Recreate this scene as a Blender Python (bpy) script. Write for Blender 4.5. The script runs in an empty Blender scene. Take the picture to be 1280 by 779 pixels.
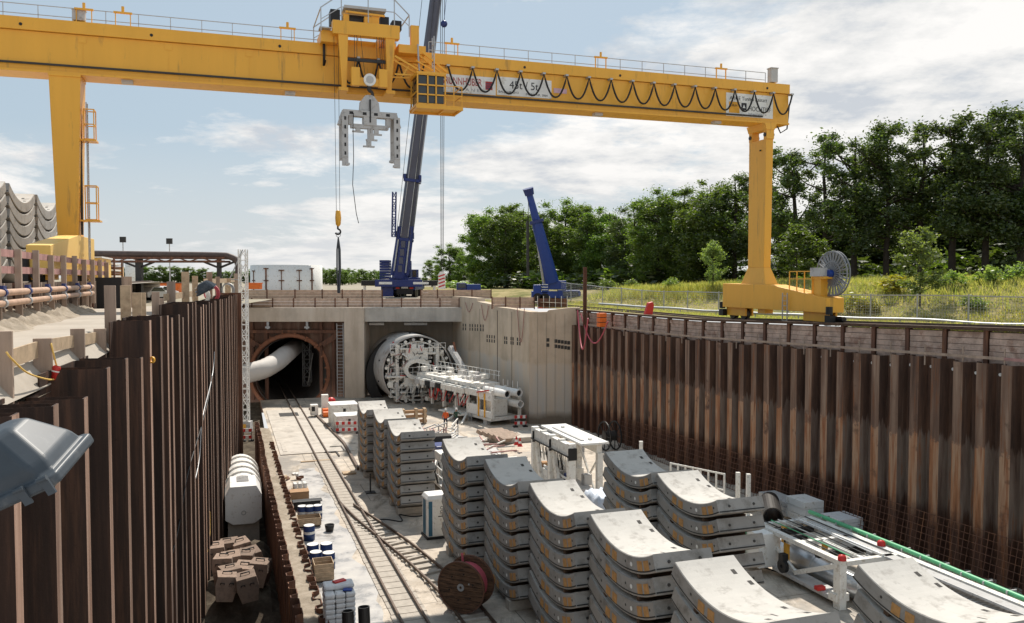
import bpy, math, random
from mathutils import Vector, Matrix, Euler
import numpy as np
R = math.radians
scene = bpy.context.scene
col = scene.collection
rnd = random.Random(7)

# ------------------------------------------------------------------ survey: eye height, lens, pit axis
EYE = 13.5
FOC = 1050.0                      # focal length in pixels of a 1280 wide picture
PITCH = math.atan(42.5 / FOC)
AX = math.atan(0.343)             # the pit runs 18.9 degrees left of the view
CA, SA = math.cos(AX), math.sin(AX)

def ray(x, y):
    a = (x - 640) / FOC; b = (389.5 - y) / FOC
    return Vector((a, math.cos(PITCH) + b * math.sin(PITCH), -math.sin(PITCH) + b * math.cos(PITCH)))
def P(x, y, z):                   # survey point at known height
    d = ray(x, y); t = (z - EYE) / d.z
    return Vector((d.x * t, d.y * t, z))
def Q(x, y, Y):                   # survey point at known distance
    d = ray(x, y); t = Y / d.y
    return Vector((d.x * t, Y, EYE + d.z * t))
def W(u, v, z=0.0):               # pit coordinates: u along the pit, v across it
    return Vector((-SA * u + CA * v, CA * u + SA * v, z))
def UV(p):
    return (-SA * p[0] + CA * p[1], CA * p[0] + SA * p[1])

# ------------------------------------------------------------------ mesh builder
class MB:
    def __init__(s): s.v = []; s.f = []; s.m = []; s.s = []
    def add(s, vs, fs, mi=0, smooth=False):
        b = len(s.v); s.v += [tuple(p) for p in vs]
        for f in fs:
            s.f.append([i + b for i in f]); s.m.append(mi); s.s.append(smooth)
        return s
    def box(s, c, size, mi=0, rot=None):
        hx, hy, hz = size[0] / 2, size[1] / 2, size[2] / 2
        vs = [Vector((x * hx, y * hy, z * hz)) for x in (-1, 1) for y in (-1, 1) for z in (-1, 1)]
        if rot is not None: vs = [rot @ p for p in vs]
        c = Vector(c)
        return s.add([p + c for p in vs], [(0, 1, 3, 2), (4, 6, 7, 5), (0, 4, 5, 1), (2, 3, 7, 6), (0, 2, 6, 4), (1, 5, 7, 3)], mi)
    def bb(s, x0, x1, y0, y1, z0, z1, mi=0):
        return s.box(((x0 + x1) / 2, (y0 + y1) / 2, (z0 + z1) / 2), (abs(x1 - x0), abs(y1 - y0), abs(z1 - z0)), mi)
    def bar(s, p0, p1, w, h, mi=0, up=(0, 0, 1)):   # rectangular bar from p0 to p1
        p0 = Vector(p0); p1 = Vector(p1); d = p1 - p0; L = d.length
        if L < 1e-6: return s
        y = d / L; upv = Vector(up)
        if abs(y.dot(upv)) > .98: upv = Vector((1, 0, 0)) if abs(y.x) < .9 else Vector((0, 1, 0))
        x = y.cross(upv).normalized(); z = x.cross(y)
        rot = Matrix((x, y, z)).transposed()
        return s.box((p0 + p1) / 2, (w, L, h), mi, rot)
    def tube(s, p0, p1, r0, r1=None, n=10, mi=0, caps=True, smooth=True):
        if r1 is None: r1 = r0
        p0 = Vector(p0); p1 = Vector(p1); d = (p1 - p0).normalized()
        a = d.cross(Vector((0, 0, 1)))
        if a.length < .05: a = d.cross(Vector((1, 0, 0)))
        a.normalize(); b = d.cross(a)
        ring = [(math.cos(2 * math.pi * i / n) * a + math.sin(2 * math.pi * i / n) * b) for i in range(n)]
        vs = [p0 + r * r0 for r in ring] + [p1 + r * r1 for r in ring]
        s.add(vs, [(i, (i + 1) % n, n + (i + 1) % n, n + i) for i in range(n)], mi, smooth)
        if caps:
            if r0 > 1e-4: s.add(vs[:n], [tuple(reversed(range(n)))], mi)
            if r1 > 1e-4: s.add(vs[n:], [tuple(range(n))], mi)
        return s
    def path(s, pts, r, n=8, mi=0, radii=None):
        pts = [Vector(p) for p in pts]; N = len(pts)
        vs = []; prev = None
        for i, p in enumerate(pts):
            t = (pts[min(i + 1, N - 1)] - pts[max(i - 1, 0)]).normalized()
            if prev is None:
                a = t.cross(Vector((0, 0, 1)))
                if a.length < .05: a = t.cross(Vector((1, 0, 0)))
            else: a = prev - t * prev.dot(t)
            a.normalize(); prev = a; b = t.cross(a)
            rr = radii[i] if radii else r
            for k in range(n):
                q = 2 * math.pi * k / n
                vs.append(p + (math.cos(q) * a + math.sin(q) * b) * rr)
        fs = []
        for i in range(N - 1):
            for k in range(n):
                fs.append((i * n + k, i * n + (k + 1) % n, (i + 1) * n + (k + 1) % n, (i + 1) * n + k))
        s.add(vs, fs, mi, True)
        s.add(vs[:n], [tuple(reversed(range(n)))], mi); s.add(vs[-n:], [tuple(range(n))], mi)
        return s
    def lathe(s, prof, c, axis, n=24, mi=0, smooth=True, closed=False, a0=0, a1=2 * math.pi):
        if closed: smooth = False
        # prof: list of (radius, distance along axis)
        c = Vector(c); d = Vector(axis).normalized()
        a = d.cross(Vector((0, 0, 1)))
        if a.length < .05: a = d.cross(Vector((1, 0, 0)))
        a.normalize(); b = a.cross(d)
        full = abs((a1 - a0) - 2 * math.pi) < 1e-6
        cnt = n if full else n + 1
        vs = []
        for (r, h) in prof:
            for k in range(cnt):
                q = a0 + (a1 - a0) * k / n
                vs.append(c + d * h + (math.cos(q) * a + math.sin(q) * b) * r)
        m = len(prof); fs = []
        for i in range(m if closed else m - 1):
            j = (i + 1) % m
            for k in range(n):
                k2 = (k + 1) % cnt
                fs.append((i * cnt + k, i * cnt + k2, j * cnt + k2, j * cnt + k))
        return s.add(vs, fs, mi, smooth)
    def prism(s, poly, o, ax, ay, ext, mi=0):      # polygon in plane (ax, ay) from o, extruded by vector ext
        o = Vector(o); ax = Vector(ax); ay = Vector(ay); ext = Vector(ext); n = len(poly)
        vs = [o + ax * p[0] + ay * p[1] for p in poly]
        vs += [v + ext for v in vs]
        fs = [tuple(range(n)), tuple(reversed(range(n, 2 * n)))] + [(i, n + i, n + (i + 1) % n, (i + 1) % n) for i in range(n)]
        return s.add(vs, fs, mi)
    def sphere(s, c, r, mi=0, n=10, sc=(1, 1, 1)):
        c = Vector(c); vs = []; fs = []; m = max(4, n // 2)
        for i in range(m + 1):
            t = math.pi * i / m
            for k in range(n):
                q = 2 * math.pi * k / n
                vs.append(c + Vector((math.sin(t) * math.cos(q) * sc[0], math.sin(t) * math.sin(q) * sc[1], math.cos(t) * sc[2])) * r)
        for i in range(m):
            for k in range(n):
                fs.append((i * n + k, (i + 1) * n + k, (i + 1) * n + (k + 1) % n, i * n + (k + 1) % n))
        return s.add(vs, fs, mi, True)
    def build(s, name, mats, parent=None, loc=None, rotz=0.0, bev=0.0):
        me = bpy.data.meshes.new(name)
        me.from_pydata(s.v, [], s.f); 
        if not isinstance(mats, (list, tuple)): mats = [mats]
        for m in mats: me.materials.append(m)
        me.polygons.foreach_set('material_index', s.m)
        me.polygons.foreach_set('use_smooth', s.s)
        me.update()
        o = bpy.data.objects.new(name, me); col.objects.link(o)
        if parent is not None: o.parent = parent
        if loc is not None: o.location = loc
        o.rotation_euler = (0, 0, rotz)
        if bev:
            b = o.modifiers.new('bevel', 'BEVEL'); b.width = bev; b.segments = 2; b.limit_method = 'ANGLE'; b.angle_limit = R(50)
        return o

def tag(o, label=None, cat=None, group=None, kind=None):
    if label: o['label'] = label
    if cat: o['category'] = cat
    if group: o['group'] = group
    if kind: o['kind'] = kind
    return o
def thing(name, label, cat, loc=(0, 0, 0), rotz=0.0, group=None):
    o = bpy.data.objects.new(name, None); col.objects.link(o)
    o.empty_display_size = .3
    o.location = loc; o.rotation_euler = (0, 0, rotz)
    return tag(o, label, cat, group)
def struct(name, mb, m):
    o = mb.build(name, m); o['kind'] = 'structure'; return o
def kids(o): return [c for c in bpy.data.objects if c.parent == o]
_kidcache = {}
def copy_tree(o, parent=None):
    c = o.copy(); col.objects.link(c)
    if parent is not None: c.parent = parent
    ks = _kidcache.get(o.name)
    if ks is None:
        ks = kids(o); _kidcache[o.name] = ks
    for k in ks: copy_tree(k, c)
    return c

# ------------------------------------------------------------------ materials
def nn(nt, t, **kw):
    n = nt.nodes.new(t)
    for k, v in kw.items(): setattr(n, k, v)
    return n
def mat(name, c, rough=.6, metal=0.0, var=.12, scale=3.0, dirt=None, dirt_amt=.0, dirt_scale=1.0, streak=False, bump=0.0, bscale=30.0, spec=.4, detail=6, objvar=.0):
    """principled material with noise variation of brightness, optional dirt of its own colour and fine bump"""
    m = bpy.data.materials.new(name); m.use_nodes = True; nt = m.node_tree
    b = nt.nodes['Principled BSDF']
    b.inputs['Roughness'].default_value = rough; b.inputs['Metallic'].default_value = metal
    b.inputs['Specular IOR Level'].default_value = spec
    tc = nn(nt, 'ShaderNodeTexCoord'); mp = nn(nt, 'ShaderNodeMapping')
    nt.links.new(tc.outputs['Object'], mp.inputs['Vector'])
    oi = nn(nt, 'ShaderNodeObjectInfo'); vm = nn(nt, 'ShaderNodeVectorMath', operation='MULTIPLY_ADD')
    nt.links.new(oi.outputs['Random'], vm.inputs[0]); vm.inputs[1].default_value = (37, 19, 53)
    nt.links.new(mp.outputs['Vector'], vm.inputs[2])
    if streak: mp.inputs['Scale'].default_value = (1, 1, .12)
    n1 = nn(nt, 'ShaderNodeTexNoise'); n1.inputs['Scale'].default_value = scale; n1.inputs['Detail'].default_value = detail; n1.inputs['Roughness'].default_value = .6
    nt.links.new(vm.outputs[0], n1.inputs['Vector'])
    mr = nn(nt, 'ShaderNodeMapRange'); mr.inputs['From Min'].default_value = .3; mr.inputs['From Max'].default_value = .7
    mr.inputs['To Min'].default_value = 1 - var; mr.inputs['To Max'].default_value = 1 + var
    nt.links.new(n1.outputs['Fac'], mr.inputs['Value'])
    mx = nn(nt, 'ShaderNodeVectorMath', operation='SCALE'); mx.inputs[0].default_value = c[:3]
    if objvar:
        ov = nn(nt, 'ShaderNodeMapRange'); nt.links.new(oi.outputs['Random'], ov.inputs['Value']); ov.inputs['To Min'].default_value = 1 - objvar; ov.inputs['To Max'].default_value = 1 + objvar
        ml = nn(nt, 'ShaderNodeMath', operation='MULTIPLY'); nt.links.new(ov.outputs['Result'], ml.inputs[0]); nt.links.new(mr.outputs['Result'], ml.inputs[1]); nt.links.new(ml.outputs[0], mx.inputs['Scale'])
    else: nt.links.new(mr.outputs['Result'], mx.inputs['Scale'])
    out = mx.outputs[0]
    if dirt is not None:
        n2 = nn(nt, 'ShaderNodeTexNoise'); n2.inputs['Scale'].default_value = dirt_scale; n2.inputs['Detail'].default_value = 8; n2.inputs['Roughness'].default_value = .68
        nt.links.new(vm.outputs[0], n2.inputs['Vector'])
        m2 = nn(nt, 'ShaderNodeMapRange'); m2.inputs['From Min'].default_value = .62 - dirt_amt * .35; m2.inputs['From Max'].default_value = .80 - dirt_amt * .35
        nt.links.new(n2.outputs['Fac'], m2.inputs['Value'])
        mm = nn(nt, 'ShaderNodeMix', data_type='RGBA'); nt.links.new(m2.outputs['Result'], mm.inputs[0])
        nt.links.new(out, mm.inputs[6]); mm.inputs[7].default_value = (*dirt[:3], 1)
        out = mm.outputs[2]
    nt.links.new(out, b.inputs['Base Color'])
    if bump:
        n3 = nn(nt, 'ShaderNodeTexNoise'); n3.inputs['Scale'].default_value = bscale; n3.inputs['Detail'].default_value = 6
        nt.links.new(vm.outputs[0], n3.inputs['Vector'])
        bp = nn(nt, 'ShaderNodeBump'); bp.inputs['Strength'].default_value = bump; bp.inputs['Distance'].default_value = .03
        nt.links.new(n3.outputs['Fac'], bp.inputs['Height']); nt.links.new(bp.outputs['Normal'], b.inputs['Normal'])
    return m

M = {}
M['yellow'] = mat('yellow_paint', (.81, .41, .048), .42, var=.05, scale=1.2, dirt=(.34, .19, .05), dirt_amt=.12, dirt_scale=2.6, streak=True)
M['paleyellow'] = mat('pale_yellow', (.86, .56, .15), .5, var=.05, scale=1.0, dirt=(.55, .36, .12), dirt_amt=.1, streak=True)
M['darkrail'] = mat('dark_rail', (.035, .032, .03), .5, var=.3)
M['black'] = mat('black_rubber', (.012, .012, .013), .5, var=.2)
M['galv'] = mat('galvanised_steel', (.42, .43, .44), .45, metal=.5, var=.12, scale=4)
M['greysteel'] = mat('grey_painted_steel', (.48, .47, .46), .5, var=.08, scale=2, dirt=(.2, .18, .16), dirt_amt=.2, dirt_scale=3)
M['lampgrey'] = mat('grey_lamp_housing', (.052, .064, .077), .45, var=.12, scale=9, dirt=(.11, .115, .12), dirt_amt=.25, dirt_scale=9)
M['white'] = mat('white_painted_steel', (.76, .74, .69), .5, var=.07, scale=2, dirt=(.42, .35, .27), dirt_amt=.26, dirt_scale=5, objvar=.06)
M['whiteclean'] = mat('white_panel', (.8, .79, .76), .5, var=.05, dirt=(.45, .40, .32), dirt_amt=.22, dirt_scale=3)
M['blue'] = mat('blue_crane_paint', (.018, .034, .155), .4, var=.08, scale=2, dirt=(.05, .06, .12), dirt_amt=.15)
M['blue2'] = mat('bright_blue_paint', (.018, .055, .27), .4, var=.06, scale=2)
M['boomgrey'] = mat('grey_blue_boom', (.085, .088, .12), .4, var=.1, scale=1)
M['darkglass'] = mat('dark_window_glass', (.02, .03, .035), .08, var=.05, spec=.6)
M['red'] = mat('red_paint', (.55, .03, .025), .45, var=.1)
M['orange'] = mat('orange_paint', (.78, .17, .025), .5, var=.1)
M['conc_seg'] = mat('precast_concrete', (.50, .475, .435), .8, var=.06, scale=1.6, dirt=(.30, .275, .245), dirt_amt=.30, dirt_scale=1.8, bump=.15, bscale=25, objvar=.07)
M['conc_side'] = mat('shaded_concrete_side', (.30, .285, .265), .75, var=.07, scale=1.4, dirt=(.19, .175, .155), dirt_amt=.34, dirt_scale=1.6, bump=.15, bscale=25, objvar=.13)  # segment sides: shade put into a darker grey than the inner face
M['conc_dark'] = mat('bolt_pocket', (.06, .055, .05), .9)
M['pad'] = mat('plywood_pad', (.47, .25, .09), .75, var=.22, scale=6)
M['gasket'] = mat('black_gasket', (.02, .02, .02), .6)
M['timber'] = mat('weathered_timber', (.36, .27, .21), .85, var=.28, scale=3, streak=True, bump=.3, bscale=20)
M['timber2'] = mat('raw_timber', (.47, .35, .23), .85, var=.22, scale=4, dirt=(.3, .2, .12), dirt_amt=.2, dirt_scale=3)
M['timberdark'] = mat('dark_timber', (.085, .05, .03), .85, var=.4, scale=5)
M['cardboard'] = mat('brown_cardboard', (.40, .24, .13), .85, var=.12, scale=3)
M['rust'] = mat('rusty_steel', (.13, .062, .04), .8, var=.35, scale=2.5, dirt=(.27, .12, .06), dirt_amt=.3, dirt_scale=3, streak=True, bump=.15)
M['recess_steel'] = mat('brown_recess_steel', (.15, .085, .06), .85, var=.4, scale=1.2, dirt=(.26, .2, .15), dirt_amt=.3, dirt_scale=1.5, streak=True, bump=.2)
M['faded'] = mat('faded_hose', (.38, .2, .17), .7, var=.2)
M['bulkhead'] = mat('beige_grey_bulkhead', (.22, .20, .18), .7, var=.3, scale=1.5)
M['rustring'] = mat('rust_red_steel', (.26, .105, .055), .8, var=.3, scale=2, dirt=(.12, .06, .04), dirt_amt=.35, dirt_scale=2, bump=.15)
M['railsteel'] = mat('rail_steel', (.11, .075, .055), .55, metal=.3, var=.3, scale=4)
M['reelsteel'] = mat('dull_reel_steel', (.26, .265, .275), .5, metal=.3, var=.15)
M['plank'] = mat('brown_plank', (.50, .36, .27), .85, var=.22, scale=2.5, bump=.2, bscale=15)
M['sleeper'] = mat('dusty_sleeper', (.43, .385, .33), .9, var=.15, scale=4)
M['duct'] = mat('white_fabric_duct', (.56, .53, .50), .7, var=.04, scale=1.0)
M['silver'] = mat('spiral_zinc_duct', (.55, .57, .59), .32, metal=.75, var=.1, scale=2)
M['green'] = mat('green_pipe', (.10, .42, .20), .45, var=.12, scale=3)
M['barrel'] = mat('blue_barrel', (.018, .045, .15), .45, var=.15, scale=4)
M['bag'] = mat('white_plastic_sack', (.70, .70, .70), .55, var=.1, scale=5, bump=.4, bscale=9)
M['pinkcable'] = mat('pink_cable', (.50, .10, .13), .55, var=.12, scale=8)
M['pinkboard'] = mat('faded_red_white_board', (.42, .23, .21), .7, var=.35, scale=1.2)
M['pipeorange'] = mat('dusty_pipe', (.46, .30, .21), .6, var=.2, scale=2)
M['brownpipe'] = mat('brown_lagged_pipe', (.10, .07, .06), .6, var=.2)
M['bark'] = mat('tree_bark', (.045, .034, .026), .9, var=.3, scale=3, bump=.4, bscale=12)
M['tarp'] = mat('pale_blue_sheet', (.55, .60, .68), .6, var=.1, scale=2)
M['skin'] = mat('skin', (.50, .30, .22), .6)
M['cloth'] = mat('navy_workwear', (.03, .035, .06), .85, var=.2)
M['cementdust'] = mat('pale_dust_concrete', (.50, .455, .40), .9, var=.12, scale=1.2, dirt=(.34, .30, .26), dirt_amt=.3, dirt_scale=.9, bump=.2, bscale=8)
M['teal'] = mat('petrol_blue_panel', (.03, .12, .19), .5)
# ------------------------------------------------------------------ special materials
def ramp(nt, fac, stops):
    r = nn(nt, 'ShaderNodeValToRGB'); els = r.color_ramp.elements
    while len(els) < len(stops): els.new(.5)
    for e, (p, c) in zip(els, stops): e.position = p; e.color = (*c, 1)
    nt.links.new(fac, r.inputs[0]); return r.outputs[0]
def noise(nt, vec, scale, detail=6, rough=.6, sc=None):
    if sc is not None:
        mp = nn(nt, 'ShaderNodeMapping'); mp.inputs['Scale'].default_value = sc; nt.links.new(vec, mp.inputs['Vector']); vec = mp.outputs[0]
    n = nn(nt, 'ShaderNodeTexNoise'); n.inputs['Scale'].default_value = scale; n.inputs['Detail'].default_value = detail; n.inputs['Roughness'].default_value = rough
    nt.links.new(vec, n.inputs['Vector']); return n.outputs['Fac']
def mix(nt, fac, a, b, mode='MIX'):
    m = nn(nt, 'ShaderNodeMix', data_type='RGBA', blend_type=mode)
    if isinstance(fac, float): m.inputs[0].default_value = fac
    else: nt.links.new(fac, m.inputs[0])
    for i, q in ((6, a), (7, b)):
        if isinstance(q, tuple): m.inputs[i].default_value = (*q, 1)
        else: nt.links.new(q, m.inputs[i])
    return m.outputs[2]
def mrange(nt, v, a, b, c=0., d=1.):
    m = nn(nt, 'ShaderNodeMapRange'); nt.links.new(v, m.inputs['Value'])
    for k, q in (('From Min', a), ('From Max', b), ('To Min', c), ('To Max', d)): m.inputs[k].default_value = q
    return m.outputs['Result']
def newmat(name, rough=.8, spec=.3):
    m = bpy.data.materials.new(name); m.use_nodes = True; nt = m.node_tree; b = nt.nodes['Principled BSDF']
    b.inputs['Roughness'].default_value = rough; b.inputs['Specular IOR Level'].default_value = spec
    tc = nn(nt, 'ShaderNodeTexCoord'); return m, nt, b, tc
def addbump(nt, b, h, s=.3, d=.03):
    bp = nn(nt, 'ShaderNodeBump'); bp.inputs['Strength'].default_value = s; bp.inputs['Distance'].default_value = d
    nt.links.new(h, bp.inputs['Height']); nt.links.new(bp.outputs['Normal'], b.inputs['Normal'])

# sheet pile steel: brown rust, streaked, with old water lines (bands of the steel itself)
def pile_mat(name, water):
    m, nt, b, tc = newmat(name, .75, .35)
    geo = nn(nt, 'ShaderNodeNewGeometry'); pos = geo.outputs['Position']
    st = noise(nt, pos, 2.2, 7, .65, (1, 1, .10)); st2 = noise(nt, pos, 6.0, 6, .7, (1, 1, .05)); bl = noise(nt, pos, 1.1, 7, .65)
    base = ramp(nt, st, [(.30, (.034, .019, .014)), (.48, (.078, .042, .029)), (.62, (.14, .072, .045)), (.78, (.22, .135, .09))])
    base = mix(nt, mrange(nt, st2, .56, .76), base, (.14, .09, .065))
    if water:
        sx = nn(nt, 'ShaderNodeSeparateXYZ'); nt.links.new(pos, sx.inputs[0])
        ad = nn(nt, 'ShaderNodeMath', operation='MULTIPLY_ADD'); nt.links.new(st2, ad.inputs[0]); ad.inputs[1].default_value = 2.6; nt.links.new(sx.outputs['Z'], ad.inputs[2])
        grey = ramp(nt, st, [(.3, (.07, .042, .03)), (.42, (.15, .10, .078)), (.56, (.23, .175, .14)), (.66, (.25, .10, .045)), (.84, (.34, .25, .19))])
        midm = nn(nt, 'ShaderNodeMath', operation='MULTIPLY'); nt.links.new(mrange(nt, ad.outputs[0], 7.35, 7.15), midm.inputs[0]); nt.links.new(mrange(nt, ad.outputs[0], 3.4, 4.0), midm.inputs[1])
        base = mix(nt, midm.outputs[0], base, grey)
        low = mix(nt, mrange(nt, bl, .4, .7), (.065, .028, .018), (.12, .055, .03))
        base = mix(nt, mrange(nt, ad.outputs[0], 4.0, 3.0), base, low)
    nt.links.new(base, b.inputs['Base Color'])
    addbump(nt, b, noise(nt, pos, 14, 6), .25, .02)
    return m
def pile_front():
    m, nt, b, tc = newmat('streaked_pile_front', .75, .35)
    geo = nn(nt, 'ShaderNodeNewGeometry'); pos = geo.outputs['Position']
    st = noise(nt, pos, 2.4, 4, .55, (1, 1, .07)); st2 = noise(nt, pos, 5.0, 4, .6, (1, 1, .07)); bl = noise(nt, pos, .9, 7, .65)
    sx = nn(nt, 'ShaderNodeSeparateXYZ'); nt.links.new(pos, sx.inputs[0])
    ad = nn(nt, 'ShaderNodeMath', operation='MULTIPLY_ADD'); jg = mix(nt, .45, bl, noise(nt, pos, 4.0, 8, .75)); nt.links.new(jg, ad.inputs[0]); ad.inputs[1].default_value = 2.6; nt.links.new(sx.outputs['Z'], ad.inputs[2])
    up = ramp(nt, st, [(.3, (.075, .042, .03)), (.5, (.19, .115, .08)), (.72, (.34, .235, .17))])
    mid = ramp(nt, st, [(.28, (.14, .058, .03)), (.42, (.36, .16, .075)), (.52, (.42, .27, .175)), (.62, (.28, .105, .045)), (.76, (.50, .37, .26))])
    low = ramp(nt, st, [(.3, (.055, .025, .016)), (.55, (.11, .05, .03)), (.75, (.20, .09, .045))])
    base = mix(nt, mrange(nt, ad.outputs[0], 7.15, 7.0), up, mid); base = mix(nt, mrange(nt, ad.outputs[0], 4.0, 3.0), base, low)
    blot = noise(nt, pos, .8, 5, .6); base = mix(nt, mrange(nt, st2, .54, .70), base, (.20, .075, .03)); base = mix(nt, mrange(nt, blot, .58, .70), base, (.10, .055, .038))
    nt.links.new(base, b.inputs['Base Color']); addbump(nt, b, noise(nt, pos, 14, 6), .25, .02); return m
M['pilef'] = pile_front()
M['pile'] = pile_mat('rusted_sheet_pile', True)
M['pile2'] = soil_like = None
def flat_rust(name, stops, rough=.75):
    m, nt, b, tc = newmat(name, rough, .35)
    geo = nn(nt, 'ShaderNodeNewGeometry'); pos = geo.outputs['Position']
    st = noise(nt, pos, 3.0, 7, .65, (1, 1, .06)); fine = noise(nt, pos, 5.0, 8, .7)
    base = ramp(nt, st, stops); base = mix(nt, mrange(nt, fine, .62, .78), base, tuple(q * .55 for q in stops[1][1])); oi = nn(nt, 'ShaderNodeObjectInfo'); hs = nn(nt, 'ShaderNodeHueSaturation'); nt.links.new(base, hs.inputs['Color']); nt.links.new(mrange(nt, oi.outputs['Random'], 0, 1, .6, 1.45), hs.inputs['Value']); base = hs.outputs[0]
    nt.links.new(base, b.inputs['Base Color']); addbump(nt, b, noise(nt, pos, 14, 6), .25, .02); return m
M['pile2'] = flat_rust('shade_dark_sheet_pile', [(.3, (.018, .011, .009)), (.5, (.045, .025, .018)), (.66, (.11, .055, .034)), (.8, (.19, .10, .065))])  # rust streaks; webs darkened, their shade put into the colour
M['pileflange'] = flat_rust('sunlit_pile_flange', [(.3, (.14, .075, .05)), (.5, (.30, .19, .14)), (.72, (.46, .33, .26))])  # rust streaks; front flange paled, grazing sun put into the colour
M['pilefront'] = None

def conc_wall(name, c0, c1, c2, height_bands=False):
    m, nt, b, tc = newmat(name, .85)
    geo = nn(nt, 'ShaderNodeNewGeometry'); pos = geo.outputs['Position']
    st = noise(nt, pos, .9, 8, .65, (1, 1, .16)); bl = noise(nt, pos, .45, 8, .6)
    base = ramp(nt, st, [(.3, c0), (.5, c1), (.72, c2)])
    base = mix(nt, mrange(nt, bl, .48, .75), base, tuple(q * .75 for q in c1))
    if height_bands:  # paler below mid height, darker at the foot
        sx = nn(nt, 'ShaderNodeSeparateXYZ'); nt.links.new(pos, sx.inputs[0])
        ad = nn(nt, 'ShaderNodeMath', operation='MULTIPLY_ADD'); nt.links.new(bl, ad.inputs[0]); ad.inputs[1].default_value = 1.2; nt.links.new(sx.outputs['Z'], ad.inputs[2])
        pale = mix(nt, mrange(nt, st, .35, .7), tuple(min(1, q * 1.05) for q in c1), (.50, .47, .43))
        base = mix(nt, mrange(nt, ad.outputs[0], 6.3, 6.0), base, pale)
        base = mix(nt, mrange(nt, ad.outputs[0], 1.9, 1.2), base, (.20, .16, .12))
    nt.links.new(base, b.inputs['Base Color'])
    addbump(nt, b, noise(nt, pos, 6, 8), .25, .03)
    return m
M['conc_wall'] = conc_wall('cast_concrete_wall', (.43, .335, .24), (.57, .46, .345), (.64, .53, .41), True)
M['conc_beam'] = conc_wall('grey_concrete_beam', (.34, .31, .28), (.46, .43, .385), (.54, .5, .45))
M['conc_pillar'] = conc_wall('sandy_concrete_pillar', (.44, .36, .28), (.56, .47, .38), (.62, .54, .45))
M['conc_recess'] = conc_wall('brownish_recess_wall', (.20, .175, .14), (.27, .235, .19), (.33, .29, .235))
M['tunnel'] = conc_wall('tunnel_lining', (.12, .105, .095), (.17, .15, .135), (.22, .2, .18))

def floor_mat():
    m, nt, b, tc = newmat('dusty_pit_floor', .85)
    geo = nn(nt, 'ShaderNodeNewGeometry'); pos = geo.outputs['Position']
    big = noise(nt, pos, .22, 8, .62); mid = noise(nt, pos, 1.3, 8, .65); fine = noise(nt, pos, 9, 6, .7)
    base = ramp(nt, mid, [(.3, (.40, .345, .28)), (.5, (.53, .46, .38)), (.7, (.62, .55, .47))])
    base = mix(nt, mrange(nt, big, .50, .60), base, (.30, .27, .235)); stn = noise(nt, pos, .55, 9, .72); base = mix(nt, mrange(nt, stn, .56, .66), base, (.20, .17, .14)); base = mix(nt, mrange(nt, stn, .40, .33), base, (.60, .55, .48))
    base = mix(nt, mrange(nt, fine, .57, .70), base, (.25, .21, .17)); trk = noise(nt, pos, .8, 7, .7, (1, .18, 1)); base = mix(nt, mrange(nt, trk, .56, .64), base, (.31, .265, .215))
    # casting joints of the slab
    br = nn(nt, 'ShaderNodeTexBrick'); mp = nn(nt, 'ShaderNodeMapping'); mp.inputs['Rotation'].default_value = (0, 0, -AX); nt.links.new(pos, mp.inputs['Vector']); nt.links.new(mp.outputs[0], br.inputs['Vector'])
    br.inputs['Scale'].default_value = 1.0; br.inputs['Mortar Size'].default_value = .022; br.inputs['Brick Width'].default_value = 5.5; br.inputs['Row Height'].default_value = 4.2
    base = mix(nt, br.outputs['Fac'], base, (.22, .19, .16))
    nt.links.new(base, b.inputs['Base Color'])
    nt.links.new(mrange(nt, big, .5, .62, .9, .45), b.inputs['Roughness'])
    addbump(nt, b, fine, .35, .03); return m
M['floor'] = floor_mat()
def wet_mat():
    m, nt, b, tc = newmat('wet_slurry', .4, .5)
    geo = nn(nt, 'ShaderNodeNewGeometry'); pos = geo.outputs['Position']
    mid = noise(nt, pos, 1.0, 8, .65)
    base = ramp(nt, mid, [(.3, (.30, .285, .27)), (.5, (.42, .40, .38)), (.7, (.52, .50, .47))])
    nt.links.new(base, b.inputs['Base Color']); nt.links.new(mrange(nt, mid, .4, .6, .22, .75), b.inputs['Roughness'])
    addbump(nt, b, noise(nt, pos, 5, 6), .2, .03); return m
M['wet'] = wet_mat()
def soil_mat(name, stops, sc=1.2, bump=.6):
    m, nt, b, tc = newmat(name, .95, .1)
    geo = nn(nt, 'ShaderNodeNewGeometry'); pos = geo.outputs['Position']
    n = noise(nt, pos, sc, 10, .7); nt.links.new(ramp(nt, n, stops), b.inputs['Base Color'])
    addbump(nt, b, noise(nt, pos, sc * 6, 8, .7), bump, .06); return m
M['soil'] = soil_mat('grey_brown_soil', [(.3, (.20, .165, .125)), (.5, (.33, .28, .22)), (.7, (.45, .39, .32))])
M['road'] = soil_mat('dusty_site_road', [(.3, (.36, .32, .27)), (.5, (.42, .375, .32)), (.7, (.47, .425, .365))], .6, .15)
M['ground'] = soil_mat('site_ground', [(.3, (.26, .22, .17)), (.5, (.34, .30, .24)), (.7, (.25, .25, .14))], .1, .3)
M['turf'] = soil_mat('dry_turf', [(.32, (.10, .115, .03)), (.45, (.20, .18, .07)), (.58, (.33, .27, .13)), (.75, (.40, .33, .18))], .35, .8)
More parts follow.
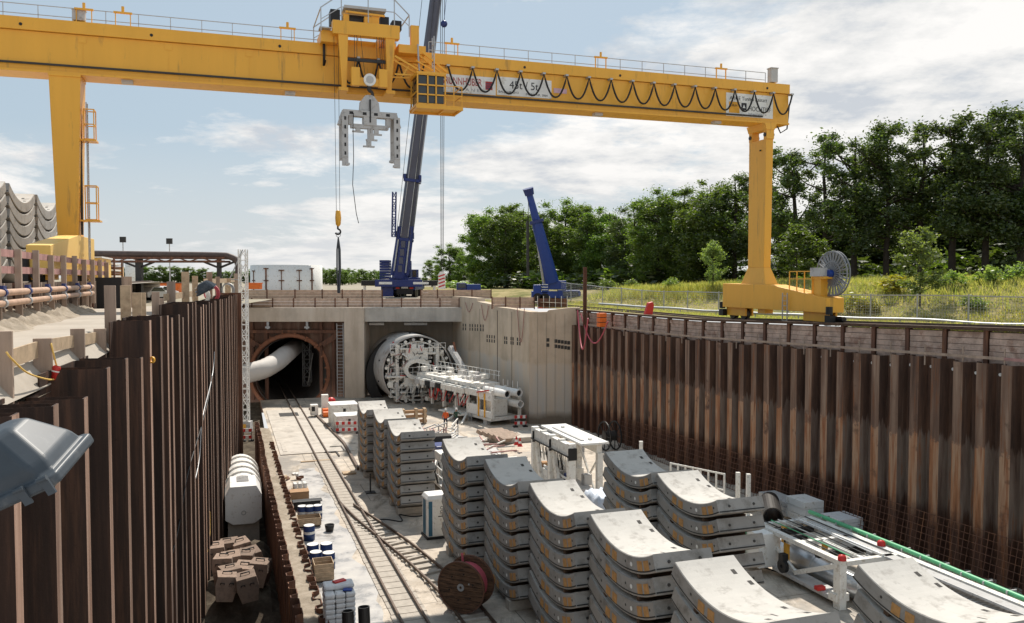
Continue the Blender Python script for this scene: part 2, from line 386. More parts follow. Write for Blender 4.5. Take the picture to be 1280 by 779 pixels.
def leaf_mat(name, c0, c1, trans=.45):
    m = bpy.data.materials.new(name); m.use_nodes = True; nt = m.node_tree; nt.nodes.remove(nt.nodes['Principled BSDF'])
    geo = nn(nt, 'ShaderNodeNewGeometry'); oi = nn(nt, 'ShaderNodeObjectInfo')
    ri = geo.outputs['Random Per Island']
    c = mix(nt, ri, c0, c1)
    hs = nn(nt, 'ShaderNodeHueSaturation'); nt.links.new(c, hs.inputs['Color']); nt.links.new(mrange(nt, oi.outputs['Random'], 0, 1, .75, 1.3), hs.inputs['Value']); nt.links.new(mrange(nt, oi.outputs['Random'], 0, 1, .488, .508), hs.inputs['Hue'])
    d = nn(nt, 'ShaderNodeBsdfDiffuse'); t = nn(nt, 'ShaderNodeBsdfTranslucent'); g = nn(nt, 'ShaderNodeBsdfGlossy'); g.inputs['Roughness'].default_value = .45
    nt.links.new(hs.outputs[0], d.inputs[0])
    tcol = mix(nt, 1.0, hs.outputs[0], (1.7, 1.8, .7), 'MULTIPLY'); nt.links.new(tcol, t.inputs[0])
    s = nn(nt, 'ShaderNodeMixShader'); s.inputs[0].default_value = trans; nt.links.new(d.outputs[0], s.inputs[1]); nt.links.new(t.outputs[0], s.inputs[2])
    s2 = nn(nt, 'ShaderNodeMixShader'); s2.inputs[0].default_value = .06; nt.links.new(s.outputs[0], s2.inputs[1]); nt.links.new(g.outputs[0], s2.inputs[2])
    nt.links.new(s2.outputs[0], nt.nodes['Material Output'].inputs[0]); return m
M['leaf'] = leaf_mat('tree_leaf', (.060, .105, .016), (.16, .235, .045), .5)
M['leafdark'] = leaf_mat('dark_tree_leaf', (.032, .056, .014), (.10, .135, .034), .42)
M['leafyoung'] = leaf_mat('young_tree_leaf', (.13, .19, .055), (.24, .30, .10), .48)
M['grassblade'] = leaf_mat('grass_blade', (.20, .24, .07), (.45, .39, .19), .5)
M['goldenrod'] = leaf_mat('yellow_flowering_weed', (.16, .19, .04), (.42, .34, .05), .35)

# ------------------------------------------------------------------ sky, sun, camera
SUN_EL, SUN_AZ = R(54), R(6)
def make_world():
    w = bpy.data.worlds.new('World'); scene.world = w; w.use_nodes = True; nt = w.node_tree
    bg = nt.nodes['Background']; bg.inputs['Strength'].default_value = .115
    sky = nn(nt, 'ShaderNodeTexSky', sky_type='NISHITA'); sky.sun_disc = False; sky.sun_elevation = SUN_EL; sky.sun_rotation = SUN_AZ
    sky.air_density = 1.0; sky.dust_density = 2.0; sky.ozone_density = 1.5
    tc = nn(nt, 'ShaderNodeTexCoord'); sx = nn(nt, 'ShaderNodeSeparateXYZ'); nt.links.new(tc.outputs['Generated'], sx.inputs[0])
    mz = nn(nt, 'ShaderNodeMath', operation='MAXIMUM'); nt.links.new(sx.outputs['Z'], mz.inputs[0]); mz.inputs[1].default_value = 0
    ad = nn(nt, 'ShaderNodeMath', operation='ADD'); nt.links.new(mz.outputs[0], ad.inputs[0]); ad.inputs[1].default_value = .16
    dv = []
    for k in ('X', 'Y'):
        d = nn(nt, 'ShaderNodeMath', operation='DIVIDE'); nt.links.new(sx.outputs[k], d.inputs[0]); nt.links.new(ad.outputs[0], d.inputs[1]); dv.append(d.outputs[0])
    cx = nn(nt, 'ShaderNodeCombineXYZ'); nt.links.new(dv[0], cx.inputs[0]); nt.links.new(dv[1], cx.inputs[1]); cx.inputs[2].default_value = 3.7
    n1 = nn(nt, 'ShaderNodeTexNoise'); nt.links.new(cx.outputs[0], n1.inputs['Vector']); n1.inputs['Scale'].default_value = CLOUD[0]; n1.inputs['Detail'].default_value = 12; n1.inputs['Roughness'].default_value = .64; n1.inputs['Distortion'].default_value = .2
    # slow swell so that clouds gather low and to the right of the view, as broad weather does
    e = nn(nt, 'ShaderNodeMath', operation='MULTIPLY_ADD'); nt.links.new(sx.outputs['X'], e.inputs[0]); e.inputs[1].default_value = .25; nt.links.new(n1.outputs['Fac'], e.inputs[2])
    e2 = nn(nt, 'ShaderNodeMath', operation='MULTIPLY_ADD'); nt.links.new(mz.outputs[0], e2.inputs[0]); e2.inputs[1].default_value = -.56; nt.links.new(e.outputs[0], e2.inputs[2])
    cov = mrange(nt, e2.outputs[0], CLOUD[1], CLOUD[2])
    n2 = noise(nt, cx.outputs[0], CLOUD[0] * 2.3, 10, .62)
    body = ramp(nt, n2, [(.38, (4.9, 5.2, 5.6)), (.47, (6.7, 6.7, 6.65)), (.57, (8.0, 7.85, 7.65))])
    pale = mix(nt, .8, sky.outputs[0], (3.7, 4.6, 5.3))
    out = mix(nt, cov, pale, body)
    hz = mrange(nt, mz.outputs[0], .0, .16, .6, .0)
    out = mix(nt, hz, out, (6.6, 6.55, 6.45))
    nt.links.new(out, bg.inputs['Color'])
CLOUD = (.95, .335, .43)
make_world()
sd = Vector((math.cos(SUN_EL) * math.sin(SUN_AZ), math.cos(SUN_EL) * math.cos(SUN_AZ), math.sin(SUN_EL)))
sl = bpy.data.lights.new('sun', 'SUN'); sl.energy = 5.0; sl.angle = R(.5); sl.color = (1, .93, .83)
so = bpy.data.objects.new('sun', sl); col.objects.link(so); so.rotation_euler = (-sd).to_track_quat('-Z', 'Y').to_euler(); so.location = (0, 0, 80)
cam = bpy.data.cameras.new('camera'); co = bpy.data.objects.new('camera', cam); col.objects.link(co)
cam.sensor_width = 36; cam.lens = 36 * FOC / 1280; cam.clip_start = .1; cam.clip_end = 6000
co.location = (0, 0, EYE); co.rotation_euler = (math.pi / 2 - PITCH, 0, 0)
scene.camera = co
scene.view_settings.view_transform = 'Standard'; scene.view_settings.look = 'None'
scene.view_settings.exposure = 0.13; scene.view_settings.gamma = 1.0
scene.render.engine = 'CYCLES'
scene.cycles.use_denoising = True
scene.cycles.max_bounces = 8

# ------------------------------------------------------------------ terrain
WX0, WY0 = 21.7, 35.6                          # a point on the foot of the right sheet pile wall
wd = Vector((-.3698, .9291)); wn = Vector((.9291, .3698))
def RW(s, w, z=0.0):                           # along / behind the right wall
    return Vector((WX0 + wd.x * s + wn.x * w, WY0 + wd.y * s + wn.y * w, z))
def rsw(X, Y): return ((X - WX0) * wd.x + (Y - WY0) * wd.y, (X - WX0) * wn.x + (Y - WY0) * wn.y)
def zrail(Y): return 10.5 + .7 * min(1, max(0, (59 - Y) / 23))
def zpile(Y): return 9.15 + .6 * min(1, max(0, (59 - Y) / 23))
FZ = ((33, 54), (15.9, 76), (8.0, 92))
def qf(X, Y): return (X - 33) * .79 + (Y - 54) * .614
def sstep(t): t = min(1, max(0, t)); return t * t * (3 - 2 * t)
def hnoise(x, y):
    return math.sin(x * .7 + 1.3 * math.sin(y * .31)) * math.cos(y * .53 + .7 * math.sin(x * .43)) * .5 + .3 * math.sin(x * 1.9 + y * 1.3)
def zright(X, Y):
    s, w = rsw(X, Y)
    base = zrail(Y)
    q = qf(X, Y)
    big = 2.9 if Y < 70 else 2.9 - 1.5 * sstep((Y - 70) / 45)
    h = base + (10.25 - base) * sstep((w - 4) / 6) + big * sstep((q - .8) / 10) + .14 * hnoise(X, Y) * sstep((w - 3) / 3)
    return h
ss = [-30 + 1.3 * i for i in range(0, 95)] + [95, 105, 120, 140]
ws = [.55, 1.2, 2.0] + [2.8 + 1.0 * i for i in range(0, 40)] + [45, 50, 60, 80, 120, 200, 400]
tb = MB(); vs = []; fs = []
for s_ in ss:
    for w_ in ws:
        p = RW(s_, w_); vs.append((p.x, p.y, zright(p.x, p.y)))
nw = len(ws)
for i in range(len(ss) - 1):
    for j in range(nw - 1):
        fs.append((i * nw + j, i * nw + j + 1, (i + 1) * nw + j + 1, (i + 1) * nw + j))
tb.add(vs, fs, 0, True)
struct('grass_bank', tb, M['turf'])
# the site ground: one sheet round the pit out to the horizon
gz = 11.05
g = MB()
def vl(u): return -2.3 + .07 * (u - 22.5)      # left sheet pile wall line
EWY = 94.0
pl0 = W(-40, vl(-40) - 1.1); pl1 = W(12, vl(12) - 1.1); plF = W(75.5, vl(75.5) - 1.0)
pf = Vector((-27.2, EWY + 5, 0)); pr = RW(58, .55)
def gq(*pts): g.add([(p[0], p[1], gz) for p in pts], [tuple(range(len(pts)))])
gq((-3000, -300), (pl0.x, -300), (pl0.x, pl0.y), (pl1.x, pl1.y), (plF.x, plF.y), (-27.2, EWY + 2.5), (-3000, EWY + 2.5))
gq((-3000, EWY + 2.5), (-27.2, EWY + 2.5), (-4, EWY + 2.5), (2.5, EWY - 10), (6.0, 78.8), (pr.x, pr.y), tuple(RW(60, 0.55))[:2], tuple(RW(140, .55))[:2], (-3000, 3000))
gq(tuple(RW(140, .55))[:2], tuple(RW(140, 400))[:2], (3000, 3000), (-3000, 3000))
struct('ground', g, M['ground'])
soil_dark = soil_mat('shade_dark_soil', [(.3, (.05, .04, .03)), (.5, (.09, .072, .055)), (.66, (.16, .135, .10)), (.78, (.26, .22, .17))])  # trench soil, the deep shade put into its dark colour
# the pit floor
f = MB()
a, b_, c_, d_ = W(-8, 3.6), W(96, 3.6), W(96, 45), W(-8, 45)
f.add([(p.x, p.y, 0) for p in (a, b_, c_, d_)], [(0, 1, 2, 3)])
struct('pit_floor', f, M['floor'])
f = MB(); pts = [W(-8, -8, -2.6), W(75, -6, -2.6), W(75, 2.6, -2.6), W(-8, 2.6, -2.6)]
f.add(pts, [(0, 3, 2, 1)])
f.add([W(75, -6, -2.6), W(96, -6, -.2), W(96, 3.6, -.2), W(75, 3.6, -2.6)], [(0, 3, 2, 1)])
struct('trench_floor', f, soil_dark)
# dirt strip between the two low sheet pile rows
f = MB(); vs = []; fs = []
N = 150
for i in range(N):
    u = -8 + i * .56
    for j, v in enumerate((2.62, 2.85, 3.1, 3.35, 3.58)):
        vs.append(W(u, v, .42 + .12 * hnoise(u * 2.1, v * 7) + .08 * rnd.random()))
for i in range(N - 1):
    for j in range(4): fs.append((i * 5 + j, i * 5 + j + 1, i * 5 + j + 6, i * 5 + j + 5))
f.add(vs, fs, 0, True); struct('dirt_strip', f, M['soil'])
# wet slurry lane beside the track and the pale work slab before the portal
f = MB(); vs = []; fs = []
for i in range(60):
    u = 18 + i * .72
    e0 = 3.75 + .12 * math.sin(u * 1.7); e1 = 6.05 + .25 * math.sin(u * .9) + .15 * math.sin(u * 2.3)
    if u > 44: e0 += (u - 44) * .06
    vs += [W(u, e0, .004), W(u, e1, .004)]
for i in range(59): fs.append((2 * i, 2 * i + 1, 2 * i + 3, 2 * i + 2))
f.add(vs, fs); struct('wet_slurry_lane', f, M['wet'])
f = MB(); f.bb(3.9, 9.4, 65.5, 88, .002, .06)
o = f.build('work_slab', M['cementdust'], rotz=AX); o['kind'] = 'structure'
# left road, embankment and spoil
f = MB(); f.add([W(u_, v_ if isinstance(v_, float) else v_(u_), z_) for u_, zr_ in ((-20, 12.0), (20, 12.0), (44, 12.0), (52, 11.8), (62, 11.45), (76, 11.12)) for v_, z_ in ((-6.3, zr_), (lambda u: vl(u) - 1.75, zr_), (lambda u: vl(u) - 1.08, (11.2 if u_ < 26 else zr_ - .1)))], [(3 * i + j, 3 * i + j + 1, 3 * i + j + 4, 3 * i + j + 3) for i in range(5) for j in range(2)])
struct('site_road', f, M['road'])
f = MB(); f.add([W(-30, -6.35, 13.05), W(96, -6.35, 13.05), W(96, -80, 13.05), W(-30, -80, 13.05)], [(3, 2, 1, 0)])
f.add([W(96, -6.35, 13.05), W(120, -8, 11.0), W(120, -80, 11.0), W(96, -80, 13.05)], [(3, 2, 1, 0)])
struct('embankment', f, M['road'])
f = MB(); vs = []; fs = []; nj = 9
for i in range(90):
    u = 10 + i * .42
    wdt = 1.05 + .40 * hnoise(u * .8, 3) - max(0, (u - 40)) * .12
    wdt = max(.15, wdt)
    for j in range(nj):
        t = j / (nj - 1)
        zq = 12.0 if u < 44 else 12.0 - (u - 44) * .035
        z = zq + (1 - t) ** 1.3 * (.62 if u < 38 else max(.08, .62 - (u - 38) * .07)) + .16 * (hnoise(u * 4.1, t * 9) + .6 * (rnd.random() - .5)) * math.sin(math.pi * min(1, t * 1.0)) - .02
        vs.append(W(u, -6.32 + wdt * t, z if j < nj - 1 else zq - .05))
for i in range(89):
    for j in range(nj - 1): fs.append((i * nj + j, i * nj + j + 1, (i + 1) * nj + j + 1, (i + 1) * nj + j))
f.add(vs, fs, 0, False); struct('spoil_heap', f, M['soil'])
# ------------------------------------------------------------------ lettering
def text_mesh(s, size, m, parent, loc, rot=(math.pi / 2, 0, 0), align='LEFT', width=None, name='lettering', ext=.004):
    cu = bpy.data.curves.new(name, 'FONT'); cu.body = s; cu.size = size; cu.align_x = align; cu.extrude = ext
    to = bpy.data.objects.new(name, cu); col.objects.link(to)
    bpy.context.view_layer.update()
    dg = bpy.context.evaluated_depsgraph_get()
    me = bpy.data.meshes.new_from_object(to.evaluated_get(dg)); me.name = name
    bpy.data.objects.remove(to); bpy.data.curves.remove(cu)
    me.materials.clear(); me.materials.append(m)
    o = bpy.data.objects.new(name, me); col.objects.link(o); o.parent = parent; o.location = loc; o.rotation_euler = rot
    if width:
        w = max(v.co.x for v in me.vertices) - min(v.co.x for v in me.vertices)
        if w > 0: o.scale = (width / w, 1, 1)
    return o

# ------------------------------------------------------------------ yellow gantry crane
GU, GV, GZ = 46.9, -7.2, 13.1
GO = W(GU, GV, GZ); SPAN = 40.5; RZ = 10.62
crane = thing('gantry_crane', 'huge yellow gantry crane spanning the whole pit on two legs', 'gantry crane', GO, AX)
def S(px, y=-.7):                 # metres along the girder seen at a picture column
    k = (px - 640) / FOC; ox = GO.x - SA * y; oy = GO.y + CA * y
    return (k * oy - ox) / (CA - k * SA)
def GZc(px, py, y=-.7):           # height (local) of a picture point on the girder face
    s = S(px, y); D = GO.y + CA * y + SA * s
    return Q(px, py, D).z - GZ
zb, zt = 23.4 - GZ, 25.98 - GZ
S0, S1 = -9.0, S(983)
g = MB()
g.bb(S0, S1, -.65, .75, zb + .12, zt - .62)
g.bb(S0, S1, -.78, .85, zt - .60, zt, 0)
g.bb(S0, S1, -.76, .84, zb, zb + .11, 0)
for i in range(13): 
    s_ = S0 + 2 + i * 3.9
    g.bb(s_, s_ + .03, -.66, -.65, zb + .12, zt - .62, 0); g.bb(s_ - .16, s_ + .19, -.672, -.66, zt - 1.0, zt - .64, 0); g.bb(s_ - .16, s_ + .19, -.672, -.66, zb + .13, zb + .33, 0)
gird = g.build('girder', [M['yellow']], crane, bev=.015)
g = MB(); g.bb(S0, S(950), -.80, -.70, zb + .36, zb + .45, 0); g.build('conductor_rail', M['darkrail'], gird)
g = MB()
for px in (34, 195, 353, 655, 773, 955):
    s_ = S(px); g.tube((s_, -.80, zt - .36), (s_, -.70, zt - .36), .075, n=12)
g.build('lifting_eye', M['black'], gird)
g = MB(); g.bb(S0 + .1, S1 - .1, -.15, .15, zt + .0, zt + .12); g.build('trolley_rail', M['darkrail'], gird)
# hand rail on top
def handrail(mb, s0, s1, y, z, h=1.05, step=1.45, r=.022):
    n = max(1, int((s1 - s0) / step))
    for i in range(n + 1):
        s_ = s0 + (s1 - s0) * i / n
        mb.bar((s_, y, z), (s_, y, z + h), .035, .035)
    for k in (1.0, .55, .12): mb.bar((s0, y, z + h * k), (s1, y, z + h * k), .035, .035)
h = MB(); handrail(h, S0, S(407), .8, zt); handrail(h, S(545), S1 - .75, .8, zt)
h.build('handrail', M['galv'], gird)
h = MB()
for px in (112, 160, 363, 566, 750, 899):
    s_ = S(px); h.bb(s_ - .36, s_ - .32, -.7, -.62, zt, zt + .62); h.bb(s_ + .32, s_ + .36, -.7, -.62, zt, zt + .62); h.bb(s_ - .42, s_ + .42, -.74, -.6, zt + .60, zt + .68)
    h.tube((s_, -.66, zt + .68), (s_, -.66, zt + .95), .07, n=8)
h.build('lamp_bracket', M['yellow'], gird)
for px, w_ in ((105, .55), (966, .5)):
    s_ = S(px); h = MB(); h.bb(s_ - w_ / 2, s_ + w_ / 2, -.6, -.2, zt + .12, zt + (.62 if px < 200 else 1.0)); h.bb(s_ - w_ / 2 - .04, s_ + w_ / 2 + .04, -.64, -.16, zt + (.62 if px < 200 else 1.0), zt + (.66 if px < 200 else 1.05))
    h.build('control_cabinet', M['greysteel'], gird)
for px in (163, 366, 750, 898):
    s_ = S(px); h = MB(); h.bb(s_ - .26, s_ + .26, -.45, -.05, zb - .16, zb - .002); h.build('floodlight', M['greysteel'], gird)
# festoon cable
pts = []
hang = []
s_ = S1 + .02; step = 1.43
while s_ > S(548): hang.append(s_); s_ -= step
hang2 = [S(449), S(474)]
zh = zt - .66
def loop(sa, sb, sag, n=12):
    out = []
    for i in range(n + 1):
        t = i / n; x = 2 * t - 1
        out.append((sa + (sb - sa) * t, -1.0, zh - .05 - sag * (1 - abs(x) ** 2.2)))
    return out
c = MB()
allp = []
for a_, b2 in zip(hang[:-1], hang[1:]): allp += loop(a_, b2, 1.28)[:-1]
allp.append((hang[-1], -1.0, zh - .05)); c.path(allp, .055, 6)
ex = [S(427), S(449), S(474), S(499), S(530)]
for a_, b2 in zip(ex[:-1], ex[1:]): c.path(loop(a_, b2, 1.35 if a_ != ex[2] else 1.2), .055, 6)
c.path([(S(407), -1.0, zt - .1), (S(407), -1.05, zt - .7), (S(406.5), -1.05, zt - 1.25), (S(408), -1.05, zt - .95)], .07, 6)
c.path([(S1 + .02, -1., zh - .05), (S1 + .1, -.6, zh - .7), (S1 + .1, -.4, zb - .2), (S1 - .25, -.2, zb - .45), (S1 - .4, 0, zb + .1)], .05, 6)
c.path([(S1 - .9, -.2, zb), (S1 - .8, -.2, zb - .8), (S1 - 1.3, -.3, zb - 1.5), (S1 - 1.9, -.3, zb - 1.7)], .05, 6)
c.build('festoon_cable', M['black'], gird)
c = MB()
for s_ in hang + ex[1:3]: c.bb(s_ - .09, s_ + .09, -1.06, -.68, zh - .06, zh + .04)
c.build('cable_hanger', M['galv'], gird)
# signs on the girder
def sign(px0, py0, px1, py1, name='sign'):
    s0, s1 = S(px0), S(px1); zc0 = GZc(px0, py1); zc1 = GZc(px0, py0)
    m = MB(); m.bb(s0, s1, -.685, -.652, zc0, zc1)
    return m.build(name, M['whiteclean'], gird), s0, s1, zc0, zc1
TXR = mat('red_lettering', (.42, .045, .04), .5); TXK = mat('black_lettering', (.02, .02, .025), .5); TXG = mat('grey_lettering', (.30, .30, .32), .5)
o, s0, s1, z0, z1 = sign(549, 91.5, 620, 114)
text_mesh('BRUNNHUBER', .58, TXR, o, (s0 + .15, -.689, z0 + .45), width=(s1 - s0) * .70)
text_mesh('K R A N E', .24, TXG, o, (s0 + .95, -.689, z0 + .12), width=(s1 - s0) * .42)
m = MB(); m.bb(s1 - .62, s1 - .2, -.692, -.686, z0 + .28, z0 + .75); m.build('emblem', TXR, o)
m = MB()
for k in range(3):
    m.bb(s1 - .58, s1 - .24, -.697, -.693, z0 + .35 + k * .12, z0 + .40 + k * .12)
m.build('emblem_bar', mat('dark_blue_mark', (.05, .06, .14), .5), o)
o, s0, s1, z0, z1 = sign(621.5, 95.5, 689, 118.5)
text_mesh('45t / 5t', .62, TXK, o, (s0 + .75, -.689, z0 + .42), width=(s1 - s0) * .53)
text_mesh('BAUJAHR 2013', .17, TXK, o, (s0 + .08, -.689, z0 + .14), width=(s1 - s0) * .36)
text_mesh('FABRIK NR. 2864', .17, TXK, o, (s0 + 1.75, -.689, z0 + .10), width=(s1 - s0) * .40)
m = MB(); m.bb(S(692), S(708), -.675, -.652, GZc(692, 116), GZc(692, 110)); m.build('sticker', mat('pale_pink_sticker', (.62, .40, .46), .5), gird)
o, s0, s1, z0, z1 = sign(905.5, 115.5, 963.5, 144.5)
wd_ = s1 - s0; hg = z1 - z0
text_mesh('ARGE Tunnel Rastatt', .33, TXK, o, (s0 + .25, -.689, z1 - .42), width=wd_ * .80)
m = MB(); m.bb(s0 + .2, s0 + wd_ * .28, -.693, -.686, z0 + .2, z1 - .55); m.build('emblem', mat('yellow_logo', (.75, .36, .03), .5), o)
text_mesh('Z\u00dcBLIN', .2, TXK, o, (s0 + .24, -.697, z0 + hg * .42), width=wd_ * .16)
m = MB(); m.bb(s0 + wd_ * .32, s0 + wd_ * .43, -.693, -.686, z0 + .42, z0 + .87); m.build('emblem', TXK, o)
m = MB(); m.add([(s0 + wd_ * .345, -.697, z0 + .55), (s0 + wd_ * .405, -.697, z0 + .55), (s0 + wd_ * .375, -.697, z0 + .78)], [(0, 1, 2)]); m.build('emblem_mark', M['whiteclean'], o)
text_mesh('HOCHTIEF', .42, TXK, o, (s0 + wd_ * .47, -.689, z0 + .40), width=wd_ * .47)
text_mesh('Infrastructure', .16, TXG, o, (s0 + wd_ * .47, -.689, z0 + .17), width=wd_ * .38)

# left leg (rigid, tapering) on its bogie
def frustum(mb, x0, x1, y0, y1, z0, X0, X1, Y0, Y1, z1, mi=0):
    mb.add([(x0, y0, z0), (x1, y0, z0), (x1, y1, z0), (x0, y1, z0), (X0, Y0, z1), (X1, Y0, z1), (X1, Y1, z1), (X0, Y1, z1)],
           [(3, 2, 1, 0), (4, 5, 6, 7), (0, 1, 5, 4), (1, 2, 6, 5), (2, 3, 7, 6), (3, 0, 4, 7)], mi)
def bogie_profile(zr0, top, near, bot, y0=-9.2): return [(y0, near), (-1.9, top), (3.4, top + .05), (3.4, bot), (y0, bot)]
lz = 2.42
l = MB(); frustum(l, -.46, .46, -.75, .95, lz, -.70, .70, -.75, .85, zb)
l.bb(-.72, .72, -.8, .9, zb - .12, zb - .003)
leg = l.build('support_leg', M['yellow'], crane, bev=.02); leg['label'] = 'left tapering leg with a caged ladder'
l = MB(); l.tube((.56, -.2, lz + .1), (.60, -.2, zb - .1), .06, n=6); l.path([(.35, -.8, lz), (.42, -.85, lz - 1.2), (.42, -.9, lz - 3)], .08, 6)
l.build('cable_conduit', M['darkrail'], leg)
def ladder(mb, x, y, z0, z1, w=.42):
    mb.bar((x, y - w / 2, z0), (x, y - w / 2, z1), .05, .05); mb.bar((x, y + w / 2, z0), (x, y + w / 2, z1), .05, .05)
    n = int((z1 - z0) / .3)
    for i in range(n): mb.bar((x, y - w / 2, z0 + .15 + i * .3), (x, y + w / 2, z0 + .15 + i * .3), .03, .03)
def cage(mb, x0, x1, y, z0, z1, w=.7):
    for xx in (x0, x1):
        for yy in (y - w / 2, y + w / 2): mb.bar((xx, yy, z0), (xx, yy, z1), .05, .05)
    n = max(2, int((z1 - z0) / .9))
    for i in range(n + 1):
        z = z0 + (z1 - z0) * i / n
        for yy in (y - w / 2, y + w / 2): mb.bar((x0, yy, z), (x1, yy, z), .05, .05)
        for xx in (x0, x1): mb.bar((xx, y - w / 2, z), (xx, y + w / 2, z), .05, .05)
l = MB(); ladder(l, .85, 0, 1.2, zb - 1.2); l.build('ladder', M['galv'], leg)
l = MB()
za, zc = GZc(112, 275, 0), GZc(112, 233, 0); cage(l, .75, 1.25, 0, za, zc); l.bb(.5, 1.4, -.45, .45, za - .1, za - .02)
za, zc = GZc(112, 175, 0), GZc(112, 138, 0); cage(l, .75, 1.2, 0, za, zc); l.bb(.5, 1.3, -.45, .45, za - .1, za - .02)
l.build('ladder_cage', M['yellow'], leg)
def bogie(x, zrail_l, parent, material, hw=.62, y0=-9.2):
    b = MB(); t = zrail_l + 2.42
    prof = bogie_profile(zrail_l, t, t - .72, zrail_l + (.85 if y0 > -8 else .5), y0)
    b.prism([(p[0], p[1]) for p in prof], (x - hw / 1, 0, 0), (0, 1, 0), (0, 0, 1), (2 * hw, 0, 0))
    bo = b.build('bogie', material, parent, bev=.02)
    b = MB()
    for yy in (y0 + .6, y0 + 2.0, 1.6, 2.9):
        b.tube((x - .16, yy, zrail_l + .42), (x + .16, yy, zrail_l + .42), .36, n=18)
    b.build('wheel', M['darkrail'], bo)
    b = MB()
    for yy in (y0 + 1.3, 2.25):
        b.bb(x - .32, x - .2, yy - 1.1, yy + 1.1, zrail_l + .3, zrail_l + .86); b.bb(x + .2, x + .32, yy - 1.1, yy + 1.1, zrail_l + .3, zrail_l + .86)
    for yy in (-5.6, -.6): b.bb(x - .3, x + .3, yy - .4, yy + .4, zrail_l + .55, zrail_l + .86)
    b.build('wheel_box', M['yellow'], bo)
    b = MB()
    for yy in (y0 - .1, 3.6): b.tube((x - .5, yy, zrail_l + .75), (x - .5, yy, zrail_l + 1.2), .2, n=10); b.bb(x - .65, x - .3, yy - .3, yy + .2, zrail_l + .25, zrail_l + .7)
    b.tube((x, y0 - .1, zrail_l + .5), (x, y0 - .75, zrail_l + .5), .16, n=10)
    b.build('drive_motor', M['black'], bo)
    return bo
bl = bogie(.18, 0.0, crane, M['paleyellow'], .44, -8.8); bl['label'] = 'left pale yellow bogie beam'  # left bogie in a paler yellow than the leg
br_ = bogie(SPAN, RZ - GZ, crane, M['yellow'], .62, -7.2); br_['label'] = 'right yellow bogie beam with cable reel'
# right leg (slim pendulum leg on pins)
rz0 = RZ - GZ + 2.44
l = MB(); frustum(l, SPAN - .26, SPAN + .26, -.75, 1.0, rz0 + 1.1, SPAN - .27, SPAN + .27, -.85, 1.0, zb - 1.0)
frustum(l, SPAN - .5, SPAN + .5, -1.25, 1.45, rz0 - .02, SPAN - .26, SPAN + .26, -.75, 1.0, rz0 + 1.1)
l.bb(SPAN - .55, SPAN + .55, -1.35, 1.55, rz0 - .06, rz0 + .02)
rleg = l.build('support_leg', M['yellow'], crane, bev=.02); rleg['label'] = 'right slim leg pinned under the girder'
l = MB(); frustum(l, SPAN - .3, SPAN + .3, -.95, 1.05, zb - .42, SPAN - .45, SPAN + .45, -.95, 1.05, zb - .005)
for yy in (-.75, .85): l.bb(SPAN - .28, SPAN + .28, yy - .16, yy + .16, zb - 1.0, zb - .41)
l.build('pin_bracket', M['yellow'], rleg)
l = MB()
for yy in (-.75, .85): l.tube((SPAN - .34, yy, zb - .72), (SPAN + .34, yy, zb - .72), .13, n=12)
l.build('pin', M['darkrail'], rleg)
l = MB()
ladder(l, SPAN - .75, -3.6, RZ - GZ + .1, rz0 - .5, .45); l.build('ladder', M['galv'], br_)
# cable reel on the near end of the right bogie
ry, rzc, rr = -6.85, 13.72 - GZ, 1.3
reel = MB()
for k in range(26):
    q = 2 * math.pi * k / 26; dy, dz = math.cos(q), math.sin(q)
    for xx in (-.09, .09):
        reel.bar((SPAN + .1 + xx, ry + .25 * dy, rzc + .25 * dz), (SPAN + .1 + xx, ry + rr * dy, rzc + rr * dz), .05, .085, up=(1, 0, 0))
for xx in (-.1, .1):
    reel.lathe([(rr - .05, -.025), (rr + .03, -.025), (rr + .03, .025), (rr - .05, .025)], (SPAN + .1 + xx, ry, rzc), (1, 0, 0), 40, closed=True)
    reel.lathe([(.68, -.02), (.74, -.02), (.74, .02), (.68, .02)], (SPAN + .1 + xx, ry, rzc), (1, 0, 0), 30, closed=True)
ro = reel.build('cable_reel', M['reelsteel'], crane)
b = MB(); b.tube((SPAN - .28, ry, rzc), (SPAN + .3, ry, rzc), .22, n=16); b.build('hub', M['blue2'], ro)
b = MB(); b.bb(SPAN - .75, SPAN - .25, ry + .05, ry + .95, rzc - .15, rzc + .35); b.build('drive_box', M['greysteel'], ro)
b = MB(); b.bb(SPAN - .5, SPAN - .0, ry + .3, ry + 1.0, RZ - GZ + 1.7, rzc - .2); b.bb(SPAN - .55, SPAN + .1, ry - .1, ry + 1.1, rzc - .3, rzc - .16)
b.build('reel_stand', M['yellow'], ro)
b = MB()
for yy in (ry + 1.0, ry + 1.7, ry + 2.4, ry + 3.1):
    b.bar((SPAN - .55, yy, RZ - GZ + 1.75), (SPAN - .55, yy, rzc + .15), .05, .05)
for zz in (rzc + .15, rzc - .3): b.bar((SPAN - .55, ry + 1.0, zz), (SPAN - .55, ry + 3.1, zz), .05, .05); b.bar((SPAN + .4, ry + 1.0, zz), (SPAN + .4, ry + 3.1, zz), .05, .05); b.bar((SPAN - .55, ry + 3.1, zz), (SPAN + .4, ry + 3.1, zz), .05, .05)
b.bb(SPAN - .6, SPAN + .45, ry + .9, ry + 3.2, RZ - GZ + 1.7, RZ - GZ + 1.95)
b.build('service_platform', M['yellow'], ro)

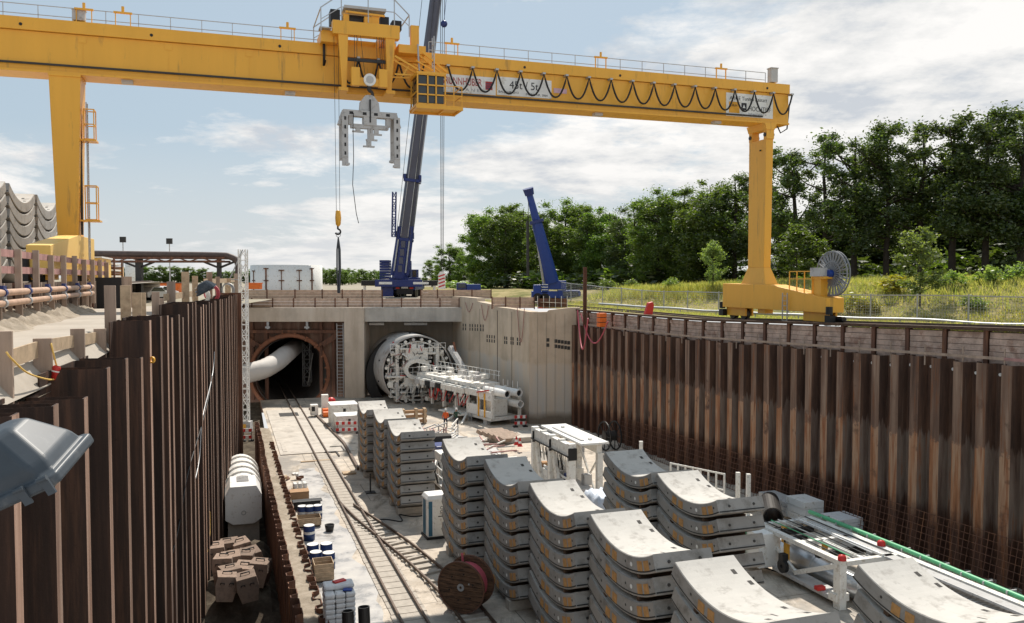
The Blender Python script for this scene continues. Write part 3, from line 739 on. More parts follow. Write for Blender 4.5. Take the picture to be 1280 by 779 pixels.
# trolley with its winch, hook block and operator cabin
t0, t1 = S(431, -1.7), S(489, -1.7)
tz = zt + .55
t = MB()
t.bb(t0 - .55, t1 + .5, -1.95, -1.45, zt + .25, zt + .95)
t.bb(t0 - .9, t1 + .9, 1.2, 1.7, zt + .2, zt + .85)
for s_ in (t0, t1): t.bb(s_ - .3, s_ + .3, -1.45, 1.2, zt + .25, zt + .8)
t.bb(t0 - 1.1, t0 - .25, -1.5, .4, zt - .1, zt + .5); t.bb(t1 + .5, t1 + 2.0, -1.6, .6, zt - .35, zt + .1); t.bb(t1 + 1.2, t1 + 1.65, -1.5, -1.2, zt + .1, zt + 1.2)
tro = t.build('trolley', M['yellow'], crane, bev=.015)
for i, s_ in enumerate((t0, t1)):
    t = MB(); sg = 1 if i == 0 else -1
    frustum(t, s_ - .12 + .05 * sg, s_ + .12 + .05 * sg, -1.82, -1.5, zb + .1, s_ - .26, s_ + .26, -1.9, -1.5, zt + .26); t.bb(s_ - .25, s_ + .25, -1.9, -.82, zb - .08, zb + .1)
    t.build('trolley_leg', M['yellow'], tro, bev=.01)
t = MB(); t.bar((t0, -1.62, zt - .95), (t1, -1.62, zt - .95), .12, .16); t.build('cross_bar', M['darkrail'], tro)
t = MB()
t.tube((t0 + .35, -.6, zt + 1.25), (t1 - .5, -.6, zt + 1.25), .42, n=20); 
t.build('winch_drum', M['darkrail'], tro)
t = MB(); t.bb(t0 - .55, t0 - .05, -1.1, -.3, zt + .95, zt + 1.75); t.bb(t1 - .35, t1 + .1, -1.0, -.4, zt + .95, zt + 1.65); t.bb(t1 + .25, t1 + .75, -1.2, -.5, zt + .95, zt + 1.45)
t.build('winch_motor', M['black'], tro)
t = MB(); t.bb(t0 + .1, t0 + .4, -1.3, -.5, zt + .95, zt + 1.5); t.bb(t0 + 1.2, t0 + 1.6, -1.35, -.3, zt + .95, zt + 1.45); t.bb(t1 - .9, t1 - .5, -1.35, -.5, zt + .95, zt + 1.5)
t.bar((t0 + .2, -1.4, zt + 1.6), (t1 - .2, -1.4, zt + 1.55), .08, .1); t.build('winch_frame', M['yellow'], tro)
t = MB(); t.bb(t0 + .15, t1 - .1, -1.3, .1, zt + 1.85, zt + 1.98); t.build('winch_cover', M['greysteel'], tro)
t = MB()
xs = [t0 - 1.15, t0 - .1, t0 + 1.3, t1 + .2, t1 + 1.0]; zz = [zt + 1.5, zt + 2.3, zt + 2.3, zt + 2.3, zt + 1.55]
zf = [zt + .3, zt + .95, zt + .95, zt + .95, zt + .4]
for yy in (-2.0, 1.7):
    for i in range(5): t.bar((xs[i], yy, zf[i]), (xs[i], yy, zz[i]), .05, .05)
    for i in range(4):
        t.bar((xs[i], yy, zz[i]), (xs[i + 1], yy, zz[i + 1]), .05, .05); t.bar((xs[i], yy, (zz[i] + zf[i]) / 2), (xs[i + 1], yy, (zz[i + 1] + zf[i + 1]) / 2), .035, .035)
for i in (0, 4): t.bar((xs[i], -2.0, zz[i]), (xs[i], 1.7, zz[i]), .05, .05)
t.bb(t0 - 1.2, t0 - .6, -1.9, -1.2, zt + .5, zt + .56)
t.build('handrail', M['galv'], tro)
# cabin arm trusses
t = MB(); cx0, cx1 = S(521, -2.6), S(555, -2.6)
for yy in (-1.6, -2.3):
    t.bar((t1 + .15, yy, zt - .75), (cx0 + .2, yy, zb + 1.2), .09, .09); t.bar((t1 + .15, yy, zt - 1.7), (cx0 + .1, yy, zb + .9), .07, .07)
    t.bar((t1 + 1.6, yy, zt - .4), (cx1 + .3, yy, zb + 1.2), .09, .09); t.bar((t1 + 1.3, yy, zt - .9), (cx1 - .4, yy, zb + 1.2), .07, .07)
    t.bar((t1 + .9, yy, zt - 1.2), (t1 + .6, yy, zt - 1.75), .05, .05)
t.build('cabin_arm', M['yellow'], tro)
cz0, cz1 = zb - .72, zb + .82
cy0, cy1 = -3.0, -1.45
t = MB()
for xx in (cx0, cx0 + .55, (cx0 + cx1) / 2 + .25, cx1):
    for yy in (cy0, cy1): t.bar((xx, yy, cz0), (xx, yy, cz1), .07, .07)
for yy in (cy0, cy1):
    for z in (cz0, cz0 + .5, cz0 + 1.0, cz1): t.bar((cx0, yy, z), (cx1, yy, z), .07, .07)
for xx in (cx0, cx1):
    for z in (cz0, cz0 + .65, cz1): t.bar((xx, cy0, z), (xx, cy1, z), .07, .07)
t.bb(cx0 - .05, cx1 + .05, cy0 - .05, cy1 + .05, cz1 + .03, cz1 + .14)
cab = t.build('operator_cabin', M['yellow'], crane)
t = MB(); t.bb(cx0 + .06, cx1 - .06, cy0 + .07, cy1 - .07, cz0 + .08, cz1 - .02); t.build('window', M['darkglass'], cab)
t = MB(); t.bb(cx0 - .1, cx1 + .95, cy0 - .12, cy1 + .1, cz0 - .14, cz0 - .04); t.bar((cx0 - .1, cy0 - .1, cz0 - .2), (cx1 + .95, cy0 - .1, cz0 - .2), .1, .12)
t.bar((cx0 - .1, cy1, cz0 - .2), (cx1 + .95, cy1, cz0 - .2), .1, .12)
for xx in (cx0, cx1, cx1 + .9): t.bar((xx, cy0 - .1, cz0 - .2), (xx, cy1, cz0 - .2), .08, .1)
t.build('platform', M['yellow'], cab)
t = MB()
for xx, yy in ((cx1 + .9, cy0 - .08), (cx1 + .9, cy1), (cx1 + .45, cy0 - .08)): t.bar((xx, yy, cz0 - .1), (xx, yy, cz0 + 1.0), .04, .04)
for z in (cz0 + .5, cz0 + 1.0): t.bar((cx1, cy0 - .08, z), (cx1 + .9, cy0 - .08, z), .04, .04); t.bar((cx1 + .9, cy0 - .08, z), (cx1 + .9, cy1, z), .04, .04)
t.build('guard_rail', M['yellow'], cab)
t = MB(); ladder(t, cx0 + 1.0, cy0 + .6, cz1 + .1, zt + .4, .4)
t.path([(cx0 + .3, -2.2, cz1 + .1), (cx0 + .25, -2.1, zt - .6), (cx0 + .3, -1.8, zt + .1)], .05, 6)
t.build('access_ladder', M['galv'], cab)
# hook block
hx = S(463, -2.1); hy = -2.15
hz = GZc(463, 101, hy)
t = MB()
t.bb(hx - .95, hx + .95, hy - .12, hy + .12, hz - .28, hz + .12); t.bb(hx - .95, hx - .5, hy - .18, hy + .18, hz - .32, hz + .62); t.bb(hx + .5, hx + .95, hy - .18, hy + .18, hz - .32, hz + .62)
hb = t.build('hook_block', M['yellow'], crane, bev=.02)
t = MB(); t.tube((hx, hy - .26, hz), (hx, hy - .1, hz), .32, n=24); t.build('load_dial', M['whiteclean'], hb)
t = MB(); t.tube((hx, hy - .275, hz), (hx, hy - .262, hz), .2, n=20); t.build('dial_face', M['greysteel'], hb)
t = MB()
for dx in (-.75, -.62, .45, .62, .72, .84):
    t.tube((hx + dx, hy, hz + .6), (hx + dx * .95, hy + .3, zt + .9), .014, n=5)
t.tube((hx - .2, hy, hz + .1), (hx - .45, hy + .3, zt + .9), .012, n=5)
t.build('hoist_rope', M['darkrail'], hb)
def hook_pts(cx, cy, cz, r):
    pts = [(cx, cy, cz + 2.1 * r), (cx, cy, cz + 1.1 * r)]
    for k in range(9):
        q = math.pi * (.45 - k * .165); pts.append((cx + math.cos(q) * r, cy, cz + math.sin(q) * r))
    return pts
t = MB(); t.path(hook_pts(hx - .02, hy, hz - .72, .2), .09, 8); t.tube((hx, hy, hz - .5), (hx, hy, hz - .25), .12, n=10); t.build('hook', M['darkrail'], hb)
# second, light hoist at the left of the trolley
t = MB(); ax_ = S(423.5, -1.8); az = GZc(424, 266, -1.8)
for dx in (-.09, .09): t.tube((ax_ + dx, -1.8, az), (ax_ + dx * 1.3, -1.6, zt + .2), .012, n=5)
ah = t.build('auxiliary_rope', M['darkrail'], crane)
t = MB(); t.lathe([(.03, .85), (.13, .8), (.16, .45), (.13, .1), (.05, 0)], (ax_, -1.8, az - .72), (0, 0, 1), 12); t.build('auxiliary_hook_block', M['yellow'], ah)
t = MB(); t.path(hook_pts(ax_ - .02, -1.8, az - 1.0, .14), .05, 7); t.build('auxiliary_hook', M['darkrail'], ah)

# lifting frame hanging from the main hook
LO = GO + Matrix.Rotation(AX, 3, 'Z') @ Vector((hx, hy, hz - .92))
lf = thing('segment_lifter', 'grey steel segment lifter with two long arms hanging from the gantry hook', 'segment lifter', LO, AX + R(4))
t = MB(); t.prism([(-.55, -.75), (.55, -.75), (.5, -.25), (.25, .1), (.1, .16), (-.1, .16), (-.25, .1), (-.5, -.25)], (0, -.12, 0), (1, 0, 0), (0, 0, 1), (0, .24, 0))
t.build('head_plate', M['greysteel'], lf, bev=.02)
t = MB(); t.bb(-1.42, 1.45, -.22, .22, -1.02, -.70); t.bb(-1.0, 1.0, -.15, .15, -1.62, -1.40); 
for sx_ in (-1, 1): t.bb(sx_ * 1.0 - .12, sx_ * 1.0 + .12, -.15, .15, -1.45, -1.0); t.bar((sx_ * 1.4, 0, -.8), (sx_ * 1.62, 0, -1.5), .4, .12)
t.bb(-.35, .35, -.2, .2, -1.45, -1.0)
t.build('cross_beam', M['greysteel'], lf, bev=.015)
for sx_ in (-1, 1):
    for yy in (-.42, .34):
        t = MB(); t.bb(sx_ * 1.38 - .16, sx_ * 1.38 + .16, yy - .05, yy + .05, -3.65 + (.35 if yy > 0 else 0), -1.0)
        t.bb(sx_ * 1.38 - .13, sx_ * 1.38 + .13, yy - .08, yy + .08, -3.2, -3.1)
        xx = sx_ * 1.38 - sx_ * .22; t.bb(min(xx, sx_ * 1.38), max(xx, sx_ * 1.38), yy - .1, yy + .1, -3.62 + (.35 if yy > 0 else 0), -3.5 + (.35 if yy > 0 else 0))
        t.build('arm', M['greysteel'], lf, bev=.012)
t = MB()
for sx_ in (-1, 1):
    for k in range(5): t.bb(sx_ * 1.38 - .045, sx_ * 1.38 + .045, -.482, -.472, -3.1 + k * .45, -2.92 + k * .45)
for xx in (-1.0, -.3, .3, .95): t.bb(xx - .1, xx + .1, -.232, -.222, -.93, -.79)
t.bar((0, -.2, -.1), (0, -.2, -1.3), .07, .07)
t.build('slot', M['black'], lf)
t = MB()
for xx, z in ((-.62, -1.75), (-.05, -2.5), (.35, -1.85), (.1, -2.15)):
    t.tube((xx, -.05, -1.5), (xx, -.05, z), .08, n=10); t.bb(xx - .3, xx + .3, -.12, .02, z - .08, z); t.bb(xx - .12, xx + .12, -.14, .04, z, z + .3)
t.build('gripper', M['greysteel'], lf)
t = MB(); t.path([(-.9, -.3, -.9), (-.95, -.35, -1.6), (-.93, -.35, -3.2), (-.98, -.3, -4.6), (-.8, -.3, -6.1), (-.68, -.3, -6.6)], .02, 5); t.build('control_cable', M['black'], lf)
# sling on the auxiliary hook
SO = GO + Matrix.Rotation(AX, 3, 'Z') @ Vector((ax_, -1.8, az - 1.05))
sl_ = thing('lifting_sling', 'dark bundle of long lifting slings hanging from the small yellow gantry hook', 'sling', SO, AX)
t = MB(); t.lathe([(.10, -.03), (.13, -.03), (.13, .03), (.10, .03)], (0, 0, -.12), (0, 1, 0), 14, closed=True); t.build('ring', M['galv'], sl_)
sh = MB(); zlow = Q(424, 366, GO.y + 4.0).z - SO.z
for k in range(5):
    q = 2 * math.pi * k / 5
    sh.path([(0, 0, -.25), (.09 * math.cos(q), .09 * math.sin(q), -.9), (.10 * math.cos(q), .1 * math.sin(q), zlow * .6), (.05 * math.cos(q), .05 * math.sin(q), zlow)], .035, 6)
sh.build('webbing', mat('dark_sling_webbing', (.07, .075, .085), .7), sl_)
# ------------------------------------------------------------------ helpers used below
def bake(o):
    """apply modifiers so that copies can share the mesh"""
    bpy.context.view_layer.update()
    dg = bpy.context.evaluated_depsgraph_get()
    me = bpy.data.meshes.new_from_object(o.evaluated_get(dg)); me.name = o.data.name
    o.modifiers.clear(); o.data = me
    return o
def uline(px, a, b):              # where the line v = a + b u crosses a picture column (top view)
    k = (px - 640) / FOC
    return a * (k * SA - CA) / (-SA + CA * b - k * CA - k * SA * b)
ORD = ['topmost', 'second from top', 'third from top', 'fourth from top', 'fifth from top', 'sixth from top', 'seventh from top', 'eighth from top']
def lattice(mb, p0, p1, w, r=.03, step=.8, tri=False):
    p0 = Vector(p0); p1 = Vector(p1); d = (p1 - p0); L = d.length; d.normalize()
    a = d.cross(Vector((0, 1, .01))).normalized(); b = d.cross(a)
    cs = [a * w / 2 + b * w / 2, -a * w / 2 + b * w / 2, -a * w / 2 - b * w / 2, a * w / 2 - b * w / 2]
    for c in cs: mb.bar(p0 + c, p1 + c, r * 2, r * 2)
    n = max(1, int(L / step))
    for i in range(n):
        q0 = p0 + d * L * i / n; q1 = p0 + d * L * (i + 1) / n
        for k in range(4):
            c0, c1 = cs[k], cs[(k + 1) % 4]
            mb.bar(q0 + c0, q0 + c1, r * 1.3, r * 1.3)
            mb.bar(q0 + (c0 if i % 2 else c1), q1 + (c1 if i % 2 else c0), r * 1.2, r * 1.2)

# ------------------------------------------------------------------ sheet pile walls
def pile_poly(pitch, depth, back, web, th=.035):
    fl = pitch - back - 2 * web
    f = [(0, depth), (back / 2, depth), (back / 2 + web, 0), (back / 2 + web + fl, 0), (pitch - back / 2, depth), (pitch, depth)]
    return f
def pile_mesh(pitch, depth, back, web, z0, z1, sign, studs=False):
    f = pile_poly(pitch, depth, back, web)
    poly = [(x, sign * y) for x, y in f] + [(x, sign * (y + .035)) for x, y in reversed(f)]
    m = MB(); m.prism(poly, (0, 0, z0), (1, 0, 0), (0, 1, 0), (0, 0, z1 - z0), 0)
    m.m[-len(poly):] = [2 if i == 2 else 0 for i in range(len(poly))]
    if studs:
        m.tube((.0, sign * (depth - .0), z1 - .45), (.0, sign * (depth - .08), z1 - .45), .07, n=8, mi=1)
    return m
rot_r = math.atan2(wd.y, wd.x)
rw = thing('sheet_pile_wall', 'long rusty brown sheet pile wall along the right side of the pit', 'sheet pile wall', RW(-22, 0, 0), rot_r)
proto = None
npile = 54; PP = 66.3 / npile
for i in range(npile):
    s_ = -22 + i * PP; Ym = RW(s_, 0).y; top = zpile(Ym)
    if proto is None or True:
        o = pile_mesh(PP, .46, .46, .13, -.5, 9.15, -1, True).build('sheet_pile', [M['pile'], M['whiteclean'], M['pilef']], rw) if proto is None else proto.copy()
        if proto is None: proto = o
        else: col.objects.link(o); o.parent = rw
        o.location = (i * PP, rnd.uniform(-.02, .02), 0); o.scale = (1, 1, (top + rnd.uniform(-.07, .05)) / 9.15)
M['lagplank'] = mat('rough_lagging_plank', (.50, .37, .30), .9, var=.35, scale=1.7, dirt=(.27, .15, .105), dirt_amt=.3, dirt_scale=1.4, bump=.5, bscale=16)
# timber lagging that holds the crane track above the sheet piles
lag = thing('timber_lagging_wall', 'weathered plank lagging wall between steel posts above the right sheet piles', 'timber wall', RW(-22, .62, 9.2), rot_r)
posts = []
n_l = 30; stp = 66.0 / n_l
for i in range(n_l + 1):
    s_ = -22 + i * stp; Y = RW(s_, .6).y
    m = MB(); x = i * stp; z0 = zpile(Y) - .6 - 9.2; z1 = zrail(Y) - 9.2 - .02
    m.bb(x - .11, x + .11, .06, .1, z0, z1); m.bb(x - .02, x + .02, -.14, .06, z0, z1); m.bb(x - .11, x + .11, -.18, -.14, z0, z1)
    m.build('steel_post', M['rust'], lag)
    if i < n_l:
        m = MB(); Y2 = RW(s_ + stp, .6).y; a0, a1 = zpile(Y) - .4 - 9.2, zpile(Y2) - .4 - 9.2; b0, b1 = zrail(Y) - 9.2 - .1, zrail(Y2) - 9.2 - .1
        nb = 6
        for k in range(nb):
            t0_, t1_ = k / nb, (k + 1) / nb - .012; yo = rnd.uniform(-.035, .035)
            m.add([(x + .12, yo, a0 + (b0 - a0) * t0_), (x + stp - .13, yo, a1 + (b1 - a1) * t0_), (x + stp - .13, yo, a1 + (b1 - a1) * t1_), (x + .13, yo, a0 + (b0 - a0) * t1_),
                   (x + .13, yo - .06, a0 + (b0 - a0) * t0_), (x + stp - .13, yo - .06, a1 + (b1 - a1) * t0_), (x + stp - .13, yo - .06, a1 + (b1 - a1) * t1_), (x + .13, yo - .06, a0 + (b0 - a0) * t1_)],
                  [(0, 1, 2, 3), (7, 6, 5, 4), (0, 4, 5, 1), (3, 2, 6, 7), (0, 3, 7, 4), (1, 5, 6, 2)])
        m.build('plank_panel', M['lagplank'], lag)
        m = MB(); m.add([(x + .03, -.13, a0), (x + stp - .03, -.13, a1), (x + stp - .03, -.13, b1), (x + .03, -.13, b0), (x + .03, -.1, a0), (x + stp - .03, -.1, a1), (x + stp - .03, -.1, b1), (x + .03, -.1, b0)], [(0, 1, 2, 3), (7, 6, 5, 4), (3, 2, 6, 7), (0, 3, 7, 4), (1, 5, 6, 2)]); m.build('backing_board', M['timberdark'], lag)
m = MB(); 
for i in range(60):
    s0_ = -22 + i * 1.1; p0 = RW(s0_, .58); p1 = RW(s0_ + 1.1, .58)
    m.bar((i * 1.1, .04, zrail(p0.y) - 9.2 + .04), (i * 1.1 + 1.1, .04, zrail(p1.y) - 9.2 + .04), .34, .14)
m.build('capping_beam', M['timberdark'], lag)
# crane rail on its bed
crl = MB()
prev = None
p_a = W(46.9 - 26, -7.2 + SPAN); p_b = W(46.9 + 45, -7.2 + SPAN)
for dx_ in (-.0,):
    pts = []
    for i in range(40):
        p = p_a.lerp(p_b, i / 39); pts.append((p.x, p.y, max(zright(p.x, p.y), zrail(p.y)) + .05))
    for q0, q1 in zip(pts[:-1], pts[1:]):
        crl.bar(q0, q1, .5, .1); crl.bar(Vector(q0) + Vector((0, 0, .1)), Vector(q1) + Vector((0, 0, .1)), .09, .12)
tag(crl.build('crane_rail', M['railsteel']), 'dark steel crane rail under the right gantry leg on top of the timber wall', 'crane rail')
crl = MB()
p_a = W(5, -7.2, 13.07); p_b = W(96, -7.2, 13.07); crl.bar(p_a, p_b, .5, .06); crl.bar(p_a + Vector((0, 0, .06)), p_b + Vector((0, 0, .06)), .09, .1)
tag(crl.build('crane_rail', M['railsteel']), 'steel crane rail under the left gantry leg on the raised bank', 'crane rail')
# light guard rail on the heads of the right piles
gr = thing('timber_guard_rail', 'pale thin timber guard rail nailed along the heads of the right piles', 'guard rail', RW(-18, .1, 9.2), rot_r)
for i in range(28):
    s_ = -18 + i * 2.1; Y = RW(s_, .1).y; zz = zpile(Y) - 9.2
    m = MB(); m.bar((i * 2.1, 0, zz - .35), (i * 2.1, 0, zz + .66), .05, .05); m.build('post', M['timber'], gr)
    Y2 = RW(s_ + 2.1, .1).y; z2 = zpile(Y2) - 9.2
    m = MB(); m.bar((i * 2.1, .05, zz + .22), (i * 2.1 + 2.1, .05, z2 + .22), .03, .13)
    bd = m.build('board', M['timber'] if i not in (7, 8) else M['pinkboard'], gr)

# left sheet pile wall
ang_l = AX + math.pi / 2 - math.atan(.07)
U0 = 10.6
lwall = thing('sheet_pile_wall', 'tall dark brown sheet pile wall along the left with stepped pile heads', 'sheet pile wall', W(U0, vl(U0), 0), ang_l)
x = 0.0; LW = math.sqrt(1 + .07 ** 2)
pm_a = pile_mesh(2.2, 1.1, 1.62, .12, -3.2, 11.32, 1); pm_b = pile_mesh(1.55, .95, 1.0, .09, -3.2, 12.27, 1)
pa = pb = None
while x / LW + U0 < 68.0:
    u = U0 + x / LW
    if u < 25.2:
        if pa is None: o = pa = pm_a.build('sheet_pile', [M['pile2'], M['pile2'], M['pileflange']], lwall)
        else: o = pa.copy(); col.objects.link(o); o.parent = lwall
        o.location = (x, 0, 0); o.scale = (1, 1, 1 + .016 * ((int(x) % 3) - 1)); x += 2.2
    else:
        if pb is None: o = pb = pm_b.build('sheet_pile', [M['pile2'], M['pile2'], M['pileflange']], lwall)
        else: o = pb.copy(); col.objects.link(o); o.parent = lwall
        zt_ = (12.28 - .028 * (u - 25.8) if u < 35 else 12.5 if u < 39.5 else 12.22) + rnd.uniform(-.09, .07); o.location = (x, rnd.uniform(-.04, .04), 0); o.scale = (1, 1, zt_ / 12.27); o.rotation_euler = (0, 0, rnd.uniform(-.012, .012)); x += 1.55
m = MB(); xe = x; m.bb(xe, xe + .05, -.3, 1.2, -3, 12.3); m.bb(xe - .25, xe, -.32, .0, -3, 12.2); m.build('end_pile', M['rust'], lwall)

# two low sheet pile rows in the pit
for v_, top, u0_, u1_, lab in ((2.6, 1.15, 14, 73, 'low rusty sheet pile row beside the deep trench'), (3.55, .62, 14, 68, 'low rusty sheet pile row beside the stored pallets')):
    t = thing('low_sheet_pile_row', lab, 'sheet pile wall', W(u0_, v_, 0), AX + math.pi / 2)
    n_ = int((u1_ - u0_) / 1.2); first = None
    for i in range(n_):
        if first is None: o = first = pile_mesh(1.2, .28, .4, .12, -2.8, top, 1).build('sheet_pile', [M['rust'], M['rust'], M['rust']], t)
        else: o = first.copy(); col.objects.link(o); o.parent = t
        dz = .07 * math.sin(i * 1.9) + (.35 if v_ < 3 and i > 38 else 0)
        o.location = (i * 1.2, 0, dz)

# ------------------------------------------------------------------ portal end wall
def holed(mb, x0, x1, z0, z1, y, cx, cz, r, th, n=56, mi=0):
    """wall panel in the xz plane with a round hole"""
    def edge(q):
        dx, dz = math.cos(q), math.sin(q); t = 1e9
        if dx > 1e-6: t = min(t, (x1 - cx) / dx)
        if dx < -1e-6: t = min(t, (x0 - cx) / dx)
        if dz > 1e-6: t = min(t, (z1 - cz) / dz)
        if dz < -1e-6: t = min(t, (z0 - cz) / dz)
        return (cx + dx * max(t, r), cz + dz * max(t, r))
    angs = sorted([2 * math.pi * i / n for i in range(n)] + [math.atan2(zc - cz, xc - cx) % (2 * math.pi) for xc in (x0, x1) for zc in (z0, z1)])
    m_ = len(angs); vs = []
    for q in angs:
        e = edge(q); c = (cx + r * math.cos(q), cz + r * math.sin(q))
        vs += [(c[0], y, c[1]), (e[0], y, e[1]), (c[0], y + th, c[1])]
    fs = []
    for i in range(m_):
        j = (i + 1) % m_
        fs += [(3 * i, 3 * i + 1, 3 * j + 1, 3 * j), (3 * i, 3 * j, 3 * j + 2, 3 * i + 2)]
    mb.add(vs, fs, mi)
Ye = EWY
X310, X430, X455, X577 = (Q(px, 400, Ye).x for px in (303, 430.5, 455.5, 578))
bz1 = Q(440, 384.6, Ye).z; bz0 = Q(440, 402.3, Ye).z
pw = thing('portal_wall', 'concrete end wall with two recessed tunnel portals and a central pillar', 'tunnel portal', (X430, Ye, 0))
def PWl(mb): # into local coordinates
    mb.v = [(a - X430, b - Ye, c) for a, b, c in mb.v]; return mb
m = MB(); m.bb(X310 - 4, X430 + .05, Ye - .02, Ye + 1.2, bz0, bz1); PWl(m).build('lintel_beam', M['conc_pillar'], pw, bev=.04)
m = MB(); m.bb(X455 - .05, X577 + .3, Ye, Ye + 1.2, bz0, bz1); PWl(m).build('lintel_beam', M['conc_beam'], pw, bev=.04)
m = MB(); m.bb(X430, X455, Ye - .25, Ye + 4.5, -.5, bz1 + .02); PWl(m).build('pillar', M['conc_pillar'], pw, bev=.05)
T1 = Q(363, 466, Ye + 1.6); T2 = Q(513, 468, Ye + 3.2)
TR1, TR2 = 4.05, 4.5
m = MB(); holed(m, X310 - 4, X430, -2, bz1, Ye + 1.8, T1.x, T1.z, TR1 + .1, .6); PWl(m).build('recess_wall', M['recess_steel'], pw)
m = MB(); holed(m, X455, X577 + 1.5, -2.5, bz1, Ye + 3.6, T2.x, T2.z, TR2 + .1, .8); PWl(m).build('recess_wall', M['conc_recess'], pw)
m = MB(); m.bb(X310 - 4, X577 + 3, Ye + 1.2, Ye + 7, bz1 - .4, bz1 - .02); PWl(m).build('roof_slab', M['conc_beam'], pw)
# steel walings in the left recess
m = MB()
for xx in (X310 + .6, X310 + 2.2, X430 - 1.6, X430 - 3.0): m.bar((xx, Ye + 1.62, -.5), (xx, Ye + 1.62, bz0 + .2), .34, .34)
m.bar((X310 - 1, Ye + 1.4, bz0 - 1.2), (X430, Ye + 1.4, bz0 - 1.2), .3, .35)
for sg in (-1, 1):
    for k in (0, .55): m.bar((T1.x + sg * (3.3 + k), Ye + 1.3, T1.z + 3.1), (T1.x + sg * (5.6 + k), Ye + 1.3, T1.z + 4.6), .3, .3)
PWl(m).build('steel_bracing', M['rust'], pw)
m = MB()
for i, px in enumerate((335, 384)):
    q = Q(px, 404, Ye + 1.3); m.box((q.x, q.y, bz0 - .45), (.25, .25, .9)); m.box((q.x, q.y, bz0 - .7), (.55, .4, .2))
PWl(m).build('hanger', M['galv'], pw)
for px, w_ in ((467, 1.7), (514, 2.6)):
    q = Q(px, 405, Ye + 2.2); m = MB(); m.tube((0, 0, 0), (w_, 0, 0), .17, n=12); o = m.build('lamp_tube', M['whiteclean'], pw, loc=(q.x - X430 - w_ * .3, 2.2, bz0 - .35))
# tunnel tubes
udir = Vector((-SA, CA, 0))
for T, TR, L, nm in ((T1, TR1, 70, 'tunnel_tube'), (T2, TR2, 12, 'tunnel_tube')):
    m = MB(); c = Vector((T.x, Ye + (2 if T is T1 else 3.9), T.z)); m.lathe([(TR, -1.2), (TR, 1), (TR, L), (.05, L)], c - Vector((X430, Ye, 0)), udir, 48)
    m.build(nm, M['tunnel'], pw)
# scaffold stair in the left tunnel and ladder beside the pillar
q = Q(384, 470, Ye + 12); ss_t = thing('scaffold_tower', 'narrow white scaffold tower standing inside the left tunnel', 'scaffold', (q.x, q.y, -.2))
m = MB(); lattice(m, (0, 0, 0), (0, 0, 5.6), .9, .05, 1.1); m.build('lattice', M['greysteel'], ss_t)  # white lattice greyed, the tunnel's shade put into its colour
m = MB(); m.bar((.2, -.6, .2), (.9, -.6, 4.2), .1, .1); m.build('stair_rail', M['white'], ss_t)
q = Q(426, 470, Ye + 1.2); ld = thing('steel_ladder', 'tall dark steel ladder left of the portal pillar', 'ladder', (q.x, q.y - .2, 0))
m = MB()
for x_ in (-.35, .35): m.bar((x_, 0, 0), (x_, 0, 8.3), .09, .09)
m.build('stile', M['galv'], ld); m = MB()
for k in range(22): m.bar((-.35, 0, .3 + k * .37), (.35, 0, .3 + k * .37), .05, .05)
m.build('rungs', M['galv'], ld)
# rusty sealing ring of the left portal
pr_ = thing('portal_ring', 'rust red steel sealing ring around the left tunnel mouth', 'steel ring', (T1.x, Ye + 1.4, T1.z))
m = MB(); m.lathe([(TR1, -.35), (TR1 + .5, -.35), (TR1 + .5, .3), (TR1, .3)], (0, 0, 0), (-.2, 1, 0), 56, closed=True)
m.lathe([(TR1 + .1, -.62), (TR1 + .42, -.62), (TR1 + .42, -.35), (TR1 + .1, -.35)], (0, 0, 0), (-.2, 1, 0), 56, closed=True)
m.build('ring', M['rustring'], pr_)
for k in range(20):
    q = 2 * math.pi * (k + .5) / 20; m = MB(); d = Vector((math.cos(q), 0, math.sin(q)))
    m.bar(d * (TR1 + .05) + Vector((0, -.42, 0)), d * (TR1 + .62) + Vector((0, -.42, 0)), .16, .12, up=(0, 1, 0)); m.build('bracket', M['rustring'], pr_)
# concrete side walls right of the portals (wing wall and its return)
c0 = Vector((X577 + .02, Ye - .3, 0)); c0b = Vector((X577 - 1.6, Ye + 4.4, 0)); c1 = P(661.5, 530, 0); c2 = Vector((WX0 + wd.x * 44.3, WY0 + wd.y * 44.3, 0)); c2 = c2 + (c2 - c1).normalized() * .9
wing = thing('concrete_wing_wall', 'beige concrete side wall with rows of small dark anchor boxes', 'concrete wall', c1)
def wallpiece(name, pts, zt, th, material):
    m = MB(); d = [(p.x - c1.x, p.y - c1.y) for p in pts]
    vs = []
    n_ = len(d)
    off = []
    for i in range(n_):
        a_ = Vector(d[max(0, i - 1)]); b2 = Vector(d[min(n_ - 1, i + 1)]); t = (b2 - a_).normalized(); off.append((-t.y * -1 * th * -1, t.x * -1 * th * -1))
    for i in range(n_):
        z = zt[i]; x_, y_ = d[i]; ox, oy = -(-off[i][0]), -(-off[i][1])
        vs += [(x_, y_, -1), (x_, y_, z), (x_ + ox, y_ + oy, z), (x_ + ox, y_ + oy, -1)]
    fs = []
    for i in range(n_ - 1):
        a_, b2 = 4 * i, 4 * i + 4
        fs += [(a_, b2, b2 + 1, a_ + 1), (a_ + 1, b2 + 1, b2 + 2, a_ + 2), (a_ + 3, a_ + 2, b2 + 2, b2 + 3)]
    fs += [(0, 1, 2, 3), (4 * n_ - 4, 4 * n_ - 1, 4 * n_ - 2, 4 * n_ - 3)]
    m.add(vs, fs); return m.build(name, material, wing)
A0 = [c0b.lerp(c0, t) for t in (0, 1)] + [c0.lerp(c1, t) for t in (.25, .26, .5, .52, .75, .9, 1.0)]
zA = [11.3, 11.35, 11.3, 10.95, 10.75, 10.55, 10.5, 10.4, 10.35]
wallpiece('wing_face', A0, zA, .9, M['conc_wall'])
B0 = [c1.lerp(c2, t) for t in (0, .35, .38, .8, 1.0)]; 
B0[0] = c1 + Vector((.004, -.004, 0))
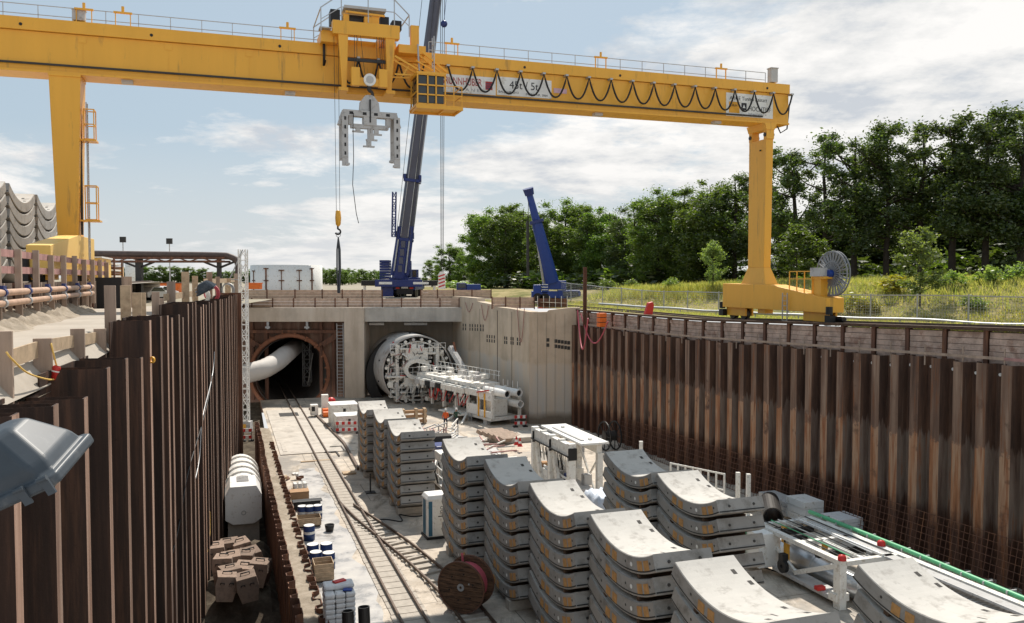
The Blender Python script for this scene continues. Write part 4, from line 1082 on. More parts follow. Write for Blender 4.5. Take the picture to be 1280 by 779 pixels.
wallpiece('return_face', B0, [10.3, 10.35, 10.5, 10.75, 10.75], .9, M['conc_wall'])
dA = (c1 - c0).normalized(); nA = Vector((dA.y, -dA.x, 0)); 
if nA.x > 0: nA = -nA
def onA(px):                      # point of the wing face at a picture column
    k = (px - 640) / FOC; t = (k * c0.y - c0.x) / (dA.x - k * dA.y); return c0 + dA * t
def rows(face, pxs, y_px, dy, base, dirv, nrm):
    m = MB()
    for px in pxs:
        p = face(px); D = p.y
        for j in range(2):
            z = Q(px, y_px(px) + j * dy, D).z; q = p - c1 + nrm * .01; 
            m.bar(Vector((q.x, q.y, z)) - dirv * .13, Vector((q.x, q.y, z)) + dirv * .13, .03, .32)
    return m
dB = (c2 - c1).normalized(); nB = Vector((dB.y, -dB.x, 0))
if nB.y > 0: nB = -nB
def onB(px):
    k = (px - 640) / FOC; t = (k * c1.y - c1.x) / (dB.x - k * dB.y); return c1 + dB * t
a_ = [579, 582, 587.5, 590.5, 594, 597, 601, 604]; m = rows(onA, a_, lambda px: 406.5 + (px - 579) * .05, 4.6, 0, dA, nA)
m.build('anchor_boxes', M['conc_dark'], wing)
m = rows(onA, [609, 612, 615, 618, 631, 633.5, 639, 641.5, 647, 650], lambda px: 420.5 + (px - 609) * .10, 5.2, 0, dA, nA); m.build('anchor_boxes', M['conc_dark'], wing)
m = rows(onB, [685, 695, 699, 703, 707, 711], lambda px: 425 + (px - 685) * .14, 6.5, 0, dB, nB); m.build('anchor_boxes', M['conc_dark'], wing)
for px in (600, 622, 640):       # formwork joints, a shallow batten each
    p = onA(px) - c1 + nA * .006; m = MB(); m.bar((p.x, p.y, 0), (p.x, p.y, 10.2), .02, .09); m.build('joint', M['conc_dark'] if px == 622 else M['conc_recess'], wing)
for px in (672, 683, 694, 706):
    p = onB(px) - c1 + nB * .006; m = MB(); m.bar((p.x, p.y, 0), (p.x, p.y, 10.2), .05, .02); m.build('joint', M['conc_recess'], wing)
for k, (px, dz, ln) in enumerate(((583, .2, 1.0), (603, .1, 1.6), (648, .1, 3.2))):
    p = onA(px); q = onA(px + 9); m = MB(); pts = []
    for i in range(13):
        t = i / 12; pp = p.lerp(q, t) + nA * .12; pts.append((pp.x - c1.x, pp.y - c1.y, 10.55 + dz - math.sin(math.pi * t) * ln))
    m.path(pts, .04, 6); m.build('hanging_hose', M['faded'], wing)
# timber parapets on the deck above the portals
def parapet(nm, lab, xs, Y, z0, z1, cat='timber barrier', nrm=-1, wood='plank'):
    t = thing(nm, lab, cat, (xs[0], Y, z0))
    for i in range(len(xs) - 1):
        m = MB(); nb = 3; h_ = (z1 - z0) / nb
        for k in range(nb): m.bb(xs[i] - xs[0] + .06, xs[i + 1] - xs[0] - .06, -.04 + rnd.uniform(-.006, .006), .03, k * h_ + .01, (k + 1) * h_ - .004)
        m.build('plank_panel', M[wood], t)
    for x_ in xs:
        m = MB(); m.bb(x_ - xs[0] - .06, x_ - xs[0] + .06, -.1, .04, -.1, z1 - z0 + .08); m.build('post', M['rust'], t)
    return t
fx = lambda pxs, Y: [Q(p, 380, Y).x for p in pxs]
parapet('timber_parapet', 'lower row of brown plank panels along the top of the portal beam', fx([304, 315, 341, 367, 394, 419, 435, 453, 478, 502, 526, 550, 574], Ye + .9), Ye + .9, bz1 + .02, bz1 + 1.0)
parapet('timber_parapet', 'upper left row of brown plank panels behind the portal beam', fx([304, 334, 369, 403, 428, 453, 478], Ye + 4.2), Ye + 4.2, gz, gz + 1.0)
parapet('timber_parapet', 'upper right row of brown plank panels below the red and white hook', fx([526, 547, 567, 590, 614], Ye + 4.2), Ye + 4.2, gz, gz + 1.0)
parapet('timber_parapet', 'short pale plank barrier in front of the smaller blue crane', fx([615, 632, 650, 668], 85), 85, 10.4, 11.5)
# fine scaffold mast in front of the portal
q = P(306.5, 540, 0); mast_top = Q(306.5, 312, q.y).z
mt = thing('lattice_mast', 'white lattice mast standing at the end of the left sheet pile wall', 'lattice mast', (q.x, q.y, 0))
m = MB(); lattice(m, (0, 0, 1.0), (0, 0, mast_top), .6, .045, .9); m.build('lattice', M['whiteclean'], mt)
m = MB(); m.bb(-.55, .55, -.4, .4, 0, .95); m.build('base_box', M['greysteel'], mt)
m = MB(); m.bb(-.2, .2, -.412, -.402, .35, .75); m.build('base_plate', M['yellow'], mt)
m = MB(); m.bar((0, 0, mast_top), (-1.2, 0, mast_top - 2.6), .08, .08); m.bar((0, 0, mast_top - 2.6), (-1.4, 0, mast_top - 2.6), .08, .08); m.bar((0, 0, mast_top - 4.4), (-1.4, 0, mast_top - 4.5), .1, .1); m.build('tie_arm', M['galv'], mt)
# white ventilation duct bending into the left tunnel
pts = [Q(296, 470, 86.5), Q(312, 466, 87.5), Q(330, 461, 89), Q(346, 452, 92), Q(357, 443, 96), Q(366, 436, 103), Q(371, 432, 116), Q(371, 433, 140)]
def smooth_path(pts, n=6):
    out = []
    for i in range(len(pts) - 1):
        p0 = pts[max(i - 1, 0)]; p1 = pts[i]; p2 = pts[i + 1]; p3 = pts[min(i + 2, len(pts) - 1)]
        for k in range(n):
            t = k / n; out.append(.5 * ((2 * p1) + (-p0 + p2) * t + (2 * p0 - 5 * p1 + 4 * p2 - p3) * t * t + (-p0 + 3 * p1 - 3 * p2 + p3) * t ** 3))
    out.append(pts[-1]); return out
sp = smooth_path([Vector(p) for p in pts]); m = MB()
m.path(sp, 1.0, 20, radii=[1.0 + (.035 if i % 2 else 0) for i in range(len(sp))])
o = m.build('ventilation_duct', M['duct']); tag(o, 'thick white fabric ventilation duct bending into the left tunnel', 'ventilation duct')
# ------------------------------------------------------------------ stacked tunnel segments
def make_segment(chord, width, t, label, sagR=1.08, n=20, pads=True):
    Ri = chord * sagR; ha = math.asin(chord / 2 / Ri); zc = Ri + t
    m = MB(); inn = []; out = []
    for i in range(n + 1):
        a = -ha + 2 * ha * i / n
        inn.append((Ri * math.sin(a), zc - Ri * math.cos(a))); out.append(((Ri + t) * math.sin(a) * .985, zc - (Ri + t) * math.cos(a)))
    c = .025
    xs = (0, c, width - c, width)
    def ringpts(x, ins):           # slightly chamfered edges
        return [(x, y * (1 - .0), z) for y, z in inn], [(x, y, z) for y, z in out]
    vs = []; 
    for x, d in ((c, 0), (0, c), (0, c), (c, 0), (width - c, 0), (width, c)):
        pass
    P_ = []                         # six points per slice going round the section
    for i in range(n + 1):
        (yi, zi), (yo, zo) = inn[i], out[i]
        dy, dz = (yo - yi), (zo - zi); L = math.hypot(dy, dz); dy /= L; dz /= L
        P_.append([(c, yi, zi), (width - c, yi, zi), (width, yi + dy * c, zi + dz * c), (width, yo - dy * c, zo - dz * c), (width - c, yo, zo), (c, yo, zo), (0, yo - dy * c, zo - dz * c), (0, yi + dy * c, zi + dz * c)])
    for i in range(n + 1): vs += P_[i]
    b = len(m.v)
    fs = []; 
    for i in range(n):
        for k in range(8):
            k2 = (k + 1) % 8; fs.append((i * 8 + k, i * 8 + k2, i * 8 + 8 + k2, i * 8 + 8 + k))
    fs.append(tuple(range(8))); fs.append(tuple(reversed(range(n * 8, n * 8 + 8))))
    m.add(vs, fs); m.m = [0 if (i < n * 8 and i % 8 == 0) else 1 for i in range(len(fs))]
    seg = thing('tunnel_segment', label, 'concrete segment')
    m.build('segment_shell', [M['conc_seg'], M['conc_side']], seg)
    m = MB()
    def at(x, f, dr=0.0):           # point on the inner face, f in -1..1 along the arc
        a = ha * f; r = Ri - dr; return Vector((x, r * math.sin(a), zc - r * math.cos(a)))
    def pocket(x, f, w, l):
        a0 = ha * f; rot = Matrix.Rotation(a0, 3, 'X')
        m.box(at(x, f, -.02), (w, l, .05), 0, rot)
    for x, f in ((.80, .72), (.90, .48), (.86, -.22), (.92, -.56), (.30, -.60)): pocket(width * x, f, .13, .2)
    pocket(width * .52, -.44, .05, .3)
    # end face (near) bolt holes, side face holes
    a_ = -ha; rm = Ri + t * .5
    for x in (.25, .78): p = Vector((width * x, rm * math.sin(a_), zc - rm * math.cos(a_))); d = Vector((0, -math.cos(a_), -math.sin(a_))); m.tube(p - d * .02, p + d * .006, .05, n=8)
    for f in (.55, .15, -.2, -.88): p = at(-.004, f, -t * .45); m.tube(p, p + Vector((.02, 0, 0)), .045, n=8)
    m.build('bolt_pocket', M['conc_dark'], seg)
    m = MB(); gp = []
    for i in range(n + 1):
        a = -ha + 2 * ha * i / n
        for r in (Ri + t * .80, Ri + t * .88): gp.append((-.004, r * math.sin(a), zc - r * math.cos(a)))
    m.add(gp, [(2 * i, 2 * i + 1, 2 * i + 3, 2 * i + 2) for i in range(n)])
    rr = [Ri + t * .80, Ri + t * .88]; e0 = Vector((0, -math.cos(ha), -math.sin(ha))) * .004
    m.add([Vector((x_, -r * math.sin(ha), zc - r * math.cos(ha))) + e0 for x_ in (.03, width - .03) for r in rr], [(0, 1, 3, 2)])
    m.build('gasket', M['gasket'], seg)
    if pads:
        for f in (.32, .12, -.60, -.78):
            m = MB(); a = ha * f; rot = Matrix.Rotation(a, 3, 'X'); m.box(at(-.008, f, -t * .52), (.016, .30, t * .56), 0, rot); m.build('packing_pad', M['pad'], seg)
        m = MB(); p = at(-.006, -.36, -t * .5); m.tube(p, p + Vector((.012, 0, 0)), .07, n=10); m.build('marker_disc', M['whiteclean'], seg)
    return seg, zc, Ri, ha
T_SEG = .515
protos = {}
def get_proto(chord, width, t, pads=True):
    k = (chord, width, t)
    if k not in protos:
        seg, zc, Ri, ha = make_segment(chord, width, t, 'x', pads=pads); protos[k] = [seg, zc, Ri, ha, False]
    return protos[k]
GSEG = 'grey precast tunnel segments stacked in the pit'
def timber_mesh(w, h): 
    m = MB(); m.box((w / 2, 0, 0), (w, .16, h)); return m
spacer_proto = {}
def stack(desc, O, chord, width, t, sp, n, zb, rotz=AX, group=GSEG, sleepers=True, wob=.02, adj='grey curved concrete tunnel segment'):
    pr = get_proto(chord, width, t); seg, zc, Ri, ha = pr[:4]
    for i in range(n):
        if not pr[4]: s = seg; pr[4] = True
        else: s = copy_tree(seg)
        k = n - 1 - i
        s['label'] = '%s, %s %s' % (adj, ORD[k] if i else 'lowest', desc)
        s['category'] = 'concrete segment'; s['group'] = group
        d = Matrix.Rotation(rotz, 3, 'Z') @ Vector((rnd.uniform(-wob, wob), rnd.uniform(-wob, wob), 0))
        s.location = (O[0] + d.x, O[1] + d.y, zb + i * sp); s.rotation_euler = (0, 0, rotz + rnd.uniform(-.004, .004))
        # timber spacers in the joint above
        if i < n - 1:
            for sg in (-1, 1):
                y = sg * chord * .27; Ro = Ri + t
                hgt = sp - t / math.cos(math.asin(y / Ri)) 
                zmid = zb + i * sp + zc - math.sqrt(Ri * Ri - y * y) + hgt / 2
                key = (width, round(hgt, 2))
                if key not in spacer_proto:
                    m = MB(); m.box((width / 2 - .02, 0, 0), (width - .14, .16, max(.05, hgt - .03))); o = m.build('timber_spacer', M['timberdark']); spacer_proto[key] = o
                else:
                    o = spacer_proto[key].copy(); col.objects.link(o)
                p = Matrix.Rotation(rotz, 3, 'Z') @ Vector((0.02, y, 0))
                o.location = (O[0] + p.x, O[1] + p.y, zmid); o.rotation_euler = (math.asin(y / Ri), 0, rotz); o.rotation_mode = 'XYZ'
                tag(o, 'timber spacer, %s one under the %s segment %s' % ('near' if sg < 0 else 'far', ORD[k - 1].replace(' from top', ''), desc), 'timber spacer', 'timber spacers between tunnel segments')
    if sleepers:
        for sg in (-1, 1):
            y = sg * chord * .25; zt_ = zb + zc - math.sqrt((Ri + t) ** 2 - y * y)
            m = MB(); m.bb(-.05, width + .12, -.25, .25, 0, zt_ - .01)
            p = Matrix.Rotation(rotz, 3, 'Z') @ Vector((0, y, 0))
            o = m.build('concrete_sleeper', M['sleeper'], loc=(O[0] + p.x, O[1] + p.y, 0.002), rotz=rotz, bev=.02)
            tag(o, 'pale concrete sleeper, %s one beneath the %s' % ('near' if sg < 0 else 'far', desc.replace('in the ', '')), 'sleeper', 'sleepers under the segment stacks')
def from_A(px, py, zl, chord):
    A = P(px, py, zl); return A - Vector((-SA, CA, 0)) * (chord / 2)
# far three stacks
for (px, py, D, desc) in ((447, 502, 59.5, 'in the farthest small stack'), (466.5, 512, 55.0, 'in the middle small stack'), (484, 526, 50.6, 'in the small stack left of the toilet')):
    zl = EYE - (py - 347) * D / FOC; ch = 4.0; tt = .465
    pr = get_proto(ch, 1.95, tt); lip = pr[1] - pr[2] * math.cos(pr[3])
    n = 7; zb_ = .28; sp = (zl - lip - zb_) / (n - 1)
    A = P(px, py, zl); stack(desc.replace('in the', 'in the').replace('stacks', 'stacks'), A - Vector((-SA, CA, 0)) * (ch / 2), ch, 1.95, tt, sp, n, zb_)
CH = 4.35
near = ((553, 549, 'in the stack just right of the toilet'), (606, 574, 'in the shaded stack behind the cable drum'), (662, 604, 'in the stack beside the pale blue sheet'),
        (738, 643, 'in the second nearest left row stack'), (843, 703, 'in the nearest left row stack'))
prn = get_proto(CH, 1.95, T_SEG); lipn = prn[1] - prn[2] * math.cos(prn[3])
SPN = .69; ZBN = .30
zl_n = ZBN + 6 * SPN + lipn
for px, py, desc in near: stack(desc, from_A(px, py, zl_n, CH), CH, 1.95, T_SEG, SPN, 7, ZBN)
for px, py, desc in ((756, 565, 'in the farthest right row stack'), (822, 592, 'in the middle right row stack'), (1072, 706, 'in the nearest right row stack')):
    stack(desc, from_A(px, py, zl_n, CH), CH, 1.95, T_SEG, SPN, 7, ZBN)
# stacks on the left bank behind the gantry leg
CL = 5.5
prl = get_proto(CL, 2.0, .5); lipl = prl[1] - prl[2] * math.cos(prl[3])
for u0_, top, desc in ((33.2, 18.2, 'in the nearest stack on the left bank'), (39.6, 18.0, 'in the second stack on the left bank'), (45.9, 18.0, 'in the third stack on the left bank'), (52.3, 18.05, 'in the stack behind the yellow leg')):
    O = W(u0_ + CL / 2, -11.6, 0); sp = (top - 13.2 - lipl) / 6
    stack(desc, O, CL, 2.0, .5, sp, 7, 13.2, group='grey tunnel segments stacked on the left bank', sleepers=False)

# ------------------------------------------------------------------ tracks in the pit
def rail_bars(mb, pts, w=.075, h=.13, z=.02):
    for a, b in zip(pts[:-1], pts[1:]): mb.bar((a[0], a[1], z + h / 2), (b[0], b[1], z + h / 2), w, h)
tr = thing('rail_track', 'narrow gauge rail track running straight into the left tunnel', 'rail track', W(18, 6.85, .0), AX)
for v_ in (-.48, .48):
    m = MB(); pts = [(v_, i * 6.0) for i in range(20)]; rail_bars(m, pts, z=.08); m.build('rail', M['railsteel'], tr)
pr0 = None
for i in range(66):
    y = i * .72
    if pr0 is None: m = MB(); m.box((0, 0, .02), (1.45, .66, .05)); o = pr0 = m.build('sleeper', M['sleeper'], tr)
    else: o = pr0.copy(); col.objects.link(o); o.parent = tr
    o.location = (rnd.uniform(-.03, .03), y, 0)
L_ = [(423, 629), (444, 650), (465, 668), (488, 687), (511, 706.6), (550, 745), (576.5, 779)]
R_ = [(442, 633.6), (459, 645), (476.8, 656.7), (515, 683.5), (551.7, 714), (585, 744), (615, 779)]
bt = thing('branch_track', 'branch rail track curving right beneath the cable drum', 'rail track', P(500, 690, 0))
lw_, rw_ = [P(*q, 0) - bt.location for q in L_], [P(*q, 0) - bt.location for q in R_]
def ext(pts):
    pts = smooth_path(pts, 5); d = (pts[-1] - pts[-2]); return pts + [pts[-1] + d.normalized() * 8]
for pts in (lw_, rw_):
    m = MB(); rail_bars(m, [(p.x, p.y) for p in ext(pts)], z=.08); m.build('rail', M['railsteel'], bt)
el, er = ext(lw_), ext(rw_)
for i in range(6, 31, 1):
    p = el[i]; q = min(er, key=lambda w: (w - p).length)
    c_ = (p + q) / 2; d = (q - p).normalized(); m = MB(); m.bar(c_ - d * .7 + Vector((0, 0, .045)), c_ + d * .7 + Vector((0, 0, .045)), .2, .1); m.build('sleeper', M['sleeper'], bt)
q0, q1, q2 = P(387, 512, 0), P(430, 556, 0), P(448, 588, 0)
m = MB(); m.bar(q0 + Vector((0, 0, .12)), q1 + Vector((0, 0, .12)), .18, .2); m.bar(q1 + Vector((0, 0, .12)), q2 + Vector((0, 0, .12)), .18, .2)
tag(m.build('steel_kerb', M['railsteel']), 'dark steel edge strip right of the track before the portal', 'steel edge')
m = MB(); m.bb(-.9, .9, -1.1, 1.1, .062, .075); tag(m.build('rubber_mat', M['black'], loc=P(361, 519, .0) , rotz=AX), 'black rubber mat left of the rails at the tunnel mouth', 'mat')

# ------------------------------------------------------------------ cable drum, toilet, loose goods
p = P(582, 767, 0); RD = 1.03
dr = thing('cable_drum', 'dark wooden cable drum with pink cable standing on the branch track', 'cable drum', (p.x, p.y + .15, .12), R(-24))
def disc(y0, y1): 
    m = MB(); m.tube((0, y0, RD), (0, y1, RD), RD, n=40, smooth=False); return m
M['drumwood'] = mat('dark_drum_boards', (.115, .062, .035), .85, var=.55, scale=2.2, dirt=(.03, .018, .012), dirt_amt=.4, dirt_scale=3)
nt_ = M['drumwood'].node_tree
for nd in nt_.nodes:
    if nd.bl_idname == 'ShaderNodeMapping': nd.inputs['Scale'].default_value = (1, 1, 6)
def boards(mb, y0, y1, n=11):
    for k in range(n):
        z0 = -RD + 2 * RD * k / n; z1 = -RD + 2 * RD * (k + 1) / n - .012
        pts = []
        for z in (z0, (z0 + z1) / 2, z1): pts.append((math.sqrt(max(.0004, RD * RD - z * z)), z))
        poly = [(x_, z) for x_, z in pts] + [(-x_, z) for x_, z in reversed(pts)]
        mb.prism([(a, b) for a, b in poly], (0, y0, RD), (1, 0, 0), (0, 0, 1), (0, y1 - y0, 0))
for y in (-.42, .36):
    m = MB(); boards(m, y, y + .07)
    m.build('flange', M['drumwood'], dr)
m = MB(); m.tube((0, -.35, RD), (0, .36, RD), .80, n=32); m.build('wound_cable', M['pinkcable'], dr)
m = MB()
for y in (-.44, .43):
    m.lathe([(RD - .03, -.02), (RD + .012, -.02), (RD + .012, .08), (RD - .03, .08)], (0, y + .0, RD), (0, 1, 0), 40, closed=True)
m.build('rim_band', M['rust'], dr)
m = MB(); m.lathe([(.06, -.03), (.15, -.03), (.15, 0), (.06, 0)], (0, -.43, RD), (0, 1, 0), 20, closed=True); m.tube((.36, -.44, RD + .18), (.36, -.42, RD + .18), .035, n=10); m.build('hub_plate', M['galv'], dr)
m = MB()
for k in range(6): q = 2 * math.pi * k / 6 + .3; m.tube((.55 * math.cos(q), -.45, RD + .55 * math.sin(q)), (.55 * math.cos(q), -.42, RD + .55 * math.sin(q)), .03, n=8)
m.build('bolt', M['black'], dr)
m = MB(); m.path([(-.1, -.05, 2 * RD - .25), (-.12, -.05, 2 * RD + .05), (-.14, -.05, 2 * RD + .22)], .05, 8); m.build('cable_end', M['pinkcable'], dr)
p = P(544, 670, 0)
tl = thing('portable_toilet', 'white portable toilet cabin with a petrol blue side panel', 'portable toilet', p, AX + R(2))
m = MB(); m.bb(-.55, .55, -.55, .55, .12, 2.05); m.build('cabin', M['whiteclean'], tl, bev=.05)
m = MB(); m.bb(-.6, .6, -.6, .6, 0, .13); m.build('base', M['black'], tl, bev=.02)
m = MB(); frustum(m, -.6, .6, -.6, .6, 2.05, -.48, .48, -.48, .48, 2.28); m.build('roof', M['whiteclean'], tl, bev=.04)
m = MB(); m.bb(-.562, -.548, -.18, .34, .18, 1.98); m.bb(-.50, -.30, -.562, -.548, .18, 1.98); m.build('side_panel', M['teal'], tl)
m = MB(); m.bb(-.22, .46, -.566, -.55, .2, 1.95); d_ = m.build('door', M['white'], tl)
m = MB(); m.bb(.36, .42, -.59, -.567, 1.0, 1.12); m.build('handle', M['black'], d_)
m = MB(); m.lathe([(.06, 0), (.085, 0), (.085, .01), (.06, .01)], (.2, -.572, 1.62), (0, 1, 0), 14, closed=True); m.lathe([(.06, 0), (.085, 0), (.085, .01), (.06, .01)], (.2, -.572, 1.42), (0, 1, 0), 14, closed=True); m.bb(.0, .3, -.572, -.567, 1.15, 1.2); m.build('door_mark', M['black'], d_)
# goods along the slurry lane
def barrel(loc, label, r=.29, h=.75, group='blue barrels beside the low sheet piles'):
    t = thing('barrel', label, 'barrel', loc, 0, group)
    m = MB(); m.lathe([(0, 0), (r, 0), (r, h * .33), (r * 1.04, h * .35), (r, h * .37), (r, h * .64), (r * 1.04, h * .66), (r, h * .68), (r, h * .96), (r * .97, h)], (0, 0, 0), (0, 0, 1), 20); m.build('drum_body', M['barrel'], t)
    m = MB(); m.tube((0, 0, h - .01), (0, 0, h + .02), r * .93, n=20); m.build('lid', M['whiteclean'], t)
    m = MB(); m.lathe([(r * .985, 0), (r * 1.012, 0), (r * 1.012, h * .18), (r * .985, h * .18)], (0, 0, h * .45), (0, 0, 1), 20, closed=True); m.build('label_band', M['whiteclean'], t)
    return t
def pallet(loc, label, rz=AX, w=1.2, d=1.0):
    t = thing('pallet', label, 'pallet', loc, rz, 'wooden pallets beside the low sheet piles')
    for y in (-d / 2 + .06, 0, d / 2 - .06): m = MB(); m.bb(-w / 2, w / 2, y - .05, y + .05, 0, .1); m.build('runner', M['timber2'], t)
    m = MB()
    for k in range(7): x_ = -w / 2 + w * k / 6.0; m.bb(x_ - .045 + (.045 if k == 0 else 0) - (.045 if k == 6 else 0), x_ + .045 + (.045 if k == 0 else 0) - (.045 if k == 6 else 0), -d / 2, d / 2, .1, .125)
    m.build('deck_board', M['timber2'], t)
    return t
def open_crate(loc, label, w, d, h, rz=AX):
    t = thing('wooden_crate', label, 'crate', loc, rz, 'wooden crates beside the low sheet piles')
    for nm, (x0, x1, y0, y1) in (('side_wall', (-w / 2, -w / 2 + .03, -d / 2, d / 2)), ('side_wall', (w / 2 - .03, w / 2, -d / 2, d / 2)), ('end_wall', (-w / 2 + .032, w / 2 - .032, -d / 2, -d / 2 + .03)), ('end_wall', (-w / 2 + .032, w / 2 - .032, d / 2 - .03, d / 2))):
        m = MB()
        for k in range(4): m.bb(x0, x1, y0, y1, .1 + h * k / 4, .1 + h * (k + 1) / 4 - .015)
        m.build(nm, M['timber2'], t)
    m = MB(); m.bb(-w / 2 + .032, w / 2 - .032, -d / 2 + .032, d / 2 - .032, .06, .1); m.build('floor', M['timberdark'], t)
    return t
def seedP(px, py, z=0): return P(px, py, z)
p = seedP(424, 790); pallet((p.x, p.y, .006), 'wooden pallet under the wrapped white sacks by the black pipes')
sk = thing('sack_pile', 'shrink wrapped pile of white sacks with a bright rag and blue sheet on top', 'sacks', (p.x, p.y, .135), AX)
for k in range(8):
    m = MB(); z0 = k * .19
    for ix in (-1, 0, 1): m.bb(ix * .38 - .185 + rnd.uniform(-.02, .02), ix * .38 + .185, -.5 + rnd.uniform(-.02, .02), .5, z0, z0 + .185)
    m.build('sack_layer', M['bag'], sk, bev=.06)
m = MB(); m.bb(-.58, .58, -.12, .52, 1.53, 1.72); m.build('loose_sack', M['bag'], sk, bev=.08)
m = MB(); m.box((.05, .25, 1.75), (.5, .25, .06), 0, Matrix.Rotation(.4, 3, 'Z')); m.build('rag', M['red'], sk, bev=.02)
m = MB(); m.box((.3, -.25, 1.56), (.35, .25, .05), 0, Matrix.Rotation(-.3, 3, 'Z')); m.build('blue_sheet', M['blue2'], sk, bev=.02)
p = seedP(404, 724); open_crate((p.x, p.y, .004), 'open raw wooden crate in front of the group of four blue barrels', .85, 1.0, .75)
for k, (px, py, ad) in enumerate(((391, 700, 'left rear'), (408, 699, 'right rear'), (395, 710, 'left front'), (411, 711, 'right front'))):
    p = seedP(px, py); barrel((p.x, p.y, .004), 'navy blue barrel, %s one of the four behind the open crate' % ad)
p = seedP(386.5, 675); barrel((p.x, p.y, .004), 'single navy barrel with a white band standing alone between two barrel groups')
p = seedP(386, 657); open_crate((p.x, p.y, .004), 'low wooden crate holding a row of navy barrels', 1.25, .9, .42)
for k, (px, py, ad) in enumerate(((378, 652, 'left'), (387, 652, 'middle'), (397, 651, 'right'))):
    p = seedP(px, py); barrel((p.x, p.y, .11), 'navy barrel, %s one of three standing in the low crate' % ad, .26, .75)
p = seedP(384, 636); m = MB(); m.bb(-.75, .75, -.25, .25, 0, .45); m.bb(-.85, .85, -.3, .3, .45, .52)
tag(m.build('covered_box', M['black'], loc=(p.x, p.y, .004), rotz=AX, bev=.03), 'black covered flat box behind the navy barrels in the low crate', 'box')
p = seedP(374, 627); t = thing('cardboard_box', 'brown cardboard box on the ground beside the slurry lane', 'box', (p.x, p.y, .004), AX)
m = MB(); m.bb(-.55, .55, -.4, .4, 0, .62); m.build('box_body', M['cardboard'], t, bev=.015)
m = MB(); m.bb(-.56, .56, -.41, .41, .621, .68); m.build('box_lid', M['cardboard'], t, bev=.01)
p = seedP(375, 613); t = thing('drum_crate', 'small pallet stack of pale tins behind the brown cardboard box', 'tins', (p.x, p.y, .004), AX)
m = MB(); m.bb(-.5, .5, -.4, .4, 0, .12); m.build('base', M['timber2'], t)
for ix in (-.3, 0, .3):
    for iy in (-.2, .15): m = MB(); m.tube((ix, iy, .12), (ix, iy, .5), .13, n=12); m.build('tin', M['whiteclean'], t)
p = seedP(363, 602); t = thing('scrap_heap', 'low heap of red and white wrappings and scrap near the pale tins', 'scrap', (p.x, p.y, .004), AX)
for k in range(14):
    m = MB(); m.box((rnd.uniform(-.8, .8), rnd.uniform(-.7, .7), rnd.uniform(.08, .4)), (rnd.uniform(.2, .5), rnd.uniform(.15, .4), rnd.uniform(.08, .25)), 0, Euler((rnd.uniform(-.4, .4), rnd.uniform(-.4, .4), rnd.uniform(0, 3))).to_matrix())
    m.build('scrap_piece', [M['whiteclean'], M['pinkboard'], M['rust'], M['timber2'], M['greysteel']][k % 5], t, bev=.02)
for px, py, lab in ((437, 763, 'left one of the two upright black pipes by the white sacks'), (457, 758, 'right one of the two upright black pipes by the white sacks')):
    A = P(px, py, 2.3); m = MB(); ln = Vector((.12, -.15, -1)) * 2.3
    m.lathe([(.17, 2.3), (.20, 2.3), (.20, 0), (.17, 0)], A + Vector((.05, -.2, -2.3)), (-.05, .087, 1), 20, closed=True)
    tag(m.build('black_pipe', M['black']), lab, 'pipe', 'upright black pipes')

# ------------------------------------------------------------------ tank and counterweight blocks in the trench
tk = thing('settling_tank', 'long white steel tank lying in the trench behind the left sheet piles', 'tank', W(52.3, .95, -1.28), AX)
m = MB(); m.prism([(-1.05, .3), (-.6, 0), (.6, 0), (1.05, .3), (1.05, 1.75), (.75, 2.3), (-.75, 2.3), (-1.05, 1.75)], (0, 0, 0), (1, 0, 0), (0, 0, 1), (0, 2.9, 0)); m.build('front_tank', M['whiteclean'], tk, bev=.03)
m = MB(); m.tube((0, 2.9, 1.25), (0, 9.6, 1.25), 1.08, n=28); m.build('drum_body', M['whiteclean'], tk)
m = MB()
for y in (3.6, 5.2, 6.8, 8.4): m.lathe([(1.06, 0), (1.2, 0), (1.2, .28), (1.06, .28)], (0, y, 1.25), (0, 1, 0), 28, closed=True)
m.build('drum_band', M['white'], tk)
for y in (.6, 3.4, 5.4, 7.6): m = MB(); m.bb(-.9, .9, y - .25, y + .25, -1.32, .3); m.build('saddle', M['sleeper'], tk)
m = MB(); m.bb(-.35, .35, 1.2, 2.6, 2.302, 2.36)
for k in range(5): m.bb(-.33, .33, 1.3 + k * .25, 1.4 + k * .25, 2.36, 2.39)
m.build('grating', M['greysteel'], tk)
m = MB(); m.lathe([(.1, 0), (.14, 0), (.14, .03), (.1, .03)], (0, -.03, .7), (0, 1, 0), 16, closed=True); m.build('drain_flange', M['galv'], tk)
bw = [(270, 683), (291, 678), (305, 677), (279, 699), (293, 694), (307, 692), (289, 713), (303, 707), (318, 688), (275, 722), (320, 705), (316, 720)]
M['weight'] = mat('brown_concrete_block', (.30, .215, .165), .9, var=.3, scale=3, dirt=(.13, .10, .08), dirt_amt=.35, dirt_scale=3, bump=.4, bscale=10, objvar=.25)
wproto = None
